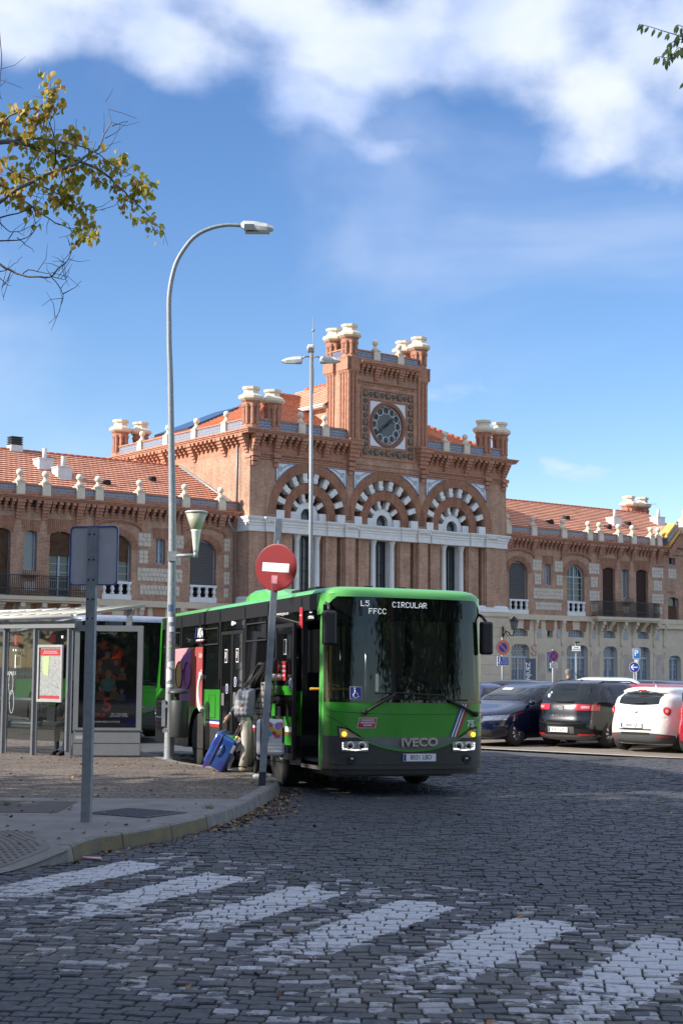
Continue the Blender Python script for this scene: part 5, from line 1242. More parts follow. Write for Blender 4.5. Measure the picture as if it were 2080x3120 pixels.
def make_bus(main, label, loc, rz):
    bus = thing('bus', label, 'bus', loc, rz, None); T = tilt
    WH = [(2.40, 0.60), (7.35, 0.62)]
    # ---------- body shell
    g = MB()
    # right (door) side x=0: pieces between doors. y ranges
    if main: ygaps = [(0.40, 1.22), (4.32, 5.76)]
    else: ygaps = [(0.40, 1.22), (4.32, 5.76)]
    solid = [(1.24, 4.30), (5.78, 10.70)]
    for y0, y1 in solid:
        ar = [w for w in WH if y0 < w[0] < y1]
        side_poly(g, y0, y1, 0.32, 0.76, ar, 0.0, 1)
        side_poly(g, y0, y1, 0.76, 1.44, ar, 0.0, 0)
    g.sheet(rectp(0.36, 0.42, 0.30, 1.44), (), 0.002, 'yz', 0)
    for yc, r in WH:                     # arch liners
        vs_ = []; n = 20
        for i in range(n+1):
            a = pi*i/n; vs_ += [(0.0, yc-r*cos(a), 0.5+r*.95*sin(a)), (0.5, yc-r*cos(a), 0.5+r*.95*sin(a))]
        g.add(vs_, [(2*i, 2*i+1, 2*i+3, 2*i+2) for i in range(n)], 2)
        g.box(0.05, 0.5, yc-r, yc-r+.005, .3, .5, 2)
    # left side
    side_poly(g, 0.44, 10.70, 0.32, 0.76, WH, BW, 1); side_poly(g, 0.44, 10.70, 0.76, 1.44, WH, BW, 0)
    # rear
    g.add([(0, 10.70, .32), (BW, 10.70, .32), (BW, 10.35, 2.85), (0, 10.35, 2.85)], [(0, 3, 2, 1)], 0)
    g.add([(0, 10.70, .32), (0, 10.35, 2.85), (0, 10.22, 2.85), (0, 10.40, .32+1.1), (0, 10.70, 1.3)], [(0, 4, 3, 2, 1)], 0); g.add([(BW, 10.70, .32), (BW, 10.35, 2.85), (BW, 10.22, 2.85), (BW, 10.4, 1.42), (BW, 10.7, 1.3)], [(0, 1, 2, 3, 4)], 0)
    g.add([(0.0, .5, .33), (BW, .5, .33), (BW, 10.7, .33), (0, 10.7, .33)], [(0, 1, 2, 3)], 2)
    if True: g.box(0.35, BW-.35, .62, 1.7, .19, .335, 2); g.box(0.5, BW-.5, 3.1, 6.6, .16, .33, 2); fband(g, 0.10, BW-.10, 0.255, 0.335, -0.03, 2, 40, 1)
    # window pillars & header: dark uprights
    pil = (1.24, 2.92, 4.24, 5.80, 7.2, 8.6, 9.9)
    for x, sx in ((0.0, 1), (BW, -1)):
        for y in pil: g.box(x+sx*0.006, x+sx*0.09, y, y+0.10, 1.42, 2.86, 2)
        g.box(x+sx*0.006, x+sx*0.07, 0.5, 10.3, 2.66, 2.90, 2); g.box(x+sx*0.012, x+sx*0.07, 1.24 if sx > 0 else 0.5, 10.4, 1.38, 1.50, 2)
    g.build('body', [GREEN, GREYP, BLACKP], bus, T)
    # side glass bands
    w = MB()
    for y0, y1 in ((1.26, 4.30), (5.80, 10.28)): w.add([(0.0, y0, 1.44), (0.0, y1, 1.44), (0.045, y1-(0.0 if y1 < 9 else 0.05), 2.84), (0.045, y0, 2.84)], [(0, 3, 2, 1)])
    w.add([(0.036, 4.30, 2.50), (0.036, 5.80, 2.50), (0.045, 5.8, 2.84), (0.045, 4.3, 2.84)], [(0, 3, 2, 1)])
    w.add([(0.036, 0.44, 2.50), (0.036, 1.26, 2.50), (0.045, 1.26, 2.84), (0.045, 0.5, 2.84)], [(0, 3, 2, 1)])
    w.add([(BW, 0.5, 1.44), (BW, 10.28, 1.44), (BW-.045, 10.24, 2.84), (BW-.045, 0.52, 2.84)], [(0, 1, 2, 3)])
    w.build('side_window', BGLASS, bus, T)
    ps_ = MB()
    for y in (3.35, 6.05, 8.05, 9.0, 9.75): ps_.piece().box(-.0015, 0, y, y+.006, .80, 1.43)
    ps_.build('panel_seam', RUB, bus, T)
    ws = MB()
    for y in pil[1:-1]: ws.piece().box(-0.004, 0.0, y+0.03, y+0.045, 1.46, 2.62)
    for y0, y1 in ((3.04, 4.15), (5.92, 7.1), (8.7, 9.8)):
        ws.piece()
        for zz in (2.26, 2.55): ws.box(-0.010, 0.02, y0, y1, zz, zz+0.022)
        for yy in (y0, y1): ws.box(-0.010, 0.02, yy, yy+0.02, 2.26, 2.57)
    ws.build('window_divider', RUB, bus, T)
    # roof: inset loops
    rf = MB(); loops = []
    for d, z in ((0.030, 2.835), (0.034, 2.865), (0.045, 2.915), (0.085, 2.962), (0.17, 2.99), (0.35, 3.0), (0.8, 3.005), (1.2, 3.005)):
        d2 = d if d > 0 else d; L_ = []
        nx_ = 28
        for i in range(nx_+1):
            x = d2+(BW-2*d2)*(1-cos(pi*i/nx_))/2; L_.append((x, fy(x, 2.84, d2)-.055*(1 if d2 < .05 else .5), z))
        ye = 10.35-d2*0.8
        L_ += [(BW-d2, 2, z), (BW-d2, 6, z), (BW-d2, ye-.1, z), (BW-d2-.1, ye, z), (d2+.1, ye, z), (d2, ye-.1, z), (d2, 6, z), (d2, 2, z)]
        loops.append(L_)
    n = len(loops[0]); vs_ = [p for l in loops for p in l]
    rf.add(vs_, [(i*n+k, i*n+(k+1) % n, (i+1)*n+(k+1) % n, (i+1)*n+k) for i in range(len(loops)-1) for k in range(n)], 0, True)
    rf.sm = [True]*len(rf.f); rf.build('roof', GREENR if main else mat('silver_roof', (0.30,0.34,0.42), 0.35, 0.4, coat=0.4), bus, T, shade=True)
    ac = MB()
    vv = []
    for yy, zz, wx in ((2.7, 2.99, .62), (3.3, 3.12, .60), (3.8, 3.17, .58), (4.6, 3.17, .56), (4.95, 3.12, .60), (5.15, 2.99, .66)):
        vv += [(wx-.05, yy, 2.97), (wx-.02, yy, zz-.06), (wx+.08, yy, zz), (BW-wx-.08, yy, zz), (BW-wx+.02, yy, zz-.06), (BW-wx+.05, yy, 2.97)]
    ac.add([(x-0.35 if x < 1.2 else x+.35, y, z) for x, y, z in vv], [(i*6+k, i*6+k+1, (i+1)*6+k+1, (i+1)*6+k) for i in range(5) for k in range(5)] + [(0,1,2,3,4,5), (35,34,33,32,31,30)], 0, False)
    ac.build('air_conditioning_unit', GREENR if main else GREYP, bus, T)
    if main:
        hb = MB(); 
        for x, y in ((0.8, 0.5), (1.35, 0.52), (1.9, 0.62)): hb.piece().box(x-.06, x+.06, y, y+.1, 2.98, 3.03)
        for yy in (1.3, 2.1): hb.piece().box(0.25, 0.75, yy, yy+.42, 2.99, 3.05)
        hb.build('roof_fitting', BLACKP, bus, T)
    # ---------- front, stacked bands
    cent = BW/2
    def smile(x): return 0.60+0.19*min(1.0, abs(x-cent)/0.80)**2.2            # lower edge of grille
    def swoop(x):                                                              # green/grey dividing curve
        a = abs(x-cent)
        if a <= 0.80: return 0.795
        return 0.795+(a-0.80)*0.03
    def crease(x):
        a = abs(x-cent); return 0.80+(a-0.80)*0.72 if a < 1.05 else 0.98+(a-1.05)*0.62
    f = MB()
    fband(f, 0.008, BW-0.008, swoop, lambda x: 1.30+0.0*x, 0, 0, 60, 4)                  # green bonnet
    f.build('front_panel', GREEN, bus, T)
    f = MB(); fband(f, 0.005, BW-0.005, 0.33, lambda x: min(swoop(x)-0.0, smile(x)-0.012 if abs(x-cent) < 0.80 else 9), 0.0, 0, 60, 3)
    fband(f, 0.02, BW-0.02, 0.40, 0.44, 0.012, 0, 40, 1)
    f.build('front_bumper', GREYP, bus, T)
    f = MB(); fband(f, cent-0.80, cent+0.80, lambda x: smile(x), 0.795, 0.006, 0, 40, 2); f.build('grille', mat('silver_grey_grille', (0.14,0.145,0.15), 0.4, 0.3, coat=0.3) if main else bpy.data.materials['silver_grey_grille'], bus, T)
    f = MB()
    fband(f, cent-0.82, cent+0.82, lambda x: smile(x)-0.018, lambda x: smile(x)+0.006, 0.016, 0, 40, 1)
    f.build('green_trim_line', GREEN, bus, T)
    sm = MB()
    fband(sm, 0.03, BW-.03, lambda x: 1.165-0.045*(1-((x-cent)/cent)**2), lambda x: 1.171-0.045*(1-((x-cent)/cent)**2), 0.003, 0, 40, 1)
    for xs in ((0.03, cent-.80), (cent+.80, BW-.03)): fband(sm.piece(), xs[0], xs[1], lambda x: crease(x)-.005, lambda x: crease(x)+.005, .003, 0, 20, 1)
    sm.build('panel_seam', RUB, bus, T)
    # windshield & header
    wtop = lambda x: 2.845-0.30*max(0, (abs(x-cent)/cent))**14
    f = MB(); fband(f, 0.05, BW-0.05, 1.33, lambda x: min(2.50, wtop(x)-.02), 0.0, 0, 60, 6); f.build('windshield', WGLASS, bus, T)
    f = MB(); fband(f, 0.02, BW-.02, 1.295, 1.335, 0.004, 0, 60, 1); fband(f, 0.10, BW-.10, 2.50, lambda x: wtop(x)+.03, 0.0, 0, 60, 2)
    for s_ in (-1, 1):
        x0, x1 = (0.012, 0.055) if s_ < 0 else (BW-.055, BW-.012); fband(f, x0, x1, 1.30, 2.72, 0.003, 0, 6, 2)
    f.build('windshield_surround', BGLOSS, bus, T)
    f = MB()
    for s_ in (0, 1):      # green A pillars
        X = 0.0 if s_ == 0 else BW; ii = 1 if s_ == 0 else -1
        f.add([(X, 0.46, 1.28), (X+ii*.012, 0.30, 1.28), (X+ii*.04, 0.37, 2.84), (X+ii*.036, 0.52, 2.84)], [(0,1,2,3)])
        f.add([(X, 0.46, .32), (X+ii*.006, 0.34, .32), (X+ii*.012, 0.30, 1.28), (X, .46, 1.28)], [(0,1,2,3)], 0)
    fband(f, 0.0, BW, lambda x: wtop(x)+.028, 2.882, 0.002, 0, 60, 1)
    f.build('windshield_frame', GREENR if main else GREYP, bus, T)
    # lights
    for s_ in (-1, 1):
        X = lambda x: x if s_ < 0 else BW-x
        hl = thing('headlight', None, None); hl.parent = bus
        def hp(pts, off, mb_, m=0):
            o = len(mb_.v); P = [(X(x), fy(X(x), z)-off, z) for x, z in pts]; mb_.add(P, [tuple(range(len(P)))], m)
        q = MB(); fband(q, min(X(.20), X(.62)), max(X(.20), X(.62)), 0.575, 0.745, 0.008, 0, 10, 1); q.build('housing', BLACKP, hl, T)
        q = MB(); fband(q, min(X(.215), X(.605)), max(X(.215), X(.605)), 0.59, 0.732, 0.016, 0, 10, 1)
        for xc, r in ((0.33, 0.058), (0.50, 0.062)):
            y = fy(X(xc), .66)-.02; q.lathe([(r, 0), (r*1.02, -0.018), (r*0.8, -0.012)], (X(xc), y, 0.668), 18, 1, ax='y'); q.lathe([(r*0.62, -0.004), (r*0.5, -0.03), (0.001, -0.036)], (X(xc), y, 0.668), 16, 2, ax='y')
        q.build('reflector', [LAMPR, CHROME, BGLOSS], hl, T)
        q = MB()
        for k in range(11): x = 0.235+0.034*k; y = fy(X(x), .6)-.03; z = 0.605+0.004*abs(k-5); q.box(X(x)-.010, X(x)+.010, y-.006, y, z-.009, z+.009)
        for k in range(3): x = 0.225; y = fy(X(x), .6)-.03; q.box(X(x)-.008, X(x)+.008, y-.006, y, .635+.03*k, .652+.03*k)
        q.build('led_strip', LED, hl, T)
        q = MB(); P = [(0.17, 0.765), (0.55, 0.765), (0.42, 0.85), (0.28, 0.925), (0.15, 0.955)]
        q.add([(X(x), fy(X(x), z)-.012, z) for x, z in P], [(0,1,2,3,4)], 0); P2 = [(0.19, 0.785), (0.48, 0.785), (0.38, 0.845), (0.27, 0.90), (0.175, 0.925)]
        q.add([(X(x), fy(X(x), z)-.020, z) for x, z in P2], [(0,1,2,3,4)], 1); q.build('indicator_housing', [BLACKP, mat('smoked_lens', (0.22,0.21,0.19), 0.2, coat=0.5) if 'smoked_lens' not in bpy.data.materials else bpy.data.materials['smoked_lens']], hl, T)
        q = MB(); q.sphere((X(0.245), fy(X(.245), .83)-.03, 0.835), 0.036, 12); q.build('indicator_bulb', AMBER, hl, T)
        q = MB(); y = fy(X(.36), .48)-.012; q.lathe([(0.068, 0), (0.066, -0.02), (0.05, -0.008)], (X(.36), y, .475), 18, 0, ax='y'); q.lathe([(0.048, -0.004), (0.001, -0.02)], (X(.36), y, .475), 14, 1, ax='y'); q.build('fog_light', [BLACKP, LAMPR], hl, T)
    # plate
    def plate(parent, x, y, z, s1, s2, w=0.52, h=0.11, TT=None, rot=0.0):
        t = thing('licence_plate', None, None); t.parent = parent
        q = MB(); q.box(x-w/2, x+w/2, y-.012, y, z-h/2, z+h/2, 0); q.box(x-w/2+.005, x-w/2+w*.085, y-.014, y-.012, z-h/2+.006, z+h/2-.006, 1); q.build('plate_panel', [WHTS, BLUES], t, TT)
        o_ = TT(0, y, z)[2]-z if TT else 0
        text('plate_lettering', s1+' '+s2, 0.098*h/.11, RUB, t, face_y(x+0.02, y-.0135, z+(TT(x, y, z)[2]-z if TT else 0)), 0.001, sx=0.86*w/.52)
    bus['_p'] = 0; del bus['_p']
    plate(bus, 1.40 if main else cent, fy(1.4, .5)-.02, 0.50, '8031' if main else '7645', 'LBD' if main else 'NFG', TT=T)
    text('maker_lettering', 'IVECO', 0.165, CHROME, bus, face_y(cent+0.12, fy(cent, .7)-.03, 0.715+tilt(cent, 0, 0)[2]), 0.012, bold=0.006, sx=1.25)
    # mirrors
    for s_ in (-1, 1):
        m_ = MB(); xc = -0.02 if s_ < 0 else BW+0.015; yc = -0.02 if s_ < 0 else 0.12; zc = 2.36 if s_ < 0 else 2.28
        hw = 0.10 if s_ < 0 else 0.095
        m_.box(xc-hw, xc+hw, yc-0.06, yc+0.08, zc-0.25, zc+0.25)
        o = m_.build('mirror', BLACKP, bus, T, bevel=0.035)
        a_ = MB(); a_.tube([(xc, yc+.02, zc+0.25), (xc-s_*0.02, yc+.1, zc+0.33), (xc-s_*0.08, 0.38, zc+0.40)], 0.024, 8); a_.build('mirror_arm', BLACKP, bus, T)
    # wipers
    wp = MB(); fyo = lambda x, z, o: (x, fy(x, z)-o, z)
    wp.tube([fyo(0.55, 1.16, .05), fyo(0.72, 1.26, .06), fyo(1.01, 1.42, .05)], 0.022, 6); wp.tube([fyo(0.72, 1.43, .03), fyo(1.0, 1.435, .03), fyo(1.79, 1.41, .03)], 0.012, 5); wp.sphere(fyo(0.54, 1.155, .045), 0.045, 10)
    wp.tube([fyo(2.34, 1.14, .05), fyo(2.1, 1.24, .06), fyo(1.88, 1.33, .05)], 0.022, 6); wp.tube([fyo(1.35, 1.355, .03), fyo(2.2, 1.34, .03)], 0.012, 5); wp.sphere(fyo(2.35, 1.135, .045), 0.045, 10)
    wp.build('wiper', RUB, bus, T)
    # interior
    it = MB(); it.box(0.08, BW-.08, 0.7, 10.2, 0.40, 0.44, 0); it.box(0.06, BW-.06, 10.15, 10.2, 0.4, 2.8, 0); it.box(0.1, BW-.1, 0.25, 10.2, 2.72, 2.76, 0)
    it.box(0.15, BW-.15, 0.38, 0.75, 0.45, 1.32, 1); it.box(1.3, BW-.15, 0.40, 0.95, 1.30, 1.40, 1)
    for y in (3.2, 4.0, 6.2, 7.0, 7.9, 8.7):
        for xx in ((0.15, 1.0), (1.55, 2.4)):
            if xx[0] < 1 and 3.9 < y < 6: continue
            it.box(xx[0], xx[1], y, y+.08, .85, 1.75, 2); it.box(xx[0], xx[1], y-.4, y+.05, .82, .92, 2)
    it.box(1.0, 1.05, 1.0, 1.55, .45, 1.75, 1); it.box(1.1, 1.4, 0.85, 1.0, 1.45, 1.72, 3); it.box(.12, .9, 2.0, 2.05, .45, 1.5, 1)
    it.build('interior_fittings', [mat('dark_interior', (0.03,0.032,0.034), 0.8) if main else bpy.data.materials['dark_interior'], BLACKP, mat('seat_blue_grey', (0.05,0.06,0.09), 0.8) if main else bpy.data.materials['seat_blue_grey'], GREYI], bus, T)
    hr = MB()
    for x, y in ((0.95, 1.0), (0.95, 2.1), (0.95, 4.2), (0.95, 5.9), (1.55, 3.2), (1.6, 6.2)): hr.tube([(x, y, .45), (x, y, 2.7)], 0.018, 6)
    hr.build('handrail', LAMPR, bus, T)
    hy = MB(); hy.tube([(0.30, 0.75, 0.9), (0.28, 0.72, 1.3), (0.27, 0.72, 2.2)], 0.02, 6); hy.tube([(0.1, 1.15, 1.48), (0.9, 1.2, 1.48)], 0.022, 6); hy.tube([(1.0, 2.1, 1.5), (1.0, 3.0, 1.6)], 0.018, 6); hy.build('yellow_grab_bar', YELB, bus, T)
    sw = MB(); sw.tube([(1.85+0.23*cos(a), 0.98+0.08*sin(a), 1.42+0.20*sin(a)) for a in [2*pi*i/20 for i in range(21)]], 0.018, 6, cap=False); sw.tube([(1.85, .98, 1.42), (1.85, 0.8, 1.2)], 0.03, 6); sw.build('steering_wheel', BLACKP, bus, T)
    # wheels
    for yc, r in WH:
        wheel(bus, (0.17, yc, 0.49), 0.49, 0.28, -1, 0.30); wheel(bus, (BW-0.17, yc, 0.49), 0.49, 0.28, 1, 0.30)
    # doors
    def leaf(name, y0, y1, x, z0=0.40, z1=2.48, green=False, th=0.05):
        t = thing(name, None, None); t.parent = bus
        q = MB(); 
        for a_, b_, c_, d_ in ((y0, y0+.05, z0, z1), (y1-.05, y1, z0, z1), (y0+.05, y1-.05, z0, z0+.09), (y0+.05, y1-.05, z1-.06, z1)): q.box(x, x+th, a_, b_, c_, d_, 0)
        if green: q.box(x-.006, x+th, y0+.05, y1-.05, 0.93, 1.06, 1) if False else None
        q.build('frame', [BLACKP, GREEN], t, T)
        q = MB(); q.box(x+.012, x+.02, y0+.05, y1-.05, z0+.09, z1-.06); q.build('glass', BGLASS, t, T)
        return t
    leaf('door_leaf', 4.34, 5.03, 0.0); leaf('door_leaf', 5.05, 5.74, 0.0)
    dr = leaf('door_leaf', 1.27, 2.16, -0.13 if main else 0.0)
    if main:
        q = MB(); q.box(-0.136, -0.13, 1.32, 2.11, 1.38, 1.52, 0); q.box(-0.136, -0.13, 1.32, 2.11, 0.62, 1.05, 0); q.box(-0.137, -0.13, 1.32, 2.11, .82, .90, 2); q.box(-0.138, -0.13, 1.32, 2.11, .775, .80, 3); q.build('door_lower_panel', [GREEN, BLACKP, WHTS, REDS], dr, T)
        st = MB(); st.box(0.05, 0.45, 0.45, 1.24, 0.30, 0.345, 0); st.box(0.0, 0.06, 0.42, 1.24, 0.305, 0.36, 1); st.build('entrance_step', [GREYI, CHROME], bus, T)
    else: leaf('door_leaf', 0.42, 1.22, 0.0)
    if not main:
        q = MB(); fpoly(q, [(0.35, .82), (0.5, .82), (.9, 1.28), (.75, 1.28)], 0.012); q.build('purple_stripe', mat('purple_stripe', (0.12,0.06,0.30), 0.4), bus, T)
        return bus
    # ---------- livery of the main bus (right side)
    sd = MB()
    for y0, y1 in ((1.24, 1.78), (3.02, 4.30), (5.78, 6.72), (7.98, 10.68)):
        if y0 == 1.24: continue
        sd.piece().box(-0.006, 0, y0, y1, 0.862, 0.895, 0); sd.box(-0.006, 0, y0, y1, 0.82, 0.860, 1); sd.box(-0.006, 0, y0, y1, 0.765, 0.818, 2)
    sd.piece()
    for k, m_ in ((0, 0), (1, 1), (2, 0), (3, 1), (4, 2)):       # diagonal stripes on the front
        xa = 1.955+0.0*k; w_ = 0.022 if k < 4 else 0.05; off = (0, .026, .05, .074, .098)[k]; w_ = (0.024, 0.022, 0.022, 0.022, 0.045)[k]
        fpoly(sd, [(1.90+off, .80), (1.90+off+w_, .80), (2.10+off+w_, 1.285), (2.10+off, 1.285)], 0.010, (0, 1, 0, 1, 2)[k])
    sd.build('stripe', [BLUES, WHTS, REDS], bus, T)
    lv = MB(); P = [(0.44, .93), (0.70, .93), (0.735, 1.065), (0.475, 1.065)]; fpoly(lv, [(x-.008 if i in (0, 3) else x+.008, z+(-.008 if i < 2 else .008)) for i, (x, z) in enumerate(P)], 0.008, 1); fpoly(lv, P, 0.012, 0)
    lv.build('transport_logo_panel', [REDS, WHTS], bus, T)
    dz = lambda x, y: tilt(x, y, 0)[2]
    for i, s in enumerate(('CONSORCIO', 'TRANSPORTES', 'MADRID')): text('logo_lettering', s, 0.036, WHTS, bus, face_y(0.59, fy(.59, 1)-.018, 1.035-0.036*i+dz(.6, 0)), 0.001, bold=.001)
    text('fleet_number', '75', 0.135, WHTS, bus, face_y(2.265, fy(2.265, 1)-.012, 0.99+dz(2.26, 0), 0), 0.002, bold=0.004, sx=.9)
    # wheelchair sticker
    q = MB(); fpoly(q, [(0.335, 1.345), (0.50, 1.345), (0.50, 1.515), (0.335, 1.515)], 0.006, 0); fpoly(q, [(0.33, 1.34), (0.505, 1.34), (0.505, 1.52), (0.33, 1.52)], 0.005, 1)
    yy = fy(.42, 1.4)-.012
    q.tube([(0.415+0.038*cos(a), yy, 1.395+0.038*sin(a)) for a in [radians(-240+240*i/10) for i in range(11)]], 0.006, 4, 1); q.tube([(0.40, yy, 1.475), (0.403, yy, 1.43), (0.44, yy, 1.425), (0.455, yy, 1.375), (0.475, yy, 1.375)], 0.008, 4, 1); q.sphere((0.398, yy, 1.495), 0.012, 8, 1); q.build('wheelchair_sticker', [BLUES, WHTS], bus, T)
    # destination display
    ds = thing('destination_display', None, None); ds.parent = bus
    q = MB(); fpoly(q, [(0.48, 2.55), (2.15, 2.55), (2.15, 2.79), (0.48, 2.79)], 0.006); q.build('display_panel', mat('display_black', (0.008,0.010,0.012), 0.3, coat=.5), ds, T)
    q = MB()
    def dots(s, x0, z0, ph=0.0118):
        for ch in s:
            if ch != ' ':
                for r_ in range(7):
                    for c_ in range(5):
                        if FONT57[ch][r_][c_] == '1':
                            x = x0+c_*ph; z = z0-r_*ph; y = fy(x, z)-.010; q.box(x-.0048, x+.0048, y-.003, y, z-.0048, z+.0048)
            x0 += ph*6
    dots('L5', 0.51, 2.775); dots('CIRCULAR', 1.0, 2.77); dots('FFCC', 0.63, 2.665); q.build('led_lettering', SIGNW, ds, T)
    # stickers along the side (x = 0 plane, facing -x)
    def sx_text(s, y, z, size, m, name='side_lettering', bold=0.0, sx=1.0, xo=-0.006):
        return text(name, s, size, m, bus, face_x(xo, y, z+dz(0, y)), 0.001, bold=bold, sx=sx)
    q = MB()
    def card(y0, y1, z0, z1, m, xo=-0.004): q.piece().box(xo, xo+.004 if xo > -.1 else xo+.003, y0, y1, z0, z1, m)
    card(1.22, 1.36, 2.40, 2.72, 0, -0.008)
    card(1.62, 1.86, 1.60, 1.90, 0, -0.136)
    for y in (4.62, 5.32): card(y, y+.16, 1.92, 2.16, 1); card(y+.015, y+.145, 1.935, 2.145, 2, -.006)
    for y, z, xo in ((4.75, 1.30, 0), (5.5, 1.28, 0), (1.86, 1.10, -.13)): card(y, y+.17, z-.12, z+.10, 3, xo-.004); 
    card(1.6, 1.74, 2.0, 2.24, 1, -0.136); card(1.615, 1.725, 2.015, 2.225, 2, -0.138)
    card(5.05, 5.20, 2.58, 2.80, 1, .028); 
    q.build('side_sticker', [REDS, WHTS, BLACKP, mat('grey_sticker', (0.12,0.12,0.12), .5)], bus, T)
    q = MB()
    for y, z, xo in ((4.80, 1.58, 0), (5.32, 1.46, 0), (1.38, 1.55, -.13)):
        q.piece().lathe([(0.088, -.002), (0.088, 0)], (xo-.004, y, z), 18, 1, ax='x'); q.lathe([(0.075, -.005), (0.075, 0)], (xo-.004, y, z), 18, 0, ax='x'); q.box(xo-.0095, xo-.008, y-.012, y+.012, z-.045, z+.03, 1); q.sphere((xo-.008, y, z+.045), .014, 6, 1)
    q.build('round_pictogram', [BLUES, WHTS], bus, T)
    for y in (4.70, 5.40): q_ = MB(); q_.tube([(-.008, y-.02, 2.10), (-.008, y+.04, 2.10), (-.008, y+.04, 2.0), (-.008, y-.02, 2.0), (-.008, y-.02, 2.10)], .008, 4); q_.build('phone_pictogram', WHTS, bus, T)
    sx_text('AISA', 7.18, 2.50, 0.24, WHTS, bold=.007, sx=.8); q = MB(); q.add([(-.006, 7.62, 2.32), (-.006, 7.50, 2.62), (-.006, 7.46, 2.62), (-.006, 7.48, 2.40)], [(0,1,2,3)], 2); q.box(-.006, -.003, 6.86, 7.5, 2.36, 2.385, 0); q.box(-.006, -.003, 6.88, 7.5, 2.335, 2.355, 1); q.build('operator_logo', [WHTS, REDS, BLUES], bus, T)
    sx_text('crtm.es', 5.03, 2.62, 0.085, WHTS, bold=.002, xo=.022); sx_text('crtm.es', 0.93, 2.56, 0.085, WHTS, bold=.002, xo=.03); sx_text('www.aisa-grupo.com', 2.2, 2.66, 0.07, WHTS)
    q = MB(); q.box(.026, .03, 0.86, 0.99, 2.62, 2.80, 0); q.box(.024, .026, .87, .98, 2.635, 2.79, 1); q.build('crtm_pictogram', [WHTS, BLACKP], bus, T)
    sx_text('ooo', 1.30, 2.60, .05, WHTS, xo=-.0095)
    for i, s in enumerate(('CONSORCIO', 'TRANSPORTES', 'MADRID')): sx_text(s, 1.74, 1.82-.07*i, 0.04, WHTS, xo=-.138)
    # advert: colour panel
    ad = thing('side_advert', None, None); ad.parent = bus
    q = MB(); pan = [(9.15, 8.62, 0), (8.62, 7.85, 1), (7.85, 6.93, 2)]
    for a_, b_, m_ in pan:
        seg = [(b_, 1.44), (a_, 1.44), (a_, 2.24), (b_, 2.24)]; q.box(-.007, -.003, b_, a_, 1.45, 2.24, m_)
        q.sheet(rectp(b_, a_, 1.12, 1.45), (), -.006, 'yz', m_)
    q.sheet(rectp(6.93, 7.85, 1.12, 1.45), (), -.0063, 'yz', 2)
    q.add([(-.008, 9.15, 1.75), (-.008, 9.15, 2.24), (-.008, 7.6, 2.24), (-.008, 8.3, 2.1), (-.008, 8.9, 1.95)], [(0,4,3,2,1)], 3)
    q.build('advert_panel', [mat('advert_yellow', (0.48,0.37,0.08), .5), mat('advert_purple', (0.20,0.07,0.33), .5, col2=(0.33,0.12,0.35), vs=3), mat('advert_coral', (0.33,0.055,0.05), .5, var=.1), mat('advert_mauve', (0.40,0.18,0.30), .5, col2=(.55,.3,.25), vs=2)], ad, T)
    q = MB()
    for y in (8.72, 8.05): q.piece().tube([(-.012, y+0.27*cos(a), 1.72+0.26*sin(a)) for a in [2*pi*i/20 for i in range(21)]], 0.018, 4, 0, cap=False)
    q.tube([(-.012, 8.45, 1.78), (-.012, 8.38, 1.84), (-.012, 8.32, 1.78)], .018, 4, 0)
    q.piece().tube([(-.012, 6.97+0.24*cos(a), 1.36+0.32*sin(a)) for a in [radians(-95+190*i/16) for i in range(17)]], 0.04, 5, 1)
    q.build('advert_motif', [mat('advert_maroon', (0.22,0.03,0.06), .5), WHTS], ad, T); t_ = text('advert_lettering', 'lolo', .15, WHTS, ad, face_x(-.0105, 7.12, 2.08+dz(0, 7.1)), .001); text('advert_lettering', 'oi', .26, WHTS, ad, face_x(-.0105, 7.12, 1.72+dz(0, 7.1)), .001, bold=.01)
    # rear flank grille and lamps
    q = MB(); q.box(-.004, 0, 9.82, 10.58, .56, 1.24, 0)
    for k in range(7): q.add([(-.006, 9.84, .60+k*.09), (-.006, 10.56, .60+k*.09), (-.035, 10.56, .655+k*.09), (-.035, 9.84, .655+k*.09)], [(0,3,2,1)], 1)
    q.build('engine_grille', [BLACKP, GREYP], bus, T)
    q = MB(); q.box(-.006, 0, 6.05, 6.5, .92, 1.35, 0); q.build('fuel_flap', GREEN, bus, T); q = MB(); q.tube([(-.008, 6.06, .93), (-.008, 6.49, .93), (-.008, 6.49, 1.34), (-.008, 6.06, 1.34), (-.008, 6.06, .93)], .004, 4); q.build('flap_seam', RUB, bus, T)
    return bus
BA = radians(20.5)
bus1 = make_bus(True, 'green city bus with lit front display, standing at the kerb with its front door open', (-0.150, 21.4, 0), BA)
bus2 = make_bus(False, 'second green bus with silver roof, partly hidden behind the bus shelter', (-6.35, 35.6, 0), radians(20))
# ================================================================ STREET FURNITURE
def T3(p, d): return tuple(a+b for a, b in zip(p, d))
# tall street lamp with cone lantern
sl = thing('street_lamp', 'tall galvanised street lamp with curved top arm and a cone lantern on its side', 'street lamp', (-3.17, 27.66, 0.15))
q = MB()
px = [(0,0,0), (0,0,.35), (-0.01,0,4), (-0.07,0,6.0), (-0.11,0,7.2), (-0.14,0,7.8), (-0.15,0,8.2), (-0.16,0,8.75), (-0.10,0,9.2), (0.02,0,9.55), (0.28,0,9.92), (0.58,0,10.10), (0.92,0,10.18), (1.24,0,10.17)]
q.tube([(0,0,0), (0,0,.02)], [0.12, .12], 20); pr_ = [0.096,0.092,0.074,0.063,0.056,0.052,0.050,0.048,0.046,0.043,0.040,0.038,0.036,0.036]; cm_ = catmull([(*p, r_) for p, r_ in zip(px, pr_)], 4); q.tube([p[:3] for p in cm_], [p[3] for p in cm_], 20); q.build('pole', GALV, sl)
q = MB(); q.box(-0.14, -0.07, -0.10, -0.04, 0.6, 1.08); q.build('access_door', GALVD, sl)
hd = MB(); 
vs_ = []
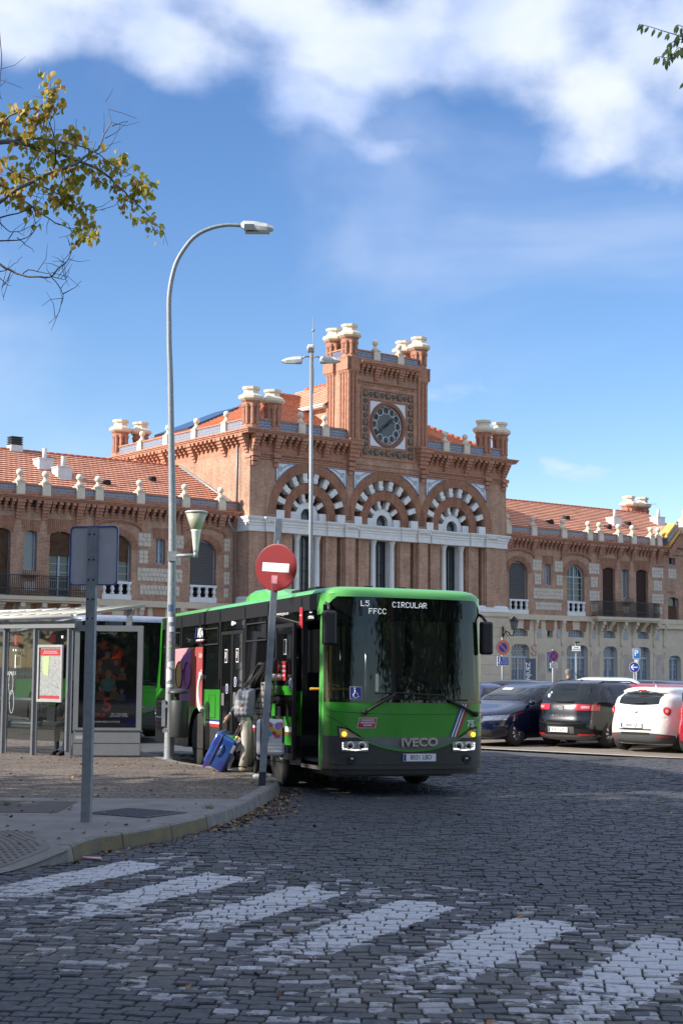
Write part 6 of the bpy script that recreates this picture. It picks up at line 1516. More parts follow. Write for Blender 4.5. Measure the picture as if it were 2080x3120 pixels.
for x, w, zt, zb in ((1.20, .05, 10.21, 10.14), (1.26, .10, 10.245, 10.09), (1.45, .115, 10.235, 10.06), (1.70, .11, 10.19, 10.055), (1.82, .07, 10.14, 10.08)):
    vs_ += [(x, -w, (zt+zb)/2), (x, -w*.75, zt), (x, w*.75, zt), (x, w, (zt+zb)/2), (x, w*.8, zb), (x, -w*.8, zb)]
hd.add(vs_, [(i*6+k, i*6+(k+1) % 6, (i+1)*6+(k+1) % 6, (i+1)*6+k) for i in range(4) for k in range(6)] + [(0,1,2,3,4,5), (29,28,27,26,25,24)]); hd.build('lamp_head', mat('lamp_housing_white', (0.52,0.52,0.50), .5, var=.15, vs=8), sl)
q = MB(); q.box(1.28, 1.75, -.085, .085, 10.025, 10.06); q.box(1.27, 1.45, -.118, -.10, 10.05, 10.17); q.build('lamp_lens', mat('lamp_lens', (0.10,0.11,0.11), .2, coat=.5), sl)
q = MB(); q.tube([(0.0,-0.05,3.78), (0.48,-0.18,3.78)], 0.032, 8); q.box(-.085,.085,-.10,-.06,3.68,3.86); q.tube([(0.45,-.18,3.74), (0.45,-.18,3.84)], 0.045, 8); q.build('side_bracket', GALV, sl)
q = MB(); q.lathe([(0.045,3.84), (0.05,3.9), (0.085,4.22), (0.10,4.26)], (0.45,-.18,0), 20); q.build('cone_base', mat('milky_plastic', (0.62,0.62,0.56), .4, var=.05), sl)
q = MB(); q.lathe([(0.09,4.24), (0.202,4.585), (0.192,4.585), (0.08,4.24)], (0.45,-.18,0), 28); q.build('cone_shade', mat('cone_greenish_plastic', (0.36,0.36,0.27), .4, var=.05), sl)
q = MB(); q.lathe([(0.212,4.575), (0.212,4.600), (0.19,4.612), (0.01,4.62)], (0.45,-.18,0), 28); q.build('cone_lid', bpy.data.materials['lamp_housing_white'], sl)
q = MB()
for i, (z, w, h, m_) in enumerate(((2.80,.05,.12,1), (2.58,.05,.1,0), (2.4,.05,.1,0), (2.2,.04,.06,2), (2.08,.04,.05,3), (1.75,.07,.12,0), (1.55,.06,.22,0), (1.35,.07,.06,0))):
    r_ = 0.088; a0 = -pi/2+.2*((i % 3)-1)
    vs_ = []
    for k in range(6):
        a = a0+(k/5-.5)*w*2/r_*.9
        for zz in (z-h/2, z+h/2): vs_.append((r_*1.02*cos(a), r_*1.02*sin(a), zz + (R.uniform(-.03,.03) if m_ == 0 and h > .1 else 0)))
    q.add(vs_, [(2*k, 2*k+2, 2*k+3, 2*k+1) for k in range(5)], m_)
q.build('peeling_sticker', [WHTS, mat('sticker_teal', (0.03,0.10,0.2), .5), mat('sticker_pink', (0.45,0.3,0.4), .5), mat('sticker_lime', (0.25,0.4,0.1), .5)], sl)
# litter bin on the lamp post
lb = thing('litter_bin', 'dark grey litter bin with domed lid strapped to the street lamp', 'litter bin', (-2.965, 27.40, 0.15))
GREYB = mat('grey_bin_plastic', (0.040,0.043,0.045), .5, var=.12, vs=10)
q = MB(); q.lathe([(0.155,.41), (0.172,.43), (0.182,1.08), (0.178,1.09), (0.165,1.08), (0.15,.46)], (0,0,0), 24); q.build('bin_body', GREYB, lb)
q = MB(); q.lathe([(0.195,1.21), (0.20,1.235), (0.17,1.275), (0.08,1.30), (0.01,1.305)], (-.02,0,0), 24); q.lathe([(0.05,1.05),(0.05,1.24)], (-.05,0.03,0), 10); q.build('bin_lid', GREYB, lb)
q = MB(); q.box(-.30,-.15,-.02,.12,.5,.56); q.box(-.30,-.15,-.02,.12,.95,1.0); q.build('strap', GALVD, lb)
# road sign seen from behind
rs = thing('road_sign', 'square road sign seen from behind, grey back with blue rim', 'road sign', (-2.84, 16.8, 0.15), radians(-14))
q = MB(); q.box(-.055,.055,-.032,.032,-.05,3.32); q.build('post', GALVD, rs)
q = MB()
def rrect(w, h, r, n=6):
    P = []
    for cx, cz, a0 in ((w-r, h-r, 0), (-w+r, h-r, pi/2), (-w+r, -h+r, pi), (w-r, -h+r, 3*pi/2)): P += [(cx+r*cos(a0+pi/2*i/n), cz+r*sin(a0+pi/2*i/n)) for i in range(n+1)]
    return P
P = [(a, b_+3.0) for a, b_ in rrect(.295, .34, .05)]; q.slab(P, .040, .050, m=0); Pi = [(a, b_+3.0) for a, b_ in rrect(.283, .328, .045)]; q.slab(P, .028, .0398, [Pi], m=1); q.sheet(P, (), .051, 'xz', 2)
q.build('sign_panel', [mat('grey_sign_back', (0.40,0.40,0.44), .55, var=.08, vs=5), mat('sign_rim_blue', (0.02,0.07,0.26), .4), mat('sign_face_blue', (0.02,0.07,0.3), .4)], rs)
q = MB()
for z in (3.24, 2.95, 2.72, 2.5, 2.28):
    for x in (-.03, .03): q.piece().lathe([(.011, -.006), (.011, 0)], (x, -.032, z), 8, ax='y')
q.build('bolt', DARK, rs)
# no entry sign
ne = thing('no_entry_sign', 'round red no entry sign on a square steel post at the kerb corner', 'no entry sign', (-1.14, 21.85, 0.13), radians(9))
q = MB()
pb, ptp = Vector((0,0,0)), Vector((0.235,0,3.95))
def obl(mb, a, b_, wx, wy, m=0):
    vs_ = [(p.x+sx_*wx, p.y+sy_*wy, p.z) for p in (a, b_) for sx_, sy_ in ((-1,-1),(1,-1),(1,1),(-1,1))]; mb.add(vs_, [(0,3,2,1),(4,5,6,7),(0,1,5,4),(1,2,6,5),(2,3,7,6),(3,0,4,7)], m)
obl(q, pb+Vector((0.013,0,.22)), ptp-Vector((.03,0,0)), .047, .032); q.build('post', GALVD, ne)
q = MB(); obl(q, pb, pb+Vector((0.013,0,.22)), .050, .035); q.build('painted_foot', mat('post_foot_dark', (0.025,0.03,0.045), .6), ne)
disc = MB(); REDSIGN = mat('sign_red', (0.20,0.007,0.012), .35, var=.07, vs=3, coat=.3)
disc.lathe([(.34, .02), (.352, .012), (.355, 0), (.352, -.012), (.335, -.014), (.001, -.0145)], (0,0,0), 48, 0, False, 'y'); disc.lathe([(.34,.02),(.001,.0205)], (0,0,0), 40, 2, False, 'y')
disc.box(-.225, .235, -.019, -.0150, -.065, .065, 1); disc.box(-.055, .045, -.0165, -.0150, -.24, -.12, 3)
do = disc.build('sign_disc', [REDSIGN, WHTS, GALVD, mat('faded_sticker', (0.42,0.10,0.13), .6, col2=(.5,.25,.28), vs=20)], ne, recalc=True); do.location = (0.17, -.052, 3.22); do.rotation_euler = (0, radians(4.5), radians(-37))
q = MB(); q.tube([(0.19, -.03, 3.5), (.2, -.05, 3.62)], .008, 5); q.box(0.14,.24,-.045,-.03,3.3,3.34); q.box(0.13,.23,-.045,-.03,3.05,3.09); q.build('bracket', GALVD, ne)
# triple armed lamp mast behind the bus
tm = thing('mast_lamp', 'slim mast lamp with three white lamp heads standing behind the green bus', 'mast lamp', (-1.00, 50.0, 0))
q = MB(); q.tube([(0,0,0), (-.04,0,7), (-.08,0,12.55)], [.085, .072, .06], 16); q.build('pole', GALV, tm)
def mast_head(ang, dz=0):
    dx, dy = cos(ang), sin(ang); q = MB(); vs_ = []
    for r_, w, zt, zb in ((0.30, .05, .05, -.04), (0.34, .13, .10, -.10), (.55, .14, .10, -.13), (.85, .13, .05, -.12), (1.02, .08, -.03, -.09)):
        for a, b_ in ((-w, (zt+zb)/2), (-w*.7, zt), (w*.7, zt), (w, (zt+zb)/2), (w*.75, zb), (-w*.75, zb)): vs_.append((-.08+dx*r_-dy*a, dy*r_+dx*a, 12.35+dz-r_*.0+b_))
    q.add(vs_, [(i*6+k, i*6+(k+1) % 6, (i+1)*6+(k+1) % 6, (i+1)*6+k) for i in range(4) for k in range(6)] + [(0,1,2,3,4,5), (29,28,27,26,25,24)], 0)
    q.tube([(-.08, 0, 12.45+dz*.5), (-.08+dx*.2, dy*.2, 12.47+dz), (-.08+dx*.35, dy*.35, 12.38+dz)], .035, 6, 2)
    z = 12.35+dz-.125; q.add([(-.08+dx*r_-dy*a, dy*r_+dx*a, z+ (.0 if r_ < .7 else .01)) for r_, a in ((.36, -.10), (.36, .10), (.92, .085), (.92, -.085))], [(0,3,2,1)], 1); q.box(-.08+dx*.42-.1, -.08+dx*.42+.1, dy*.42-.1, dy*.42+.1, z-.012, z+.05, 1)
    q.build('lamp_head', [bpy.data.materials['lamp_housing_white'], bpy.data.materials['lamp_lens'], GALV], tm, recalc=True)
mast_head(radians(176)); mast_head(radians(-4)); mast_head(radians(-90), 0.30)
# ---------------------------------------------------------------- bus shelter
sh = thing('bus_shelter', 'glass bus shelter with grey posts, white slatted roof and advertising cabinet', 'bus shelter', (-5.02, 27.95, 0.15), 0)
SHG = mat('shelter_grey_paint', (0.17,0.185,0.20), .42, var=.07, coat=.2)
SHW = mat('shelter_white', (0.48,0.48,0.47), .4, var=.05)
CGL = glass('shelter_glass', tint=(0.42,0.46,0.46), trans=0.70, base=(0.02,0.022,0.022))
bd = Vector((-0.342*1.0, 0.94, 0)) # along bus line, going back-left
front = []
q = MB()
# cabinet: faces camera, slight turn
cab = thing('advert_cabinet', None, None); cab.parent = sh; cab.rotation_euler = (0,0,radians(3))
q = MB(); q.box(0, 1.26, 0, .16, 0.04, .50, 0); q.box(.01, 1.25, -.006, 0, .26, .265, 1); 
fr_out = rectp(0, 1.28, .50, 2.47); fr_in = rectp(.095, 1.18, .55, 2.36)
q.slab([(a, b_) for a, b_ in fr_out], -.02, .18, [fr_in], back=True); q.build('cabinet_frame', [SHG, DARK], cab)
def poster_mat():
    m = bpy.data.materials.new('poster_print'); m.use_nodes = True; nt = m.node_tree; N = nt.nodes; L = nt.links; b = N['Principled BSDF']; b.inputs['Roughness'].default_value = .15
    tc = N.new('ShaderNodeTexCoord'); so = N.new('ShaderNodeSeparateXYZ'); L.new(tc.outputs['Object'], so.inputs[0])
    n = N.new('ShaderNodeTexNoise'); n.inputs['Scale'].default_value = 5; n.inputs['Detail'].default_value = 7; n.inputs['Distortion'].default_value = .8; L.new(tc.outputs['Object'], n.inputs[0])
    def mm(op, a, b_):
        o = N.new('ShaderNodeMath'); o.operation = op; o.use_clamp = False
        for i, x in enumerate((a, b_)):
            if isinstance(x, (int, float)): o.inputs[i].default_value = x
            else: L.new(x, o.inputs[i])
        return o.outputs[0]
    dx = mm('SUBTRACT', so.outputs[0], .63); dz_ = mm('SUBTRACT', so.outputs[2], 1.72)
    r2 = mm('ADD', mm('MULTIPLY', mm('MULTIPLY', dx, dx), 7.0), mm('MULTIPLY', mm('MULTIPLY', dz_, dz_), 4.2))
    red = mm('MULTIPLY', mm('MAXIMUM', mm('SUBTRACT', 1.0, r2), 0.0), mm('MAXIMUM', mm('MULTIPLY', mm('SUBTRACT', n.outputs['Fac'], .44), 5.5), 0.0))
    up = mm('MAXIMUM', mm('MULTIPLY', mm('SUBTRACT', so.outputs[2], 1.2), 1.2), 0.0)
    c = N.new('ShaderNodeCombineXYZ'); L.new(mm('ADD', mm('MULTIPLY', mm('MULTIPLY', red, up), .38), .006), c.inputs[0]); L.new(mm('ADD', mm('MULTIPLY', red, .03), .006), c.inputs[1])
    low = mm('MULTIPLY', mm('MAXIMUM', mm('SUBTRACT', 1.35, so.outputs[2]), 0.0), mm('MULTIPLY', mm('MAXIMUM', mm('SUBTRACT', n.outputs['Fac'], .48), 0.0), mm('MAXIMUM', mm('MULTIPLY', dx, 1.4), 0.0)))
    L.new(mm('ADD', low, .008), c.inputs[2]); L.new(c.outputs[0], b.inputs['Base Color']); b.inputs['Specular IOR Level'].default_value = .1; return m
q = MB(); q.box(.09, 1.185, .02, .03, .55, 2.37); q.build('poster', poster_mat(), cab)
# generic crowd of painted busts on the poster (plain stand-in)
q = MB(); rp = random.Random(4)
def bust(x, z, k, mh, mc):
    q.add([(x+.055*k*cos(a), .016, z+.07*k*sin(a)) for a in [2*pi*i/12 for i in range(12)]], [tuple(reversed(range(12)))], mh)
    q.add([(x-.07*k, .0165, z+.02*k), (x-.075*k, .0165, z+.08*k), (x, .0165, z+.11*k), (x+.075*k, .0165, z+.08*k), (x+.07*k, .0165, z+.01*k), (x, .0165, z+.06*k)], [(5,4,3,2,1,0)], 2)
    q.add([(x-.13*k, .0172, z-.28*k), (x-.11*k, .0172, z-.09*k), (x, .0172, z-.05*k), (x+.11*k, .0172, z-.09*k), (x+.13*k, .0172, z-.28*k)], [(4,3,2,1,0)], mc)
for x, z, k, mh, mc in ((.62, 1.90, .9, 0, 2), (.48, 1.76, .75, 0, 3), (.78, 1.77, .8, 0, 2), (.9, 1.62, .65, 0, 4), (.40, 1.58, .6, 0, 3), (.64, 1.55, 1.15, 0, 5), (.50, 1.27, .7, 0, 3), (.76, 1.27, .7, 0, 4), (.9, 1.22, .6, 0, 6), (.38, 1.30, .5, 0, 2)): bust(x, z, k, mh, mc)
q.build('poster_figures', [mat('poster_face', (0.075,0.035,0.025), .4), DARK, mat('poster_black', (0.008,0.006,0.006), .4), mat('poster_red', (0.045,0.008,0.007), .4), mat('poster_ochre', (0.035,0.018,0.007), .4), mat('poster_teal', (0.012,0.045,0.045), .4), mat('poster_blue', (0.008,0.014,0.045), .4)], cab)
POSR = mat('poster_title_red', (0.13,0.012,0.01), .4)
text('poster_lettering', '5', .36, POSR, cab, face_y(.63, .012, .97), .001, bold=.012); text('poster_lettering', 'Clear Channel', .055, WHTS, cab, face_y(.63, .012, 2.325), .001)
text('poster_lettering', 'NETFLIX', .095, mat('poster_bright_red', (0.42,0.02,0.015), .4), cab, face_y(.47, .012, .78), .001, sx=.75); text('poster_lettering', 'VOL. 1  27 DE NOVIEMBRE\nVOL. 2  26 DE DICIEMBRE\nEPISODIO FINAL  1 DE ENERO', .026, WHTS, cab, face_y(.86, .012, .785), .001)
text('poster_lettering', 'PLANES DESDE 6,99 €/MES', .042, WHTS, cab, face_y(.63, .012, .66), .001)
q = MB(); q.box(.09, 1.185, .004, .008, .55, 2.37); q.build('cabinet_glass', glass('clear_glass', tint=(.95,.96,.96), trans=.93, base=(.02,.02,.02)), cab)
q = MB(); q.box(.05, .35, -.004, 0, .33, .40); q.build('cabinet_sticker', mat('grey_paper', (.3,.3,.31), .7), cab)
# posts along the long side, heading back-left away from the cabinet
posts = [Vector((-0.09, 0.02, 0)), Vector((-0.83, 0.50, 0)), Vector((-1.52, 1.0, 0)), Vector((-2.25, 1.52, 0)), Vector((-3.0, 2.05, 0)), Vector((-3.75, 2.58, 0))]
q = MB()
for p in posts: q.piece().box(p.x-.05, p.x+.06, p.y-.035, p.y+.035, 0, 2.42)
q.build('post', SHG, sh)
q = MB(); hw_ = MB()
for p in posts: hw_.piece().box(p.x-.055, p.x-.02, p.y-.055, p.y-.036, .12 if p is posts[0] else 0.0, 2.40)
hw_.build('post_trim', mat('pale_aluminium', (0.42,0.44,0.48), .4, .5), sh)
g_ = MB()
for a, b_ in zip(posts[:-1], posts[1:]): g_.piece().add([(a.x, a.y, .28), (b_.x, b_.y, .28), (b_.x, b_.y, 2.36), (a.x, a.y, 2.36)], [(0,1,2,3)])
g_.build('glass_panel', CGL, sh)
q = MB()
d_ = (posts[-1]-posts[0]).normalized(); nrm = Vector((-d_.y, d_.x, 0)); nrm = nrm if nrm.y < 0 else -nrm
A0, A1 = Vector((1.75, -.15, 2.86)), Vector((-4.2, 2.7, 2.44))
def beam(mb, a, b_, r_=.05, n=10, m=0): mb.tube([a, b_], r_, n, m)
rs_ = MB().piece(); beam(rs_, Vector((1.05, .25, 2.80)), Vector((-4.0, 3.3, 2.76)), .04); beam(rs_, Vector((-.02, -.25, 2.63)), Vector((-4.1, 2.45, 2.60)), .045); rs_.build('roof_tube', SHW, sh)
rp_ = MB()
P = [Vector((.02, -.05, 2.64)), Vector((1.30, .10, 2.82)), Vector((-3.6, 3.6, 2.74)), Vector((-4.4, 2.9, 2.58))]
rp_.add(P + [p+Vector((0,0,.03)) for p in P], [(0,3,2,1), (4,5,6,7), (0,1,5,4), (1,2,6,5), (2,3,7,6), (3,0,4,7)]); 
for k in range(16):
    t = k/15; a = P[0].lerp(P[3], t); b_ = P[1].lerp(P[2], t); rp_.tube([a+Vector((0,0,.05)), b_+Vector((0,0,.05))], .018, 5)
rp_.build('roof_sheet', mat('ivory_roof_sheet', (0.46,0.44,0.38), .5, var=.06), sh)
gt_ = MB(); gt_.add([posts[0]+Vector((.1,-.15,2.42)), posts[0]+Vector((-4.2,2.65,2.42)), posts[0]+Vector((-4.2,2.65,2.55)), posts[0]+Vector((.1,-.15,2.55)), posts[0]+Vector((.2,.1,2.42)), posts[0]+Vector((-4.1,2.9,2.42)), posts[0]+Vector((-4.1,2.9,2.55)), posts[0]+Vector((.2,.1,2.55))], [(0,1,2,3), (0,4,5,1), (2,6,7,3), (4,7,6,5), (0,3,7,4)]); gt_.build('gutter', SHG, sh)
q = MB(); q.box(.95, 1.05, .1, .2, 2.45, 2.8); q.build('roof_strut', SHG, sh)
# back row: second wall and bench
q = MB(); bdir = (posts[4]-posts[0]).normalized(); off = Vector((.55, .85, 0))
for t in (0.7, 1.9, 3.2): p = posts[0]+bdir*t+off; q.piece().tube([p, p+Vector((0,0,2.5))], .035, 10)
q.build('rear_post', SHG, sh)
q = MB()
a, b_ = posts[0]+bdir*.5+off*.6, posts[0]+bdir*3.3+off*.6
for z, r_ in ((1.02, .055), (.55, .06), (.50, .05)): q.tube([a+Vector((0,0,z)), b_+Vector((0,0,z))], r_, 8)
q.build('bench', mat('pale_bench_metal', (0.42,0.43,0.42), .45, .4), sh)
# map panel
mp = thing('map_panel', None, None); mp.parent = sh; mc_ = (posts[0]+posts[1])/2+Vector((-.02,-.05,0)); mp.location = (mc_.x, mc_.y-.02, 0); mp.rotation_euler = (0,0,atan2(-d_.y, -d_.x))
q = MB(); q.slab(rectp(-.33, .33, 1.02, 2.10), -.04, .0, [rectp(-.29, .29, 1.07, 2.05)], back=True); q.build('frame', mat('pale_aluminium_frame', (0.45,0.46,0.47), .35, .6), mp)
def map_mat():
    m = mat('transit_map_print', (0.48,0.50,0.50), .3, var=.0); nt = m.node_tree; N = nt.nodes; L = nt.links; b = N['Principled BSDF']; tc = N.new('ShaderNodeTexCoord')
    v = N.new('ShaderNodeTexVoronoi'); v.feature = 'DISTANCE_TO_EDGE'; v.inputs['Scale'].default_value = 11; L.new(tc.outputs['Object'], v.inputs[0]); r = N.new('ShaderNodeValToRGB'); L.new(v.outputs['Distance'], r.inputs[0])
    e = r.color_ramp.elements; e[0].color = (.12,.13,.15,1); e[1].color = (.30,.32,.32,1); e[1].position = .05; L.new(r.outputs[0], b.inputs['Base Color']); b.inputs['Coat Weight'].default_value = .5; return m
q = MB(); q.box(-.29, .29, -.012, -.008, 1.07, 2.05, 0); q.box(-.27, .27, -.018, -.012, 1.90, 2.02, 1); q.box(-.27, .27, -.018, -.012, 1.085, 1.14, 1); q.add([(-.2,-.016,1.55), (-.05,-.016,1.5), (-.03,-.016,1.88), (-.22,-.016,1.88)], [(0,1,2,3)], 2); q.build('map_sheet', [map_mat(), REDS, mat('map_green', (.36,.46,.22), .5)], mp)
text('map_lettering', 'Plano de los transportes\nde la Comunidad de Madrid', .034, WHTS, mp, face_y(0, -.02, 1.96), .001)
q = MB()
def onglass(t, z, w, h, m): 
    p = posts[0]+(posts[2]-posts[0])*t+Vector((0,0,z)); dd = d_*w/2; n_ = nrm*.008; q.add([p-dd+n_+Vector((0,0,-h/2)), p+dd+n_+Vector((0,0,-h/2)), p+dd+n_+Vector((0,0,h/2)), p-dd+n_+Vector((0,0,h/2))], [(0,1,2,3)], m)
onglass(.27, 2.22, .16, .17, 0); onglass(.80, 2.20, .22, .20, 0); onglass(.80, 1.78, .18, .26, 1); onglass(.80, 1.79, .13, .17, 2); onglass(.80, 1.80, .06, .08, 3); onglass(.12, 2.25, .05, .05, 1)
for k in range(15): onglass(.56+.028*k, 1.55, .02, .09 if k % 2 else .07, 4); 
onglass(.75, 1.53, .9, .012, 4)
for k in range(5): onglass(.72+.04*k, 2.0, .03, .04, 1)
q.build('glass_sticker', [REDS, WHTS, BLACKP, mat('sticker_yellow', (.6,.35,.05), .5), mat('etched_glass', (.30,.32,.33), .6)], sh)
q = MB()
for z0, amp, t0, n in ((1.0, .10, .88, 26), (1.35, .11, .9, 20)):
    pts_ = []
    for i in range(n):
        t = i/n*2*pi; p = posts[0]+(posts[2]-posts[0])*(t0+.035*cos(t)) + Vector((0,0,z0+.22*sin(t)))+nrm*.01; pts_.append(p)
    q.tube(pts_+[pts_[0]], .010, 4)
q.build('scratched_graffiti', mat('graffiti_white', (.40,.42,.42), .7), sh)
# ---------------------------------------------------------------- background signs
def post_sign(name, label, cat, X, Y, top, r_=.035, rz=0): 
    t = thing(name, label, cat, (X, Y, 0), rz); q = MB(); q.tube([(0, .06, 0), (0, .06, top)], r_, 8); q.build('post', GALV, t); return t
SRED = mat('traffic_red', (0.50,0.05,0.04), .45); SREDP = mat('sunfaded_red', (0.62,0.17,0.11), .5); SBLU = mat('traffic_blue', (0.015,0.04,0.30), .4); SBL2 = mat('parking_blue', (0.02,0.16,0.48), .4)
def disc_(mb, r0, r1, y, z, m, n=28, x=0): mb.add([(x+r*cos(2*pi*k/n), y, z+r*sin(2*pi*k/n)) for r in (r0, r1) for k in range(n)], [(k, n+k, n+(k+1) % n, (k+1) % n) for k in range(n)], m)
def bar(mb, x0, z0, x1, z1, w, y, m):
    d = Vector((x1-x0, z1-z0)).normalized(); n_ = Vector((-d.y, d.x))*w/2; mb.add([(x0+n_.x, y, z0+n_.y), (x0-n_.x, y, z0-n_.y), (x1-n_.x, y, z1-n_.y), (x1+n_.x, y, z1+n_.y)], [(0,1,2,3)], m)
t = post_sign('no_parking_sign', 'blue disc with one diagonal bar and faded red rim above a blue disabled plate', 'no parking sign', 5.82, 53.0, 2.9, rz=radians(22)); Z = 2.53
q = MB(); q.lathe([(.262, .03), (.27, 0), (.001, -.001)], (0, 0, Z), 28, 1, False, 'y'); disc_(q, .165, .27, -.004, Z, 0); disc_(q, .001, .165, -.003, Z, 1); bar(q, -.13, Z+.13, .13, Z-.13, .05, -.006, 0); q.build('sign_disc', [SREDP, SBLU], t)
q = MB(); q.box(-.235, .235, -.01, .01, 1.88, 2.22, 0); q.box(-.22, .22, -.013, -.01, 1.90, 2.20, 1); q.tube([(-.13+.05*cos(a), -.016, 1.98+.05*sin(a)) for a in [radians(-230+250*i/8) for i in range(9)]], .012, 4, 0); q.tube([(-.145, -.016, 2.13), (-.14, -.016, 2.04), (-.09, -.016, 2.03), (-.07, -.016, 1.95)], .014, 4, 0); q.sphere((-.145, -.016, 2.16), .02, 6, 0); q.build('plate', [WHTS, SBLU], t)
for i, s in enumerate(('EXCEPTO', 'PERSONAS CON', 'MOVILIDAD', 'REDUCIDA')): text('plate_lettering', s, .052 if i else .07, WHTS, t, face_y(.085, -.015, 2.15-.068*i), .001, bold=.001, sx=.65 if i == 1 else .85)
t = post_sign('no_stopping_sign', 'blue and red crossed no stopping sign with white plate, before the narrow window', 'no stopping sign', 7.92, 55.0, 2.5, rz=radians(25)); Z = 2.25
q = MB(); q.lathe([(.20, .03), (.205, 0), (.001, -.001)], (0, 0, Z), 28, 1, False, 'y'); disc_(q, .165, .205, -.004, Z, 0); disc_(q, .001, .165, -.003, Z, 1); bar(q, -.12, Z+.12, .12, Z-.12, .035, -.006, 0); bar(q, -.12, Z-.12, .12, Z+.12, .035, -.008, 0); q.build('sign_disc', [SRED, SBLU], t)
q = MB(); q.box(-.16, .16, -.01, .01, 1.80, 2.00); q.build('plate', WHTS, t)
for i, s in enumerate(('EXCEPTO', 'CARGA Y DESCARGA', 'AUTORIZADOS')): text('plate_lettering', s, .045, RUB, t, face_y(0, -.013, 1.96-.06*i), .001, sx=.6 if i else .9)
t = post_sign('information_sign', 'small white text board on a thin post in front of the double doors', 'information sign', 8.76, 55.0, 2.72, .025); q = MB(); q.box(-.155, .155, -.01, .01, 2.44, 2.63); q.build('sign_panel', WHTS, t)
text('sign_lettering', 'ZONA', .055, RUB, t, face_y(0, -.013, 2.575), .001); text('sign_lettering', 'VIDEOVIGILADA', .045, RUB, t, face_y(0, -.013, 2.495), .001, sx=.8)
q = MB(); q.box(-.03, .12, -.05, .03, 2.74, 2.79); q.tube([(0, 0, 2.68), (0, 0, 2.75)], .02, 6); q.build('camera', BLACKP, t)
t = post_sign('parking_sign', 'square blue parking sign with white P above a small green and white board', 'parking sign', 11.0, 55.0, 2.5, .03); q = MB(); q.box(-.135, .135, -.01, .01, 2.17, 2.54, 0); q.box(-.12, .12, -.013, -.01, 2.185, 2.525, 1); q.build('sign_panel', [WHTS, SBL2], t); text('sign_lettering', 'P', .30, WHTS, t, face_y(-.01, -.015, 2.37), .001, bold=.008)
q = MB(); q.box(-.08, .09, -.01, .01, 1.80, 2.14, 0); q.box(0.04, .075, -.013, -.01, 1.9, 2.1, 1); q.box(-.07, .08, -.013, -.01, 1.815, 1.825, 1); q.build('lower_board', [WHTS, mat('board_green', (.05,.22,.08), .5)], t)
t = post_sign('keep_left_sign', 'round blue sign with a white arrow pointing left, beside the parking sign', 'arrow sign', 10.83, 54.6, 1.9, .028); Z = 1.855
q = MB(); q.lathe([(.12, .03), (.19, 0), (.001, -.001)], (0, 0, Z), 28, 1, False, 'y'); disc_(q, .178, .19, -.004, Z, 0); disc_(q, .001, .178, -.003, Z, 1); q.box(-.09, .12, -.008, -.004, Z-.022, Z+.022, 0); bar(q, -.12, Z, -.02, Z+.10, .045, -.0085, 0); bar(q, -.12, Z, -.02, Z-.10, .045, -.0095, 0); q.build('sign_disc', [WHTS, SBLU], t)
t = thing('station_name_totem', 'dark blue-grey totem with the station name written upwards, beside the station door', 'totem', (7.7, 60.0, 0), radians(15)); q = MB(); q.box(-.23, .23, 0, .12, 0, 2.17); q.build('totem_slab', mat('slate_blue_panel', (0.045,0.07,0.115), .45), t)
text('totem_lettering', 'ARANJUEZ', .26, WHTS, t, face_y(-.10, -.006, 1.42, pi/2), .002, sx=.95)
nb = thing('prohibition_notice', 'pair of small round red and white notices on the wall beside the station door', 'notice'); nb.matrix_world = Matrix.Translation(B.location) @ Matrix.Rotation(YAW, 4, 'Z')
for z in (3.06, 2.66):
    q = MB(); n = 24; q.lathe([(.16, -.02), (.16, 0)], (13.62, 1.08, z), 24, 1, False, 'y'); disc_(q, .115, .16, 1.055, z, 0, x=13.62); bar(q, 13.55, z-.05, 13.66, z+.06, .07, 1.054, 0); q.build('notice_disc', [SRED, WHTS], nb)
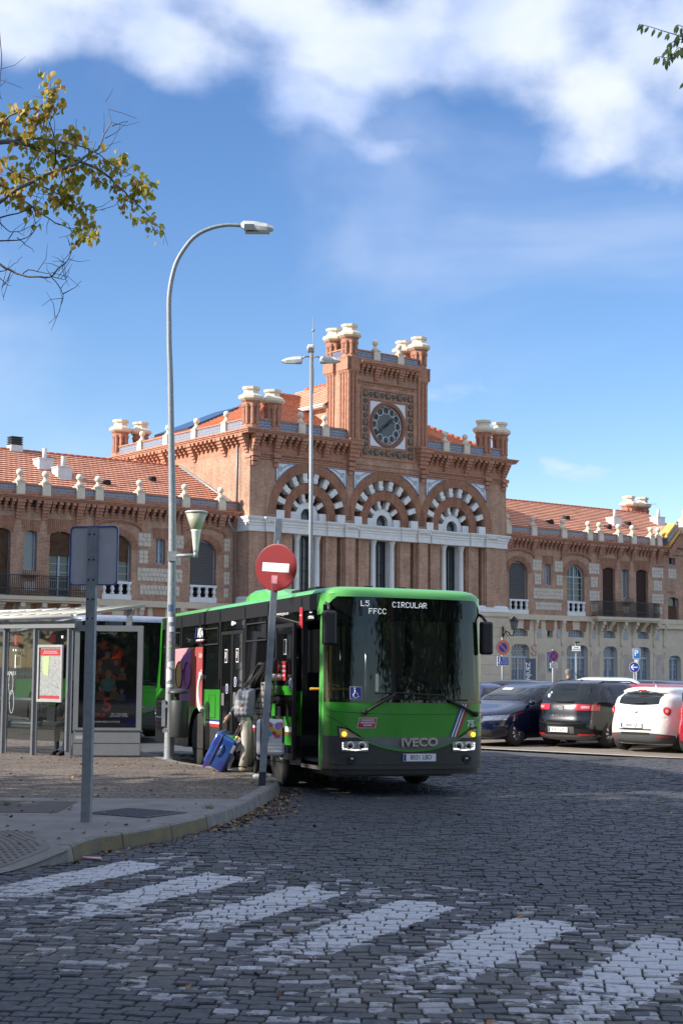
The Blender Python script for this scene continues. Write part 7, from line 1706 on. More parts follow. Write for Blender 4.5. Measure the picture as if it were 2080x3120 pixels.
# ================================================================ CARS
CGLS = glass('car_glass', tint=(.35,.4,.4), trans=0.15, base=(0.012,0.015,0.016))
TLR = mat('tail_lamp_red', (0.42,0.012,0.018), .15, coat=.8, var=.25, vs=30)
TLC = mat('tail_lamp_clear', (0.60,0.30,0.28), .15, coat=.8)
BADGE = mat('badge_chrome', (.62,.63,.65), .2, .9)
class Car:
    """y=0 rear, y=L front, z up. levels: (z, halfwidth, yrear, yfront, exponent)"""
    def __init__(s, levels, wb, wr, rim_r, paint, label, loc, rz, plate=None, group='cars parked in front of the station', simple=False, spoke=10, low=None):
        s.lv = catmull(levels, 4); s.t = thing('car', label, 'car', loc, rz, group); s.paint = paint
        m = MB(); N_ = 56; loops = []
        for z, w, y0, y1, e in s.lv:
            yc, hy = (y0+y1)/2, (y1-y0)/2; L_ = []
            for k in range(N_):
                a = 2*pi*(k+.5)/N_; c_, s_ = cos(a), sin(a); L_.append((w*math.copysign(abs(c_)**(2/e), c_), yc+hy*math.copysign(abs(s_)**(2/e), s_), z))
            loops.append(L_)
        m.add([p for l in loops for p in l], [(i*N_+k, i*N_+(k+1) % N_, (i+1)*N_+(k+1) % N_, (i+1)*N_+k) for i in range(len(loops)-1) for k in range(N_)], 0, True)
        o = len(m.v)-N_; m.f.append(tuple(o+k for k in range(N_))); m.m.append(0); m.sm.append(True); m.f.append(tuple(reversed(range(N_)))); m.m.append(0); m.sm.append(True)
        body = m.build('body', [paint, BLACKP], s.t)
        s.wb = wb; s.wr = wr
        hwid = s.lvl(0.35)[1]
        for yw in wb:
            c = MB()
            for sx in (-1, 1): c.lathe([(wr+.045, sx*hwid-.22 if sx > 0 else -hwid-.3), (wr+.045, sx*hwid+.3 if sx > 0 else -hwid+.22)], (0, yw, wr), 28, 0, False, 'x')
            co = c.build('cutter', BLACKP, None, recalc=True); md_ = body.modifiers.new('b', 'BOOLEAN'); md_.object = co; md_.operation = 'DIFFERENCE'; md_.solver = 'EXACT'
            bake(body); bpy.data.objects.remove(co)
        for yw in wb:
            for sx in (-1, 1): wheel(s.t, (sx*(hwid-.115), yw, wr), wr, .205, sx, rim_r, (TYRE, BADGE if spoke else RIM), spoke)
        if plate: s.plate = plate
    def lvl(s, z):
        L_ = s.lv
        if z <= L_[0][0]: return L_[0]
        for a, b_ in zip(L_[:-1], L_[1:]):
            if a[0] <= z <= b_[0] and b_[0] > a[0]: t = (z-a[0])/(b_[0]-a[0]); return tuple(p+(q-p)*t for p, q in zip(a, b_))
        return L_[-1]
    def rear(s, x, z, off=0): z_, w, y0, y1, e = s.lvl(z); return ((y0+y1)/2 - (y1-y0)/2*max(0, 1-min(1, abs(x)/w)**e)**(1/e)) - off
    def frontf(s, x, z, off=0): z_, w, y0, y1, e = s.lvl(z); return ((y0+y1)/2 + (y1-y0)/2*max(0, 1-min(1, abs(x)/w)**e)**(1/e)) + off
    def side(s, y, z, off=0): z_, w, y0, y1, e = s.lvl(z); return w*max(0, 1-min(1, abs(y-(y0+y1)/2)/((y1-y0)/2))**e)**(1/e) + off
    def patch(s, face, u0, u1, lo, hi, off=.006, nu=16, nv=8, m=0, mb=None):
        """face 'r','f' u=x ; 'R','L' u=y"""
        mb = mb or MB(); L_ = lo if callable(lo) else (lambda u: lo); H_ = hi if callable(hi) else (lambda u: hi); vs_ = []
        def P(u, z):
            if face == 'r': return Vector((u, s.rear(u, z), z))
            if face == 'f': return Vector((u, s.frontf(u, z), z))
            return Vector(((1 if face == 'R' else -1)*s.side(u, z), u, z))
        for i in range(nu+1):
            u = u0+(u1-u0)*i/nu
            for j in range(nv+1):
                z = L_(u)+(H_(u)-L_(u))*j/nv; p = P(u, z); e = .01; du = P(u+e, z)-P(u-e, z); dz_ = P(u, z+e)-P(u, z-e); n_ = du.cross(dz_)
                if n_.length < 1e-9: n_ = Vector((0, -1, 0))
                n_.normalize(); c_ = Vector((0, (s.lv[0][2]+s.lv[0][3])/2, z-.3)); 
                if n_.dot(p-c_) < 0: n_ = -n_
                vs_.append(p+n_*off)
        k = nv+1; mb.add(vs_, [(i*k+j, (i+1)*k+j, (i+1)*k+j+1, i*k+j+1) for i in range(nu) for j in range(nv)], m, True); return mb
    def lic(s, x, z, txt, face='r', w=.52, h=.11):
        t = thing('licence_plate', None, None); t.parent = s.t; y = s.rear(x, z)-.03; q = MB(); q.box(x-w/2, x+w/2, y-.01, y+.06, z-h/2, z+h/2, 0); q.box(x-w/2+.004, x-w/2+.045, y-.012, y-.01, z-h/2+.005, z+h/2-.005, 1); q.build('plate_panel', [WHTS, BLUES], t)
        text('plate_lettering', txt, .10, RUB, t, face_y(x+.02, y-.0125, z), .001, sx=.84)
def levels(L, H, W, cowl=2.95, ywr=.2, glass_lo=.98, roof_f=1.75, roof_r=.75, hood=.88, nose=0.0, tail=0):
    w = W/2
    return [(.17, w*.86, .25, L-.22, 5), (.24, w*.94, .08, L-.06, 5), (.40, w*.985, .01, L-.005, 5), (.60, w, .0, L-.01, 4.6), (.74, w*.995, .03+tail, L-.10, 4.4), (hood-.02, w*.985, .06+tail, L-.34, 4.2),
            (glass_lo, w*.955, .10+tail, cowl+.28, 4.4), (glass_lo+.08, w*.93, .15+tail, cowl, 4.6), (glass_lo+.22, w*.865, .24+tail, cowl-.30, 5), (H-.16, w*.775, .42+tail, roof_f+.42, 5), (H-.065, w*.70, roof_r-.18, roof_f+.12, 4.6), (H-.02, w*.60, roof_r+.05, roof_f-.15, 4), (H, w*.40, roof_r+.45, roof_f-.55, 3.5)]
HEAD = atan2(-.658, .757)      # rotation so that local +y points along (.658,.757)
def paint(n, c, **k): return mat(n, c, .22, k.pop('metal', 0.0), var=.04, vs=2, coat=.7, spec=.3, **k)
def glaze(c, L, H, lo, y0, y1, rearw=.60, rlo=None, rhi=None, door=True, par=1.0):
    m = MB(); rlo = rlo or lo+.04; rhi = rhi or H-.15
    c.patch('r', -rearw, rearw, lambda x: rlo+.03*(x/rearw)**2, lambda x: rhi-.05*(x/rearw)**2, mb=m); 
    fl = lambda y: lo+.03; 
    def hi(y): 
        t = (y-y0)/(y1-y0); return lo+.035+(H-.155-lo)*max(0.0, min(1.0, t/.16))**.5 * max(0.02, min(1.0, (1-t)/.34))**.8
    for f_ in 'LR': c.patch(f_, y0, y1, fl, hi, mb=m, nu=26)
    z2 = lo+.10; c.patch('f', -.64*par, .64*par, z2, H-.13, mb=m); return m.build('window', CGLS, c.t)
def seams(c, ys, z0, z1, H):
    m = MB()
    for f_ in 'LR':
        for y in ys: c.patch(f_, y-.004, y+.004, z0, z1, .003, 1, 10, mb=m)
    return m.build('door_seam', RUB, c.t)
def pillars(c, ys, lo, H, w=.05):
    m = MB()
    for f_ in 'LR':
        for y in ys: c.patch(f_, y-w/2, y+w/2, lo+.03, H-.16, .010, 2, 6, mb=m)
    return m.build('door_pillar', BLACKP, c.t)
# --- black compact people carrier, rear view
alt = Car(levels(4.28, 1.57, 1.80, cowl=3.1, glass_lo=1.02, roof_f=2.0, roof_r=.70, hood=.92), (0.82, 3.40), .325, .225, paint('car_black', (0.006,0.0065,0.008)), 'black five-door car seen from behind with long red tail lamps, second from the bus', (5.16, 34.85, 0), HEAD)
glaze(alt, 4.28, 1.57, 1.02, .50, 2.95, .60, 1.08, 1.43); pillars(alt, (1.05, 2.0), 1.02, 1.57); seams(alt, (1.15, 2.05), .35, 1.05, 1.57)
m = MB()
for sx in (-1, 1): m.piece(); alt.patch('r', min(sx*.33, sx*.79), max(sx*.33, sx*.79), lambda x: .875+.05*max(0, .5-abs(x)), 1.015, .012, mb=m)
for f_ in '': alt.patch(f_, .10, .36, lambda y: .87+.06*y, lambda y: 1.03-.10*y, .008, mb=m)
m.build('tail_lamp', TLR, alt.t)
m = MB(); alt.patch('r', .50, .66, .92, .98, .018, mb=m); alt.patch('r', -.66, -.50, .92, .98, .018, mb=m); m.build('reversing_lamp', TLC, alt.t)
m = MB(); alt.patch('r', -.72, .72, lambda x: .565+.05*(abs(x)/.72)**3, lambda x: .572+.05*(abs(x)/.72)**3, .004, mb=m)
for sx in (-1, 1): alt.patch('r', sx*.70-.004, sx*.70+.004, .63, .90, .004, 1, 8, mb=m)
m.build('hatch_seam', RUB, alt.t)
m = MB(); alt.patch('r', -.36, .36, .34, .50, .004, mb=m); alt.patch('r', -.8, .8, .19, .31, .006, mb=m); m.build('bumper_recess', mat('satin_grey', (.10,.10,.105), .35, .4), alt.t)
m = MB(); alt.patch('r', .45, .75, .30, .34, .012, mb=m); alt.patch('r', -.75, -.45, .30, .34, .012, mb=m); m.build('rear_reflector', TLR, alt.t)
alt.lic(-.05, .425, '8201 GZN')
m = MB(); yb = alt.rear(0, .93); m.box(-.055, .055, yb-.02, yb, .88, .985); m.build('badge', BADGE, alt.t); m = MB(); yb = alt.rear(0, 1.03)
m.tube([(-.18, alt.rear(-.18, 1.09)-.03, 1.10), (-.0, alt.rear(0, 1.07)-.03, 1.085), (.30, alt.rear(.3, 1.07)-.02, 1.07)], .014, 5); m.build('rear_wiper', RUB, alt.t)
text('model_lettering', 'ALTEA XL', .055, BADGE, alt.t, face_y(-.08, alt.rear(0, .72)-.006, .74), .002, sx=1.5)
m = MB(); m.tube([(0.0, 1.0, 1.56), (-.05, .72, 1.75)], .008, 5); m.lathe([(.035, 1.545), (.01, 1.59)], (0, 1.0, 0), 8)
for sx in (-1, 1): m.tube([(sx*.60, .75, 1.50), (sx*.60, 1.0, 1.555), (sx*.60, 2.2, 1.54), (sx*.6, 2.5, 1.47)], .016, 6)
m.build('aerial', BLACKP, alt.t)
m = MB(); m.sphere((-.42, alt.rear(-.42, 1.2)-.012, 1.20), .045, 8, sq=1.3); m.sphere((-.40, alt.rear(-.4, 1.28)-.012, 1.275), .03, 8); m.build('window_sticker', WHTS, alt.t)
# --- small white hatchback, rear view
mito = Car(levels(4.06, 1.45, 1.73, cowl=2.75, glass_lo=.98, roof_f=1.75, roof_r=.62, hood=.90), (0.78, 3.29), .32, .22, paint('car_pearl_white', (0.74,0.72,0.66)), 'small white three-door hatchback seen from behind with round red tail lamps', (6.60, 33.28, 0), HEAD, spoke=5)
glaze(mito, 4.06, 1.45, .99, .72, 2.6, .50, 1.045, 1.335); pillars(mito, (1.45,), .99, 1.45); seams(mito, (1.5, 2.75), .35, 1.0, 1.45)
m = MB(); c_ = MB()
for sx in (-1, 1):
    x = sx*.665; z = .92; y = mito.rear(x, z); nrm_ = Vector((sx*.55, -.83, 0)).normalized(); u_ = Vector((.83*1, sx*.55, 0)).normalized()
    p = Vector((x, y, z)); 
    for r0, r1, d0, d1, mi, mbx in ((.105, .095, 0, .012, 1, m), (.092, .07, .012, .022, 0, m), (.07, .04, .022, .030, 0, m), (.04, .001, .028, .036, 2, m)):
        vs_ = [p+nrm_*d_+u_*r*cos(2*pi*k/24)+Vector((0,0,r*sin(2*pi*k/24))) for r, d_ in ((r0, d0), (r1, d1)) for k in range(24)]; mbx.add(vs_, [(k, (k+1) % 24, 24+(k+1) % 24, 24+k) for k in range(24)], mi, True)
m.build('tail_lamp', [TLR, BADGE, TLC], mito.t, recalc=False)
m = MB(); mito.patch('r', -.78, .78, lambda x: .20+.0*x, lambda x: .44-.06*(abs(x)/.78)**4, .008, 24, 8, mb=m); m.build('lower_bumper', mat('grey_bumper_plastic', (.06,.065,.068), .6, var=.1), mito.t)
m = MB(); mito.patch('r', -.40, .40, .50, .525, .012, mb=m); mito.patch('r', -.36, .36, .40, .45, .014, mb=m); m.build('bumper_grille', RUB, mito.t)
m = MB(); mito.patch('r', -.66, .66, lambda x: .74+.05*(abs(x)/.66)**3, lambda x: .747+.05*(abs(x)/.66)**3, .003, mb=m); m.build('hatch_seam', mat('seam_grey', (.2,.2,.19), .7), mito.t)
m = MB(); mito.patch('r', -.50, .50, lambda x: 1.365-.05*(x/.5)**2, lambda x: 1.40-.05*(x/.5)**2, .05, mb=m); m.build('rear_spoiler', mito.paint, mito.t)
m = MB(); m.box(-.10, .10, mito.rear(0, 1.37)-.06, mito.rear(0, 1.37)-.045, 1.365, 1.385); m.build('brake_lamp', TLR, mito.t)
mito.lic(-.08, .60, '0000 GJF')
m = MB(); yb = mito.rear(0, .90); m.lathe([(.045, 0), (.04, -.015), (.001, -.018)], (0, yb, .90), 18, 0, True, 'y'); m.build('badge', BADGE, mito.t)
m = MB(); m.lathe([(.05, -.02), (.05, .1)], (-.42, mito.rear(-.42, .25)-.02, .24), 14, 0, False, 'y'); m.lathe([(.038, -.022), (.038, -.015)], (-.42, mito.rear(-.42, .25)-.02, .24), 14, 1, False, 'y'); m.build('exhaust_pipe', [CHROME, DARK], mito.t)
m = MB(); 
for sx in (-1, 1): mito.patch('r', sx*.6-.12, sx*.6+.12, .34, .37, .014, mb=m)
m.build('rear_reflector', TLR, mito.t); m = MB(); m.tube([(-.1, mito.rear(-.1, 1.08)-.03, 1.09), (.22, mito.rear(.2, 1.08)-.03, 1.10)], .014, 5); m.build('rear_wiper', RUB, mito.t)
m = MB(); m.lathe([(.03, 1.44), (.006, 1.49)], (0, .98, 0), 8); m.tube([(0, .98, 1.47), (0, .86, 1.56)], .005, 4); mito.patch('R', .50, .66, .78, .90, .004, mb=m); m.build('aerial', mat('cream_cap', (.66,.64,.59), .3), mito.t)
# --- dark blue hatchback facing the camera's left
LG = 4.2
golf = Car(levels(LG, 1.48, 1.79, cowl=2.95, glass_lo=.97, roof_f=1.85, roof_r=.65, hood=.86), (.80, 3.35), .32, .22, paint('car_navy', (0.004,0.007,0.028)), 'dark blue hatchback facing the bus with its front behind the bus corner', (3.02+.658*LG, 35.38+.757*LG, 0), HEAD+pi)
glaze(golf, LG, 1.48, .97, .42, 2.85, .56); pillars(golf, (.9, 1.85), .97, 1.48); seams(golf, (1.0, 1.9, 2.95), .35, 1.0, 1.48)
m = MB(); c_ = MB()
for sx in (-1, 1): golf.patch('f', min(sx*.42, sx*.82), max(sx*.42, sx*.82), lambda x: .60+.06*(abs(x)-.42), lambda x: .70+.10*(abs(x)-.42), .010, mb=m)
m.build('headlight', mat('headlamp_glass', (.28,.30,.33), .08, .7, var=.5, vs=22, coat=1), golf.t)
m = MB(); golf.patch('f', -.42, .42, .60, .68, .008, mb=m); golf.patch('f', -.62, .62, .26, .40, .006, mb=m); golf.patch('f', .66, .80, .30, .38, .006, mb=m); golf.patch('f', -.80, -.66, .30, .38, .006, mb=m); m.build('front_grille', RUB, golf.t)
m = MB()
for sx in (-1, 1): m.sphere((sx*(golf.side(2.75, 1.0)+.11), 2.78, 1.02), .085, 10, sq=.75); m.tube([(sx*golf.side(2.75, .98), 2.78, .98), (sx*(golf.side(2.75, 1)+.1), 2.78, 1.0)], .02, 5)
m.build('door_mirror', golf.paint, golf.t)
m = MB(); golf.patch('f', .02, .30, 1.30, 1.345, .012, mb=m); m.build('sun_visor', WHTS, golf.t)
# --- red car at the picture's right edge
redc = Car(levels(4.0, 1.47, 1.74, glass_lo=.98, roof_f=1.8, roof_r=.65, cowl=2.8), (.75, 3.2), .31, .21, paint('car_red', (0.30,0.008,0.020)), 'red car at the right end of the row beside the small white hatchback', (7.82, 31.98, 0), HEAD)
glaze(redc, 4.0, 1.47, .98, .5, 2.7, .55); m = MB()
for sx in (-1, 1): redc.patch('r', min(sx*.55, sx*.83), max(sx*.55, sx*.83), .82, 1.0, .01, mb=m)
m.build('tail_lamp', TLR, redc.t); redc.lic(0, .55, '4417 FKM'); m = MB(); redc.patch('r', -.8, .8, .2, .30, .006, mb=m); m.build('bumper_recess', BLACKP, redc.t); seams(redc, (1.4, 2.6), .35, 1.0, 1.47)
# --- second row
def simple_car(label, X, Y, rz, L, H, W, p, rear=None, rails=False, **k):
    lo = H-.50
    c = Car(levels(L, H, W, glass_lo=lo, hood=lo-.11, **k), (.8, L-.88), .32, .22, p, label, (X, Y, 0), rz)
    glaze(c, L, H, lo, .5, k.get('cowl', 2.95)-.1, .58); pillars(c, (1.15, 2.0), lo, H); seams(c, (1.2, 2.05), .35, lo, H)
    m = MB()
    for sx in (-1, 1): c.patch('r', min(sx*.5, sx*.82), max(sx*.5, sx*.82), lo-.18, lo-.03, .01, mb=m)
    m.build('tail_lamp', TLR, c.t); c.lic(0, .6, '3%d19 HKL' % R.randint(1, 9)); return c
simple_car('dark grey estate car roof and windows visible behind the dark blue hatchback', 6.4, 41.8, HEAD+radians(95), 4.6, 1.50, 1.80, paint('car_graphite', (0.022,0.025,0.032)), cowl=3.2, roof_f=2.2, roof_r=.9)
simple_car('blue car behind the dark blue hatchback, next to the bus', 2.75, 38.6, HEAD+radians(8), 4.3, 1.44, 1.80, paint('car_blue', (0.015,0.035,0.16)), cowl=3.0, roof_f=2.0)
simple_car('white car whose roof and fin aerial show above the black car', 8.35, 42.6, HEAD+radians(60), 4.4, 1.58, 1.85, paint('car_white', (0.70,0.72,0.74)), cowl=3.1, roof_f=2.1, roof_r=.8)
simple_car('dark red car whose roof shows between the black and white cars', 9.5, 40.0, HEAD+radians(75), 4.2, 1.44, 1.75, paint('car_crimson', (0.28,0.015,0.035)), cowl=2.9, roof_f=2.0)
simple_car('black saloon car far behind the small white hatchback', 10.8, 45.5, HEAD+radians(80), 4.4, 1.48, 1.80, paint('car_black_far', (0.012,0.013,0.017)), cowl=3.0, roof_f=2.1)
simple_car('yellow car at the far right behind the small white hatchback', 11.6, 42.5, HEAD+radians(20), 4.2, 1.50, 1.80, paint('car_yellow', (0.60,0.36,0.02)), cowl=3.0, roof_f=2.1)
simple_car('dark blue car behind the black saloon at the right', 9.2, 48.0, HEAD+radians(90), 4.3, 1.45, 1.8, paint('car_dark_blue_far', (0.012,0.02,0.05)), cowl=3.0, roof_f=2.1)
# ================================================================ PEOPLE
def skin(name, chains, mat_, parent, root=0, sub=2, tf=None):
    """chains: dict name->(pos, radius or (rx,ry)); edges list"""
    verts, edges = chains; idx = {k: i for i, k in enumerate(verts)}
    me = bpy.data.meshes.new(name); me.from_pydata([verts[k][0] for k in verts], [(idx[a], idx[b_]) for a, b_ in edges], [])
    o = bpy.data.objects.new(name, me); COL.objects.link(o); o.modifiers.new('s', 'SKIN')
    for i, k in enumerate(verts):
        r = verts[k][1]; o.data.skin_vertices[0].data[i].radius = r if isinstance(r, tuple) else (r, r); o.data.skin_vertices[0].data[i].use_root = (i == root)
    sb = o.modifiers.new('u', 'SUBSURF'); sb.levels = sub; sb.render_levels = sub
    bake(o); o.data.materials.clear(); o.data.materials.append(mat_)
    for p in o.data.polygons: p.use_smooth = True; p.material_index = 0
    o.parent = parent; return o
def hand(parent, wrist, direction, curl, side=1, k=1.0, m=None):
    """palm with five curled fingers, built as one mesh"""
    d = Vector(direction).normalized(); w = Vector(wrist); up = Vector((0,0,1)) if abs(d.z) < .9 else Vector((0,1,0)); s_ = d.cross(up).normalized(); n_ = s_.cross(d).normalized(); c_ = Vector(curl).normalized()
    q = MB(); pc = w+d*.045*k
    q.tube([w-d*.02, w+d*.01, w+d*.05*k, w+d*.085*k], [.024*k, .030*k, .037*k, .034*k], 10)
    for i, (off, L_) in enumerate(((-.030, .062), (-.010, .072), (.010, .068), (.029, .053))):
        a = w+d*.08*k+s_*off*k; b_ = a+(d*.55+c_*.45).normalized()*L_*.45*k; e = b_+(d*-.05+c_*1.0).normalized()*L_*.38*k; f = e+(c_*.55-d*.85).normalized()*L_*.30*k
        q.tube([a, b_, e, f], [.0098*k, .0092*k, .0085*k, .0068*k], 7); q.sphere(tuple(f), .0068*k, 6); q.sphere(tuple(b_), .0094*k, 6)
    a = w+d*.025*k-s_*.030*k*side; b_ = a-s_*.020*k*side+d*.022*k+c_*.012*k; e = b_+d*.012*k+c_*.030*k
    q.tube([a, b_, e], [.012*k, .011*k, .0085*k], 7); q.sphere(tuple(e), .0085*k, 6)
    return q.build('hand', m or SKIN, parent, shade=True)
def head(parent, c, r, yaw, hair, pitch=0.0, beard=False):
    """face looks along local -y rotated by yaw"""
    M = Matrix.Translation(c) @ Matrix.Rotation(yaw, 4, 'Z') @ Matrix.Rotation(pitch, 4, 'X'); k = r/.105
    tf = lambda x, y, z: tuple(M @ Vector((x*k, y*k, z*k)))
    q = MB(); prof = [(.001,-.125),(.035,-.122),(.055,-.10),(.068,-.06),(.076,-.01),(.080,.04),(.074,.085),(.052,.115),(.001,.127)]
    n = 18; vs_ = []
    for rr, z in prof:
        for i in range(n):
            a = 2*pi*i/n; x = rr*cos(a); y = rr*1.22*sin(a)+ (.012 if z > 0 else -.005)
            if sin(a) < 0 and z < -.07: y *= .92
            vs_.append((x, y, z))
    q.add(vs_, [(i*n+j, i*n+(j+1) % n, (i+1)*n+(j+1) % n, (i+1)*n+j) for i in range(len(prof)-1) for j in range(n)], 0, True)
    q.add([(-.010,-.088,.028), (.010,-.088,.028), (.016,-.092,-.022), (-.016,-.092,-.022), (0,-.118,-.018), (0,-.094,.03)], [(0,5,4,3), (5,1,2,4), (3,4,2)], 0, True)   # nose
    for s_ in (-1, 1):
        q.add([(s_*(.083+.006*cos(a)*0), .005+.016*cos(a), .002+.028*sin(a)) for a in [2*pi*i/8 for i in range(8)]] + [(s_*.070, .005+.012*cos(a), .002+.022*sin(a)) for a in [2*pi*i/8 for i in range(8)]], [(i, (i+1) % 8, 8+(i+1) % 8, 8+i) for i in range(8)] + [tuple(range(8))], 0, True)
        q.sphere((s_*.029, -.083, .014), .0125, 8, 1); q.sphere((s_*.029, -.0935, .014), .0055, 6, 2); q.add([(s_*.014, -.094, .034), (s_*.046, -.084, .033), (s_*.045, -.085, .039), (s_*.014, -.095, .041)], [(0,1,2,3)], 2)
    q.add([(-.022,-.089,-.056), (0,-.096,-.052), (.022,-.089,-.056), (0,-.094,-.066)], [(0,1,2,3)], 3, True)
    q.tube([(0, .02, -.17), (0, .015, -.08)], [.052, .050], 12)
    h = q.build('head', [SKIN, WHTS, DARK, mat('lips', (.30,.10,.09), .5) if 'lips' not in bpy.data.materials else bpy.data.materials['lips']], parent, tf)
    hp = MB()
    if hair == 'short':
        prof = [(.086,-.03),(.089,.03),(.086,.08),(.062,.122),(.001,.138)]; a0, a1 = -pi*.16, pi*1.16
    else: prof = [(.080,-.12),(.092,-.06),(.094,.02),(.090,.08),(.064,.125),(.001,.142)]; a0, a1 = -pi*.22, pi*1.22
    vs_ = []; n = 20
    for rr, z in prof:
        b0, b1 = (a0, a1) if z < .06 else (a0-.25*(z/.1), a1+.25*(z/.1))
        if z > .1: b0, b1 = -pi/2, 3*pi/2
        for i in range(n+1): a = b0+(b1-b0)*i/n; vs_.append((rr*cos(a), rr*1.2*sin(a)+.014, z))
    hp.add(vs_, [(i*(n+1)+j, i*(n+1)+j+1, (i+1)*(n+1)+j+1, (i+1)*(n+1)+j) for i in range(len(prof)-1) for j in range(n)], 0, True)
    return h, hp, tf
def limbs(P): return ({k: (Vector(v[0]), v[1]) for k, v in P.items()})
PLAIDM = None
def plaid_mat():
    m = bpy.data.materials.new('plaid_wool'); m.use_nodes = True; nt = m.node_tree; N = nt.nodes; L = nt.links; b = N['Principled BSDF']; b.inputs['Roughness'].default_value = .95
    tc = N.new('ShaderNodeTexCoord'); so = N.new('ShaderNodeSeparateXYZ'); L.new(tc.outputs['Object'], so.inputs[0])
    def mm(op, a, b_):
        o = N.new('ShaderNodeMath'); o.operation = op
        for i, x in enumerate((a, b_)):
            if isinstance(x, (int, float)): o.inputs[i].default_value = x
            else: L.new(x, o.inputs[i])
        return o.outputs[0]
    u = mm('ADD', so.outputs[0], mm('MULTIPLY', so.outputs[1], .7)); res = None
    for src, ph in ((u, 0.0), (so.outputs[2], .02)):
        f = mm('FRACT', mm('MULTIPLY', mm('ADD', src, ph), 11.0), 0); a = mm('LESS_THAN', f, .42); b2 = mm('MULTIPLY', mm('GREATER_THAN', f, .60), mm('LESS_THAN', f, .70)); t = mm('MINIMUM', mm('ADD', mm('MULTIPLY', a, .72), mm('MULTIPLY', b2, .5)), 1.0)
        res = t if res is None else mm('MINIMUM', mm('ADD', mm('MULTIPLY', res, .62), mm('MULTIPLY', t, .62)), 1.0)
    mx = N.new('ShaderNodeMixRGB'); L.new(res, mx.inputs[0]); mx.inputs[1].default_value = (.46,.40,.35,1); mx.inputs[2].default_value = (.012,.011,.012,1); L.new(mx.outputs[0], b.inputs['Base Color']); return m
# ---------- passenger A: plaid coat, boarding
A_ = thing('person', 'person in black and cream plaid coat and pale scarf, behind the no entry post', 'person', (-1.20, 23.05, 0.15), 0)
# local: x right, y away, z up ; faces +x (towards bus door)
def body_fig(parent, P, E, name, m, root=0): return skin(name, ({k: v for k, v in P.items()}, E), m, parent, root)
V = Vector
P = {'pel': (V((0,0,.95)), (.14,.11)), 'wai': (V((.02,0,1.12)), (.13,.10)), 'che': (V((.06,0,1.33)), (.15,.115)), 'nec': (V((.10,0,1.50)), .07), 'neck2': (V((.13,0,1.60)), .055),
     'hL': (V((0,.09,.90)), .095), 'kL': (V((.06,.10,.50)), .062), 'aL': (V((.0,.10,.09)), .042), 'hR': (V((0,-.09,.90)), .095), 'kR': (V((-.02,-.10,.50)), .062), 'aR': (V((-.10,-.10,.09)), .042),
     'sL': (V((.06,.17,1.42)), .062), 'eL': (V((.16,.22,1.18)), .046), 'wL': (V((.34,.18,1.28)), .032), 'sR': (V((.06,-.17,1.42)), .062), 'eR': (V((.07,-.32,1.18)), .048), 'wR': (V((.12,-.50,.98)), .034)}
Eb = [('pel','wai'),('wai','che'),('che','nec'),('nec','neck2'),('pel','hL'),('hL','kL'),('kL','aL'),('pel','hR'),('hR','kR'),('kR','aR'),('che','sL'),('sL','eL'),('eL','wL'),('che','sR'),('sR','eR'),('eR','wR')]
skin('body', (P, Eb), mat('black_trousers', (.012,.012,.013), .85), A_)
Q = {'hem': (V((-.02,0,.78)), (.215,.175)), 'pel': (V((-.01,0,.98)), (.185,.15)), 'wai': (V((.02,0,1.14)), (.165,.14)), 'che': (V((.06,0,1.34)), (.17,.145)), 'nec': (V((.09,0,1.48)), .10),
     'sL': (V((.06,.18,1.42)), .085), 'eL': (V((.17,.23,1.18)), .072), 'wL': (V((.32,.19,1.26)), .056), 'sR': (V((.06,-.18,1.42)), .085), 'eR': (V((.07,-.32,1.18)), .074), 'wR': (V((.115,-.48,1.00)), .056)}
Ec = [('hem','pel'),('pel','wai'),('wai','che'),('che','nec'),('che','sL'),('sL','eL'),('eL','wL'),('che','sR'),('sR','eR'),('eR','wR')]
PLAID = plaid_mat(); skin('coat', (Q, Ec), PLAID, A_)
h, hp, tf = head(A_, (.16, -.01, 1.73), .105, radians(100), 'long'); hb_ = hp
rh = random.Random(2)
ob = hp.build('hair', HAIRB, A_, tf, shade=True)
br = MB()
for i in range(150):
    x0, y0 = .09+rh.uniform(-.04, .07), rh.uniform(-.09, .09); L_ = rh.uniform(.35, .62); br.tube([(x0, y0, 1.82), (x0-.09, y0*1.15, 1.70), (x0-.17-rh.uniform(0,.04), y0*1.2-.02, 1.55), (x0-.22-rh.uniform(0, .07), y0*1.1-.03, 1.82-L_)], [.0055, .005, .0045, .003], 4)
br.build('hair_braid', HAIRB, A_)
sc_ = MB(); sc_.lathe([(.10, 1.515), (.125, 1.55), (.12, 1.60), (.09, 1.63)], (.13, 0, 0), 16); sc_.sphere((.24, -.02, 1.57), .07, 10, sq=.8); sc_.build('scarf', mat('cream_scarf', (.42,.40,.36), .95, var=.1, bump=.5), A_)
hand(A_, (.12,-.51,.965), (0.05,-.5,-.8), (1,.3,.1), 1); hand(A_, (.35,.18,1.29), (1,0,.25), (0,-.2,1), 1)
for y, x in ((.10, .03), (-.10, -.07)):
    f = MB(); f.sphere((x+.03, y, .045), .05, 12, sq=.9); f.tube([(x-.06, y, .035), (x, y, .045), (x+.09, y, .04), (x+.15, y, .03)], [.036, .044, .042, .028], 12); f.box(x-.09, x+.17, y-.042, y+.042, 0, .022, 1); f.build('trainer', [mat('pale_trainer', (.33,.35,.37), .6) if 'pale_trainer' not in bpy.data.materials else bpy.data.materials['pale_trainer'], GREYI], A_)
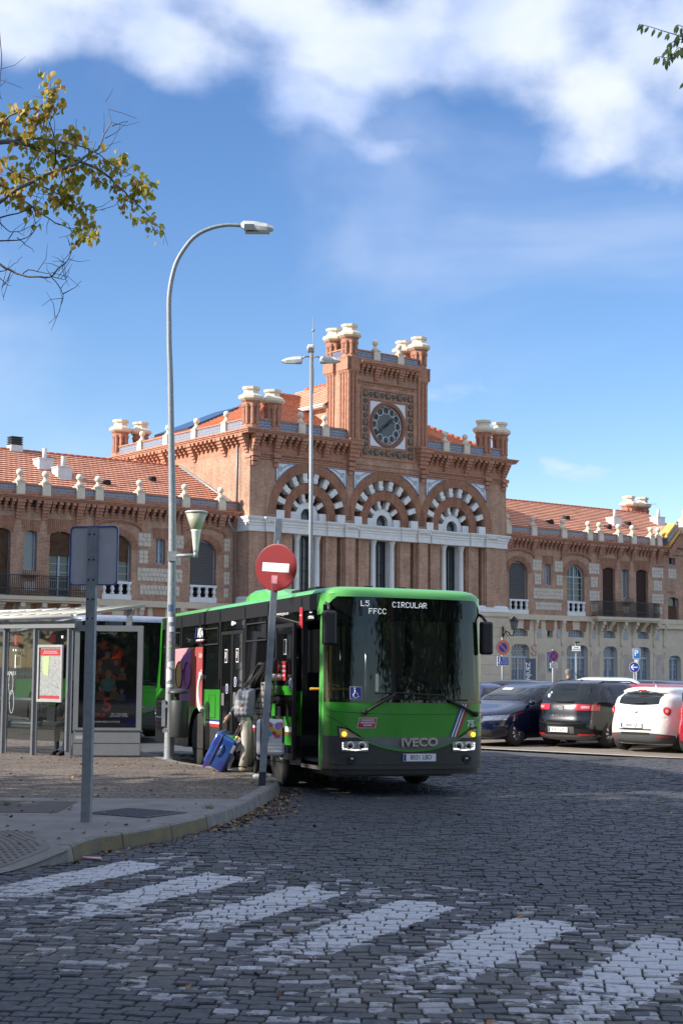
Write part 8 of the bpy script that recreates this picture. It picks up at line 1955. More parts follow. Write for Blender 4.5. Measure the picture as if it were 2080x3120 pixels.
# backpack
def quilt_box(cx, cy, cz, wx, wy, wz, nx, nz, puff=.012):
    q = MB(); n1, n2 = nx*5, nz*5; vs_ = []
    for j in range(n2+1):
        for i in range(n1+1):
            u, v = i/n1, j/n2; X = (u-.5)*2; Z = (v-.5)*2; rnd = (1-abs(X)**4)*(1-abs(Z)**5); x = cx+wx*X*(1-.16*max(0, Z)**2); z = cz+wz*Z
            q_ = abs(sin(pi*u*nx))**.6*abs(sin(pi*v*nz))**.6; vs_.append((x, cy-wy*rnd**.45-puff*q_*rnd, z))
    q.add(vs_, [(j*(n1+1)+i, j*(n1+1)+i+1, (j+1)*(n1+1)+i+1, (j+1)*(n1+1)+i) for j in range(n2) for i in range(n1)], 0, True)
    vb = [(x, cy+.03, z) for x, y, z in vs_]; q.add(vb, [(j*(n1+1)+i, (j+1)*(n1+1)+i, (j+1)*(n1+1)+i+1, j*(n1+1)+i+1) for j in range(n2) for i in range(n1)], 0, True)
    edge = [(i, 0) for i in range(n1+1)] + [(n1, j) for j in range(n2+1)] + [(i, n2) for i in range(n1, -1, -1)] + [(0, j) for j in range(n2, -1, -1)]
    q.add([vs_[j*(n1+1)+i] for i, j in edge]+[vb[j*(n1+1)+i] for i, j in edge], [(k, k+1, len(edge)+k+1, len(edge)+k) for k in range(len(edge)-1)], 0, True); return q
bp_ = thing('backpack', 'quilted grey backpack worn on the back of the person in the plaid coat', 'backpack', (-1.46, 22.90, 1.32), radians(-28))
quilt_box(0, 0, 0, .15, .13, .22, 4, 5, .02).build('bag', mat('quilted_grey', (.30,.31,.34), .75, var=.08), bp_, tf=lambda x, y, z: (x+z*.12, y, z-.0))
q = MB(); q.tube([(-.03,-.03,.20), (-.02,-.10,.235), (.06,-.10,.235), (.08,-.03,.20)], .013, 6); q.tube([(.09,.05,.19), (.17,.12,.22), (.25,.2,.18), (.26,.22,.02), (.16,.12,-.15)], .018, 6); q.build('strap', mat('strap_grey', (.10,.10,.11), .8), bp_)
q = MB(); q.box(-.03,.03,-.155,-.150,-.05,0.0); q.build('leather_patch', mat('rose_patch', (.24,.12,.10), .7), bp_)
# ---------- passenger B: black puffer jacket, pulling the blue case
B_ = thing('person', 'person in black puffer jacket and beige trousers pulling the blue suitcase', 'person', (-1.55, 24.55, 0.15), 0)
P = {'pel': (V((0,0,.90)), (.13,.11)), 'wai': (V((.04,0,1.06)), (.12,.10)), 'che': (V((.11,0,1.26)), (.14,.115)), 'nec': (V((.17,0,1.42)), .065), 'neck2': (V((.21,0,1.52)), .052),
     'hL': (V((0,.09,.86)), .095), 'kL': (V((.05,.11,.47)), .062), 'aL': (V((.02,.11,.09)), .045), 'hR': (V((0,-.09,.86)), .095), 'kR': (V((.02,-.10,.47)), .062), 'aR': (V((-.03,-.10,.09)), .045),
     'sL': (V((.10,.17,1.36)), .06), 'eL': (V((.2,.22,1.10)), .046), 'wL': (V((.34,.2,1.1)), .032), 'sR': (V((.08,-.18,1.36)), .06), 'eR': (V((-.08,-.22,1.12)), .046), 'wR': (V((-.26,-.2,.93)), .032)}
skin('body', (P, Eb), mat('beige_trousers', (.55,.50,.42), .85, var=.08, bump=.3, bs=12), B_)
tr = MB()
for y, x1, x2, x3 in ((.105, 0.0, .05, .025), (-.105, 0.0, .02, -.03)):
    tr.tube([(x1, y*.8, .90), (x1+.01, y*.95, .75), (x2, y*1.05, .47), (x3+.01, y*1.05, .22), (x3, y*1.05, .10)], [.100, .096, .080, .074, .078], 16)
tr.build('trousers', bpy.data.materials['beige_trousers'], B_)
Q = {'hem': (V((-.01,0,.76)), (.19,.165)), 'pel': (V((.01,0,.92)), (.185,.16)), 'wai': (V((.04,0,1.08)), (.175,.15)), 'che': (V((.11,0,1.27)), (.18,.155)), 'nec': (V((.16,0,1.41)), .105),
     'sL': (V((.10,.18,1.36)), .095), 'eL': (V((.2,.23,1.10)), .08), 'wL': (V((.33,.21,1.1)), .055), 'sR': (V((.08,-.18,1.36)), .10), 'eR': (V((-.08,-.225,1.12)), .085), 'wR': (V((-.24,-.2,.95)), .058)}
skin('puffer_jacket', (Q, Ec), mat('black_puffer', (.022,.024,.034), .45, var=.2, bump=.6, bs=9), B_)
h, hp, tf = head(B_, (.27, .0, 1.66), .105, radians(95), 'long', 0.2); hp.build('hair', HAIRB, B_, tf, shade=True)
br = MB()
for i in range(220):
    x0, y0 = .22+rh.uniform(-.05, .06), rh.uniform(-.10, .10); L_ = rh.uniform(.45, .75); br.tube([(x0, y0, 1.76), (x0-.08+rh.uniform(-.03,.03), y0*1.15-.03, 1.60+rh.uniform(-.03,.03)), (x0-.14-rh.uniform(-.03,.08), y0*1.1-.08, 1.42+rh.uniform(-.05,.03)), (x0-.19-rh.uniform(0, .10), y0-.10, 1.76-L_)], [.0055, .005, .0045, .003], 4)
br.build('hair_braid', HAIRB, B_)
hand(B_, (-.27,-.2,.92), (-.6,-.1,-.75), (-.5,0,-.6), 1); hand(B_, (.36,.2,1.1), (1,0,0), (0,0,-1), 1)
LEO = mat('leopard_shoe', (.42,.33,.25), .7, col2=(.03,.02,.02), vs=24)
for y, x in ((.11, .02), (-.11, -.03)):
    f = MB(); f.tube([(x-.07, y, .045), (x, y, .055), (x+.09, y, .045), (x+.16, y, .032)], [.042, .050, .045, .030], 12); f.box(x-.10, x+.18, y-.045, y+.045, 0, .022, 1); f.build('shoe', [LEO, mat('black_sole', (.02,.02,.02), .8) if 'black_sole' not in bpy.data.materials else bpy.data.materials['black_sole']], B_)
# blue suitcase
def suitcase_shell(q, w, d, h, r=.07, m=0, m2=1, ribs=0):
    """rounded box centred in x,y, base at z=0"""
    prof = []
    loops = []
    for z, ins_ in ((0, .05), (.012, .02), (.05, .002), (h*.5, 0), (h-.05, .002), (h-.012, .02), (h, .05)):
        P_ = rrect(w/2-ins_, d/2-ins_, r*.8-ins_*.3, 5); loops.append([(a, b_, z) for a, b_ in P_])
    n = len(loops[0]); q.add([p for l in loops for p in l], [(i*n+k, i*n+(k+1) % n, (i+1)*n+(k+1) % n, (i+1)*n+k) for i in range(len(loops)-1) for k in range(n)] + [tuple(reversed(range(n))), tuple((len(loops)-1)*n+k for k in range(n))], m, True)
cs1 = thing('suitcase', 'shiny blue and purple hard suitcase tilted on its wheels, pulled by its extended handle', 'suitcase', (-2.02, 24.62, 0.155), 0)
cs1.rotation_euler = (radians(6), radians(27), radians(-10))
q = MB(); suitcase_shell(q, .40, .42, .58); sp_ = q.build('shell', mat('galaxy_blue_shell', (.006,.085,.27), .14, var=0, coat=1, col2=(.030,.018,.20), vs=4.0), cs1, tf=lambda x, y, z: (x-.06, y, z+.06)); 
q = MB(); P_ = rrect(.205, .215, .06, 5); q.tube([(-.13, b_, .355+a*1.38) for a, b_ in P_]+[(-.13, P_[0][1], .355+P_[0][0]*1.38)], .012, 5); q.build('zip', mat('navy_zip', (.02,.02,.07), .6), cs1)
q = MB()
for x in (-.2, .08):
    for y in (-.16, .16): q.lathe([(.032,-.014),(.032,.014)], (x, y, .03), 14, 0, False, 'y'); q.box(x-.03,x+.03,y-.025,y+.025,.035,.075)
q.build('castor', mat('purple_wheel', (.08,.03,.22), .4), cs1)
q = MB()
for y in (-.09, .09): q.tube([(.02, y, .63), (.02, y, 1.05)], .009, 8)
q.build('telescopic_handle', mat('brass_tube', (.40,.33,.27), .3, .8), cs1); q = MB(); q.tube([(.02,-.10,1.06), (.02,-.05,1.08), (.02,.05,1.08), (.02,.10,1.06)], .017, 8); q.build('handle_grip', mat('purple_grip', (.06,.05,.25), .4), cs1)
q = MB(); q.tube([(-.06,-.215,.28), (-.06,-.235,.33), (-.06,-.235,.45), (-.06,-.215,.5)], .012, 6); q.sphere((.06,-.02,.66), .03, 8, 1); q.box(.10,.15,-.235,-.225,.44,.58,2); q.build('side_handle', [CHROME, mat('lime_tag', (.45,.5,.05), .5), mat('grey_tag', (.25,.25,.27), .6)], cs1)
# white suitcase, held by A
cs2 = thing('suitcase', 'white hard suitcase with rainbow coloured spots, lifted beside the bus door', 'suitcase', (-1.04, 22.30, 0.56), radians(4))
q = MB(); suitcase_shell(q, .42, .24, .54); q.build('shell', mat('white_ribbed_shell', (.66,.66,.70), .3, var=.03, coat=.4), cs2)
q = MB()
for k in range(9): q.box(-.16, .175, -.123, -.119, .06+.05*k, .072+.05*k)
q.build('rib', mat('white_rib', (.60,.60,.65), .35), cs2)
q = MB(); q.tube([(-.145, b_*.55, .27+a*1.0) for a, b_ in rrect(.27, .22, .06, 5)] + [(-.145, .22*.55, .27+.21)], .012, 5); q.build('zip', BLACKP, cs2)
def flat_blob(q, x, z, rx, rz_, m, y=-.126, n=16): q.add([(x+rx*cos(2*pi*k/n), y, z+rz_*sin(2*pi*k/n)) for k in range(n)], [tuple(range(n))], m)
q = MB()
for x, z, rx, rz_, m_ in ((-.02,.44,.05,.06,0),(.0,.38,.055,.05,1),(-.03,.33,.05,.045,2),(.11,.44,.045,.06,3),(.13,.36,.05,.05,1),(.10,.30,.05,.04,0),(.05,.34,.03,.03,4),(.15,.46,.03,.04,0),(-.06,.25,.04,.03,3)): flat_blob(q, x, z, rx, rz_, m_, -.126-.0006*m_)
q.build('coloured_spots', [mat('spot_pink', (.62,.08,.22), .4), mat('spot_yellow', (.65,.45,.04), .4), mat('spot_blue', (.08,.32,.55), .4), mat('spot_violet', (.30,.20,.50), .4), mat('spot_red', (.5,.04,.05), .4)], cs2)
q = MB()
for x in (-.17, .17):
    q.sphere((x,-.06,-.035), .032, 10, 0); q.sphere((x,.08,-.035), .032, 10, 0)
    q.box(x-.02,x+.02,-.09,-.03,-.03,.02,1)
q.build('castor', [WHTS, BLACKP], cs2); q = MB(); q.tube([(-.08,0,.54),(-.07,0,.575),(.07,0,.575),(.08,0,.54)], .012, 8); q.box(.17,.205,-.13,.0,.2,.42); q.build('carry_handle', BLACKP, cs2)
# ---------- person waiting in the shelter (seated)
C_ = thing('person', 'person in dark jacket and jeans sitting in the bus shelter behind the map', 'person', (-5.15, 28.95, 0.15), radians(-25))
P = {'pel': (V((0,0,.56)), (.13,.12)), 'wai': (V((.0,.02,.72)), (.12,.10)), 'che': (V((.0,-.04,.95)), (.145,.11)), 'nec': (V((.0,-.08,1.10)), .07), 'neck2': (V((0,-.10,1.18)), .052),
     'hL': (V((.10,-.02,.55)), .09), 'kL': (V((.14,-.42,.56)), .065), 'aL': (V((.16,-.60,.10)), .042), 'hR': (V((-.10,-.02,.55)), .09), 'kR': (V((-.12,-.42,.54)), .065), 'aR': (V((-.08,-.48,.10)), .042),
     'sL': (V((.17,-.04,1.02)), .06), 'eL': (V((.22,-.20,.80)), .046), 'wL': (V((.10,-.38,.72)), .032), 'sR': (V((-.17,-.04,1.02)), .06), 'eR': (V((-.22,-.2,.80)), .046), 'wR': (V((-.10,-.38,.72)), .032)}
skin('body', (P, Eb), mat('blue_jeans', (.04,.07,.13), .9, var=.2), C_)
Q = {k: (v[0], tuple(x+.035 for x in v[1]) if isinstance(v[1], tuple) else v[1]+.028) for k, v in P.items() if k in ('pel','wai','che','nec','sL','eL','wL','sR','eR','wR')}; Q['hem'] = (V((0,.0,.52)), (.16,.15))
skin('jacket', (Q, Ec), mat('charcoal_jacket', (.02,.02,.022), .8), C_); h, hp, tf = head(C_, (0,-.13,1.31), .10, 0, 'short', .3); hp.build('hair', HAIRB, C_, tf, shade=True); hand(C_, (.09,-.40,.71), (-.6,-.6,-.1), (0,-.4,-1)); hand(C_, (-.09,-.40,.71), (.6,-.6,-.1), (0,-.4,-1))
for x, y in ((.16,-.64), (-.08,-.52)): f = MB(); f.tube([(x, y+.10, .05), (x, y, .05), (x, y-.14, .035)], [.04,.046,.032], 10); f.build('shoe', bpy.data.materials['black_sole'], C_)
# ---------- man in green beyond the cars
D_ = thing('person', 'grey-haired person in a green jacket walking behind the parked cars', 'person', (7.15, 46.5, 0.0), radians(150))
P = {'pel': (V((0,0,.93)), (.14,.11)), 'wai': (V((0,0,1.08)), (.13,.10)), 'che': (V((0,0,1.30)), (.15,.115)), 'nec': (V((0,0,1.46)), .07), 'neck2': (V((0,0,1.55)), .055), 'hL': (V((.09,0,.88)), .09), 'kL': (V((.10,-.08,.48)), .06), 'aL': (V((.10,-.05,.08)), .042), 'hR': (V((-.09,0,.88)), .09), 'kR': (V((-.10,.06,.48)), .06), 'aR': (V((-.10,.18,.10)), .042),
     'sL': (V((.18,0,1.38)), .062), 'eL': (V((.23,.05,1.12)), .046), 'wL': (V((.22,-.05,.90)), .032), 'sR': (V((-.18,0,1.38)), .062), 'eR': (V((-.23,-.03,1.12)), .046), 'wR': (V((-.22,-.10,.90)), .032)}
skin('body', (P, Eb), bpy.data.materials['charcoal_jacket'], D_); Q = {k: (v[0], tuple(x+.03 for x in v[1]) if isinstance(v[1], tuple) else v[1]+.022) for k, v in P.items() if k in ('pel','wai','che','nec','sL','eL','wL','sR','eR','wR')}; Q['hem'] = (V((0,0,.84)), (.17,.15))
skin('jacket', (Q, Ec), mat('green_jacket', (.03,.11,.07), .8), D_); h, hp, tf = head(D_, (0,0,1.66), .105, 0, 'short'); hp.build('hair', mat('grey_hair', (.16,.15,.14), .8), D_, tf, shade=True); hand(D_, (.22,-.06,.89), (0,0,-1), (-1,0,0)); hand(D_, (-.22,-.11,.89), (0,0,-1), (1,0,0))
for x, y in ((.10,-.07), (-.10,.16)): f = MB(); f.tube([(x, y+.07, .05), (x, y, .05), (x, y-.14, .035)], [.04,.046,.032], 10); f.build('shoe', bpy.data.materials['black_sole'], D_)
# ---------- bus driver
F_ = thing('person', 'bus driver in dark uniform sitting behind the steering wheel inside the bus', 'person', (-0.150+1.85*cos(BA)-1.50*sin(BA), 21.4+1.85*sin(BA)+1.50*cos(BA), 0.62), BA)
Q = {k: (V((v[0].x, v[0].y, v[0].z)), v[1]) for k, v in P.items() if k in ('pel','wai','che','nec','neck2')}; 
P = {'pel': (V((0,0,.40)), (.15,.12)), 'wai': (V((0,0,.56)), (.15,.12)), 'che': (V((0,0,.80)), (.17,.13)), 'nec': (V((0,0,.96)), .08), 'neck2': (V((0,-.01,1.05)), .055), 'hL': (V((.10,-.05,.38)), .09), 'kL': (V((.13,-.42,.42)), .065), 'aL': (V((.13,-.5,.05)), .045), 'hR': (V((-.10,-.05,.38)), .09), 'kR': (V((-.13,-.42,.42)), .065), 'aR': (V((-.13,-.5,.05)), .045),
     'sL': (V((.20,0,.88)), .07), 'eL': (V((.26,-.16,.68)), .05), 'wL': (V((.18,-.38,.80)), .035), 'sR': (V((-.20,0,.88)), .07), 'eR': (V((-.26,-.16,.68)), .05), 'wR': (V((-.18,-.38,.80)), .035)}
skin('body', (P, Eb), mat('driver_jumper', (.035,.035,.045), .85), F_); h, hp, tf = head(F_, (0,-.03,1.17), .105, radians(-15), 'short'); hp.build('hair', HAIRB, F_, tf, shade=True); hand(F_, (.18,-.39,.81), (-.2,-1,.2), (0,-.2,-1)); hand(F_, (-.18,-.39,.81), (.2,-1,.2), (0,-.2,-1))
# ================================================================ TREES
BARK = mat('poplar_bark', (.13,.12,.11), .9, col2=(.26,.25,.24), vs=9, bump=.4)
TWIG = mat('twig_dark', (.045,.032,.028), .85, var=.2)
def leafm(n, c):
    m = mat(n, c, .55, var=.15, vs=3); nt = m.node_tree; b = nt.nodes['Principled BSDF']; tr = nt.nodes.new('ShaderNodeBsdfTranslucent'); tr.inputs[0].default_value = (*[min(1, x*1.6) for x in c], 1); mx = nt.nodes.new('ShaderNodeMixShader'); mx.inputs[0].default_value = .4
    nt.links.new(b.outputs[0], mx.inputs[1]); nt.links.new(tr.outputs[0], mx.inputs[2]); nt.links.new(mx.outputs[0], nt.nodes['Material Output'].inputs[0]); return m
LF = [leafm('leaf_olive', (.20,.205,.03)), leafm('leaf_yellow_green', (.33,.29,.035)), leafm('leaf_ochre', (.48,.32,.06)), leafm('leaf_russet', (.26,.135,.05))]
LG_ = [leafm('leaf_dark_green', (.035,.075,.022)), leafm('leaf_mid_green', (.07,.12,.03)), leafm('leaf_pale_green', (.13,.17,.06))]
def poplar_leaf(mb, p, k, rot, m):
    o = [(0,0,0), (.30,-.10,.03), (.50,-.42,.08), (.40,-.58,.06), (.22,-.80,.03), (0,-1.15,0), (-.22,-.80,.03), (-.40,-.58,.06), (-.50,-.42,.08), (-.30,-.10,.03)]
    mb.add([rot @ Vector((a*k, b_*k*.0+c_*k, b_*k)) + p for a, b_, c_ in o], [(0,1,2,3,4,5), (0,5,6,7,8,9)], m)
YT = 15.0
TR = thing('tree', 'leaning poplar branches with yellow green autumn leaves reaching in from the left', 'tree', (-9.0, 14.5, 0.1))
def c6(x, y): return at(x*560/1568, 200+y*560/1568, YT)
rt = random.Random(21)
lines = {
 'B1': [(-700,900),(-300,700),(0,650),(120,650),(250,675),(400,715),(560,765),(700,830),(850,890),(980,1000),(1100,1110),(1200,1210),(1300,1320),(1370,1440)],
 'B2': [(-500,1450),(0,1180),(120,1110),(340,995),(460,935),(600,895),(700,840),(800,770),(860,740),(900,620),(960,520),(940,400),(915,320)],
 'B3': [(-300,700),(0,520),(100,450),(230,400),(350,370),(430,330)], 'B3b': [(120,650),(200,600),(300,540),(390,450),(440,370),(460,260),(440,180),(410,60)],
 'B4': [(-200,600),(0,810),(130,900),(250,960),(400,1030),(520,1090),(620,1140),(740,1200),(890,1215)], 'B5': [(-200,850),(0,1000),(150,1100),(290,1200),(400,1280),(520,1340),(640,1370),(740,1365)],
 'B6': [(-200,1330),(0,1290),(150,1250),(260,1210),(330,1150),(380,1060)], 'B7': [(-200,1500),(0,1490),(150,1470),(250,1430),(330,1330)], 'B8': [(-300,1500),(0,1690),(100,1740),(200,1780),(330,1790),(430,1785),(500,1710),(560,1660),(600,1590),(600,1540),(625,1400)],
 'B9': [(430,1785),(500,1880),(540,1950),(520,2050),(500,2120),(415,2200)], 'B10': [(460,930),(485,780),(480,640),(440,500),(490,430),(520,270)], 'B11': [(120,640),(300,635),(450,660),(560,690),(700,720),(860,790),(1000,900),(1130,960),(1250,1050),(1300,1120)],
 'B12': [(100,1740),(70,1830),(20,1900),(40,2000)], 'B13': [(480,660),(560,600),(630,560),(640,430)], 'B14': [(340,995),(290,850),(260,730),(250,690)], 'B15': [(600,1540),(570,1450)], 'B16': [(600,1590),(680,1510),(755,1440)], 'B17': [(540,1950),(620,1920),(710,1860)],
 'B18': [(900,620),(980,560),(1080,450)], 'B19': [(960,520),(1040,480),(1090,470)], 'B20': [(250,680),(380,770),(500,850),(560,900)], 'B21': [(700,840),(830,770),(950,720),(1040,540)], 'B22': [(430,1785),(500,1820),(580,1830),(600,1750)],
 'B23': [(0,1340),(80,1410),(180,1400),(300,1330),(350,1280)], 'B24': [(150,1470),(230,1540),(290,1580),(310,1610)], 'B25': [(0,1760),(60,1720),(130,1650),(170,1600)], 'B26': [(200,1780),(240,1740),(320,1750),(420,1770),(500,1740),(560,1680)], 'B27': [(0,1810),(50,1860),(100,1880)],
 'B28': [(1100,1110),(1200,1040),(1260,1010)], 'B29': [(850,890),(930,820),(1010,770),(1100,760)], 'B30': [(600,895),(650,960),(690,1000)], 'B31': [(620,1140),(590,1080),(560,960)], 'B32': [(-30,-700),(10,-100),(5,60),(0,220),(15,290)]}
bm1 = MB(); bm2 = MB(); pts3 = {}
R0 = {'B1': .030, 'B2': .024, 'B3': .016, 'B3b': .018, 'B4': .014, 'B5': .013, 'B8': .015, 'B11': .013, 'B6': .010, 'B7': .010, 'B10': .010}
for nme, L_ in lines.items():
    off = rt.uniform(-.5, .5) if nme not in ('B1', 'B9', 'B12') else 0; r0 = R0.get(nme, .006); P3 = []
    raw = [c6(x, y) + Vector((0, 0, 0)) for x, y in L_]
    # smooth interpolation with small knots
    cm = catmull([tuple(p) for p in raw], 3)
    for i, p in enumerate(cm): P3.append(Vector(p) + Vector((rt.uniform(-.006, .006), 0.0, rt.uniform(-.006, .006))) + Vector((0, off*0.25*min(1, i/6), 0)))
    n = len(P3); (bm1 if r0 > .012 else bm2).tube([p-TR.location for p in P3], [max(.0022, r0*(1-i/n)**.85) for i in range(n)], 6); pts3[nme] = P3
bm1.build('branch', BARK, TR)
# fine twigs
for nme in ('B2', 'B8', 'B9', 'B12', 'B22', 'B26', 'B6', 'B7', 'B23', 'B18', 'B10', 'B13', 'B1', 'B5', 'B4', 'B11', 'B32'):
    P3 = pts3[nme]
    for i in range(3, len(P3)-1):
        if rt.random() < .42:
            p = P3[i]; L_ = rt.uniform(.08, .34); a = rt.uniform(-.4, 3.4) if rt.random() < .75 else rt.uniform(3.4, 6); q_ = p+Vector((cos(a)*L_*.5, rt.uniform(-.05, .05), sin(a)*L_*.5)); a += rt.uniform(-.6, .6); e = q_+Vector((cos(a)*L_*.5, 0, sin(a)*L_*.5)); bm2.tube([p-TR.location, q_-TR.location, e-TR.location], [.0035, .0028, .0014], 4)
bm2.build('twig', TWIG, TR)
lm = MB()
def cluster(p, n, sp, up=.4, ochre=.15):
    for i in range(n):
        c_ = p+Vector((rt.gauss(0, sp), rt.gauss(0, sp), rt.gauss(0, sp)-.015)); k = rt.uniform(.050, .080)
        rot = Euler((rt.uniform(-.7, .7), rt.uniform(-.6, .6), rt.uniform(0, 6.28))).to_matrix(); u = rt.random()
        poplar_leaf(lm, c_-TR.location, k, rot, 0 if u < .40 else 1 if u < 1-ochre-.05 else 2 if u < .97 else 3)
def along(nme, a0, a1, n, sp=.05, ochre=.12):
    P3 = pts3[nme]
    for i in range(n):
        t = a0+(a1-a0)*rt.random(); j = t*(len(P3)-1); k = int(j); p = P3[k].lerp(P3[min(k+1, len(P3)-1)], j-k); cluster(p, rt.choice((3, 4, 5)), sp*1.1, ochre=ochre)
along('B1', .25, 1, 44, .055); along('B11', .1, 1, 30, .055, .2); along('B3', .2, 1, 26, .06, .5); along('B3b', .15, .95, 26, .055, .5); along('B4', .15, .97, 32, .06); along('B5', .12, .55, 16, .05, .3); along('B5', .9, 1, 12, .07, .2); along('B2', .15, .40, 10, .05, .3); along('B29', .4, 1, 9, .04, .3); along('B28', .1, 1, 7, .045, .1)
along('B31', 0, 1, 10, .06); along('B14', .1, .7, 5, .05); along('B13', .3, .8, 8, .04, .5); along('B30', 0, 1, 6, .05); along('B6', .0, .35, 4, .04, .6)
for x, y, n, s_ in ((60,860,9,.09), (30,960,9,.10), (150,940,12,.10), (120,1000,8,.08), (40,780,7,.07), (60,560,8,.08), (20,430,9,.07), (40,390,8,.06), (200,870,8,.08), (160,560,10,.08), (250,600,10,.07), (90,1130,6,.06), (590,1000,12,.07), (640,1100,10,.07), (820,1380,9,.05), (720,1310,7,.05), (1160,1290,6,.045), (1040,1180,7,.045), (430,1200,9,.06), (860,960,7,.05)): cluster(c6(x, y), n, s_*.8, ochre=.25)
lm.build('leaf', LF, TR)
tk_ = MB(); tk_.tube([(0,0,0), (.1,.1,1.0), (.3,.2,3.0), (.7,.3,5.0), (1.2,.4,6.5), (1.6,.45,7.4)], [.26,.22,.19,.15,.11,.05], 14)
for nme in ('B1', 'B2', 'B3', 'B4', 'B5', 'B8', 'B6', 'B7'): p = pts3[nme][0]-TR.location; tk_.tube([(.45, .25, 3.6+.25*len(nme)), ((.6+p.x)/2, .3+(p.y-.3)/2, (4.4+p.z)/2), tuple(p)], [.06, .045, .028], 8)
tk_.build('trunk', BARK, TR)
# crown generator for trees standing outside the frame (they shade the square and reflect in the glass)
def crown_tree(label, x, y, h, rad, n, mats, seed, name='tree', trunk=.22, zc=.62):
    t = thing(name, label, 'tree', (x, y, 0)); r_ = random.Random(seed); tk = MB(); tk.tube([(0,0,0), (.1,.05,h*.3), (.05,.1,h*.6), (.1,0,h*.9)], [trunk, trunk*.8, trunk*.5, trunk*.1], 12); cl = []
    for i in range(26):
        a = r_.uniform(0, 6.28); z = h*(.38+.56*r_.random()); rr = rad*sqrt(max(.05, 1-((z-h*zc)/(h*.42))**2))*r_.uniform(.45, 1.0); p = Vector((rr*cos(a), rr*sin(a), z)); cl.append(p); tk.tube([(0.05, 0, z*.6), tuple(p*.5+Vector((0,0,z*.36))), tuple(p)], [trunk*.3, trunk*.18, .01], 6)
    tk.build('trunk', BARK, t); lm_ = MB()
    for i in range(n):
        c_ = r_.choice(cl); s_ = rad*.26; p = c_+Vector((r_.gauss(0, s_), r_.gauss(0, s_), r_.gauss(0, s_*.8))); k = r_.uniform(.15, .27); e = Euler((r_.uniform(0, 6), r_.uniform(0, 6), r_.uniform(0, 6))).to_matrix()
        lm_.add([e @ Vector(v)*k + p for v in ((0,-1,0), (.6,0,.1), (0,1,0), (-.6,0,.1))], [(0,1,2,3)], r_.randrange(len(mats)))
    lm_.build('leaf', mats, t); return t
crown_tree('dense tree standing outside the left of the view', -13.0, 3.5, 11, 4.4, 9000, LF[:2]+LG_[:1], 1)
crown_tree('tall tree standing outside the left of the view, farther back', -13.5, 10.5, 11.3, 4.4, 9000, LF[:2]+LG_[:1], 2)
crown_tree('leafy tree left of the view, level with the zebra crossing kerb', -17.0, 13.5, 11, 4.0, 8000, LF[:2]+LG_[:1], 5)
crown_tree('tall tree outside the left of the view beside the road', -21.0, 6.0, 13, 5.0, 9000, LG_, 6)
b0 = crown_tree('large evergreen tree behind the camera on the right', 9.0, -9.0, 10.5, 4.6, 9000, LG_, 3); b1 = crown_tree('round tree behind the camera', -2.5, -14.0, 10.5, 4.8, 8000, LG_, 4)
for i in range(7):
    c = copy_tree((b0, b1)[i % 2], None, 'tree %s in the row behind the camera' % ('nearest the left', 'second from the left', 'third from the left', 'left of the middle', 'by the middle', 'right at the middle', 'right of the middle', 'third from the right', 'near the right', 'second from the right', 'far right', 'outermost right')[i]); c['group'] = 'trees behind the camera'; c.location = (-50+9.5*i, -26-3*(i % 3), 0); c.rotation_euler = (0, 0, i*1.3); c.scale = (1.2, 1.2, 1.15)
for i, (x, y, q_) in enumerate(((23.5, 1.0, 'nearest the road'), (30.0, -6.0, 'second from the road'), (37, -2, 'farthest from the road'))):
    c = copy_tree((b0, b1)[i % 2], None, 'tree %s outside the right of the view' % q_); c['group'] = 'trees outside the right of the view'; c.location = (x, y, 0); c.scale = (1, 1, 1.15)
for i in range(7):
    c = copy_tree((b0, b1)[i % 2], None, 'tree %s in the row far outside the left of the view' % ('nearest the camera', 'second from the camera', 'third from the camera', 'in the middle', 'third from the station', 'second from the station', 'nearest the station')[i]); c['group'] = 'trees outside the left of the view'; c.location = (-33-3*(i % 2), -6+9*i, 0); c.rotation_euler = (0, 0, i*1.7); c.scale = (1.15, 1.15, .95)
hd_ = MB(); rr_ = random.Random(9)
for i in range(3200):
    p = Vector((rr_.uniform(-60, 8), -21+rr_.gauss(0, .5), 3.6*rr_.random()**.7)); e = Euler((rr_.uniform(0, 6), rr_.uniform(0, 6), rr_.uniform(0, 6))).to_matrix(); k = rr_.uniform(.25, .5); hd_.add([e @ Vector(v)*k + p for v in ((0,-1,0), (.6,0,.1), (0,1,0), (-.6,0,.1))], [(0,1,2,3)], i % 2)
hd_.box(-60, 8, -22, -21.2, 0, 3.3, 0)  # added hedge, keeps the bright horizon out of the glass reflections
tag(hd_.build('hedge', LG_), 'long dark hedge added behind the camera to darken what the glass reflects', 'hedge')
for i, (x, y) in enumerate(((-29, 62), (-36, 68), (-31, 76), (-40, 80), (-27, 54))):  # trees added so the bus side windows reflect something dark
    c = copy_tree((b0, b1)[i % 2], None, 'tree %s in the added grove outside the view beyond the left wing' % ('nearest the station wall', 'second from the station', 'behind the wing end', 'farthest away', 'closest to the bus')[i]); c['group'] = 'added trees beyond the left wing'; c.location = (x-2, y, 0); c.rotation_euler = (0, 0, i*1.1); c.scale = (1.2, 1.2, 1)
h2 = hd_ = MB()  # hedge added below that grove for the same window reflections
for i in range(1500):
    p = Vector((-30-rr_.uniform(0, 4), rr_.uniform(48, 80), 3.4*rr_.random()**.7)); e = Euler((rr_.uniform(0, 6), rr_.uniform(0, 6), rr_.uniform(0, 6))).to_matrix(); k = rr_.uniform(.25, .5); hd_.add([e @ Vector(v)*k + p for v in ((0,-1,0), (.6,0,.1), (0,1,0), (-.6,0,.1))], [(0,1,2,3)], i % 2)
hd_.box(-34, -30.5, 48, 80, 0, 3, 0); tag(hd_.build('hedge', LG_), 'clipped hedge added outside the view to darken the bus window reflections', 'hedge')
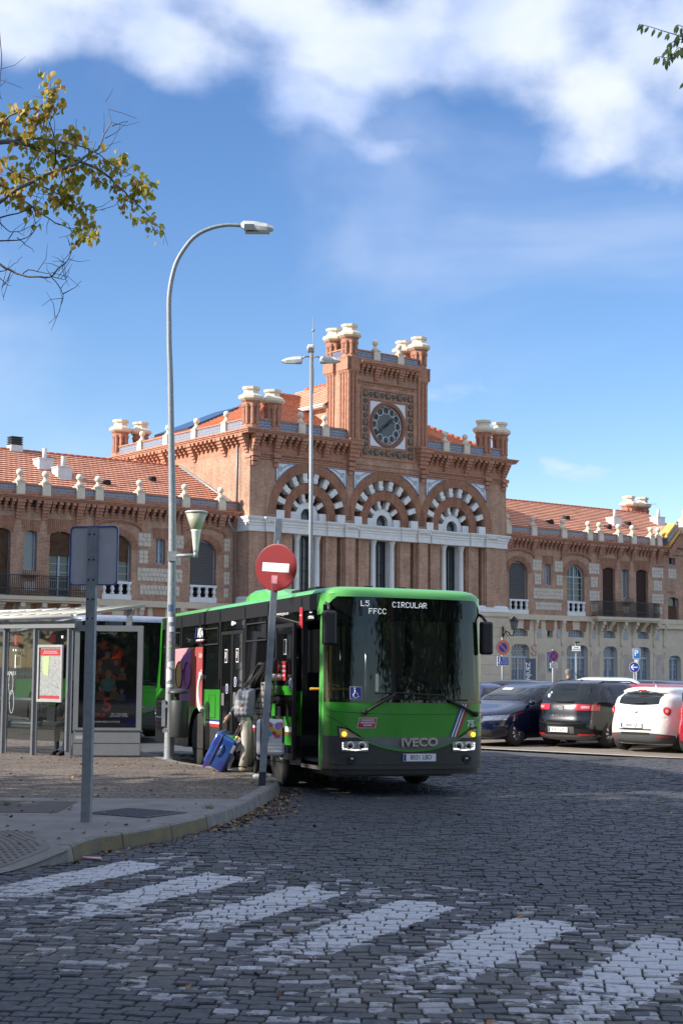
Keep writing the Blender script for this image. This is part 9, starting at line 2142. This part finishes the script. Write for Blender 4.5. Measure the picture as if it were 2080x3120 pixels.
# right hand tree: pinnate leaf sprays entering at the top right corner
T2 = thing('tree', 'green compound leaf sprays of a tree hanging into the top right corner', 'tree', (8.5, 13.0, 0))
YR = 14.0
def c8(x, y): return at(1880+x*200/1568, 40+y*240/1882, YR)
q = MB(); q.tube([(0,0,0), (-.05,.1,3.0), (-.1,.2,6.0), (-.3,.3,9.0)], [.24,.2,.15,.07], 12); l2 = MB()
def spray(P, n, k, d0, flip=0, end=True):
    pts_ = [c8(*p) for p in P]; cm = [Vector(p) for p in catmull([tuple(p) for p in pts_], 4)]; q.tube([p-T2.location for p in cm], [.006-.004*i/len(cm) for i in range(len(cm))], 5)
    for i in range(n):
        t = (i+.5)/n*(len(cm)-1); j = int(t); p = cm[j].lerp(cm[min(j+1, len(cm)-1)], t-j)
        for s_ in (0, 1):
            a = radians(d0+rt.uniform(-14, 14)+(0 if s_ else 14)); L_ = k*rt.uniform(.8, 1.15); w_ = L_*.17; d = Vector((cos(a), rt.uniform(-.5, .5), sin(a))).normalized(); n_ = Vector((-sin(a), 0, cos(a))); pl = p-T2.location+Vector((rt.uniform(-.01, .01), rt.uniform(-.03, .03), -.005))
            l2.add([pl, pl+d*L_*.3+n_*w_, pl+d*L_*.65+n_*w_*.9, pl+d*L_, pl+d*L_*.65-n_*w_*.9, pl+d*L_*.3-n_*w_], [(0,1,2,3), (0,3,4,5)], rt.choice((0, 1, 1, 2)))
spray([(1700,620),(1400,520),(1100,430),(850,350),(620,285),(500,260)], 8, .085, 245); spray([(1750,700),(1500,620),(1300,700),(1200,820),(1150,900)], 5, .09, 235)
spray([(1800,820),(1600,860),(1450,830),(1330,980),(1200,1080),(1100,1130)], 7, .095, 262); spray([(1250,800),(1280,950),(1180,1060),(1000,1040),(900,1060)], 6, .085, 240); spray([(1900,300),(1650,360),(1450,280),(1360,330)], 5, .08, 250); spray([(1800,450),(1600,470),(1450,520)], 4, .085, 250); spray([(1900,1500),(1750,1520),(1640,1600),(1560,1640)], 3, .08, 230); spray([(1950,600),(1700,700),(1560,820),(1500,900)], 6, .09, 258)
for P in ([(1700,620),(2500,900),(3600,1400)], [(1750,700),(2600,1000),(3700,1500)], [(1800,820),(2600,1100),(3700,1550)], [(1900,300),(2700,700),(3600,1350)], [(1900,1500),(2700,1500),(3700,1600)], [(1950,600),(2600,900),(3600,1400)], [(1800,450),(2600,900),(3600,1400)]): q.tube([c8(*p)-T2.location for p in P]+[Vector((-.25,.28,8.0))], [.006, .012, .02, .05], 6)
for i in range(500):
    x, y = rt.uniform(2300, 4200), rt.uniform(-600, 2200); p = c8(x, y)-T2.location+Vector((0, rt.uniform(-.6, .6), 0)); a = radians(rt.uniform(225, 280)); d = Vector((cos(a), 0, sin(a)))*.09; n_ = Vector((-sin(a), rt.uniform(-.5,.5), cos(a)))*.016; l2.add([p, p+d*.5+n_, p+d, p+d*.5-n_], [(0,1,2,3)], rt.choice((0, 1, 1, 2)))
q.build('branch', TWIG, T2); l2.build('leaf', LG_, T2)
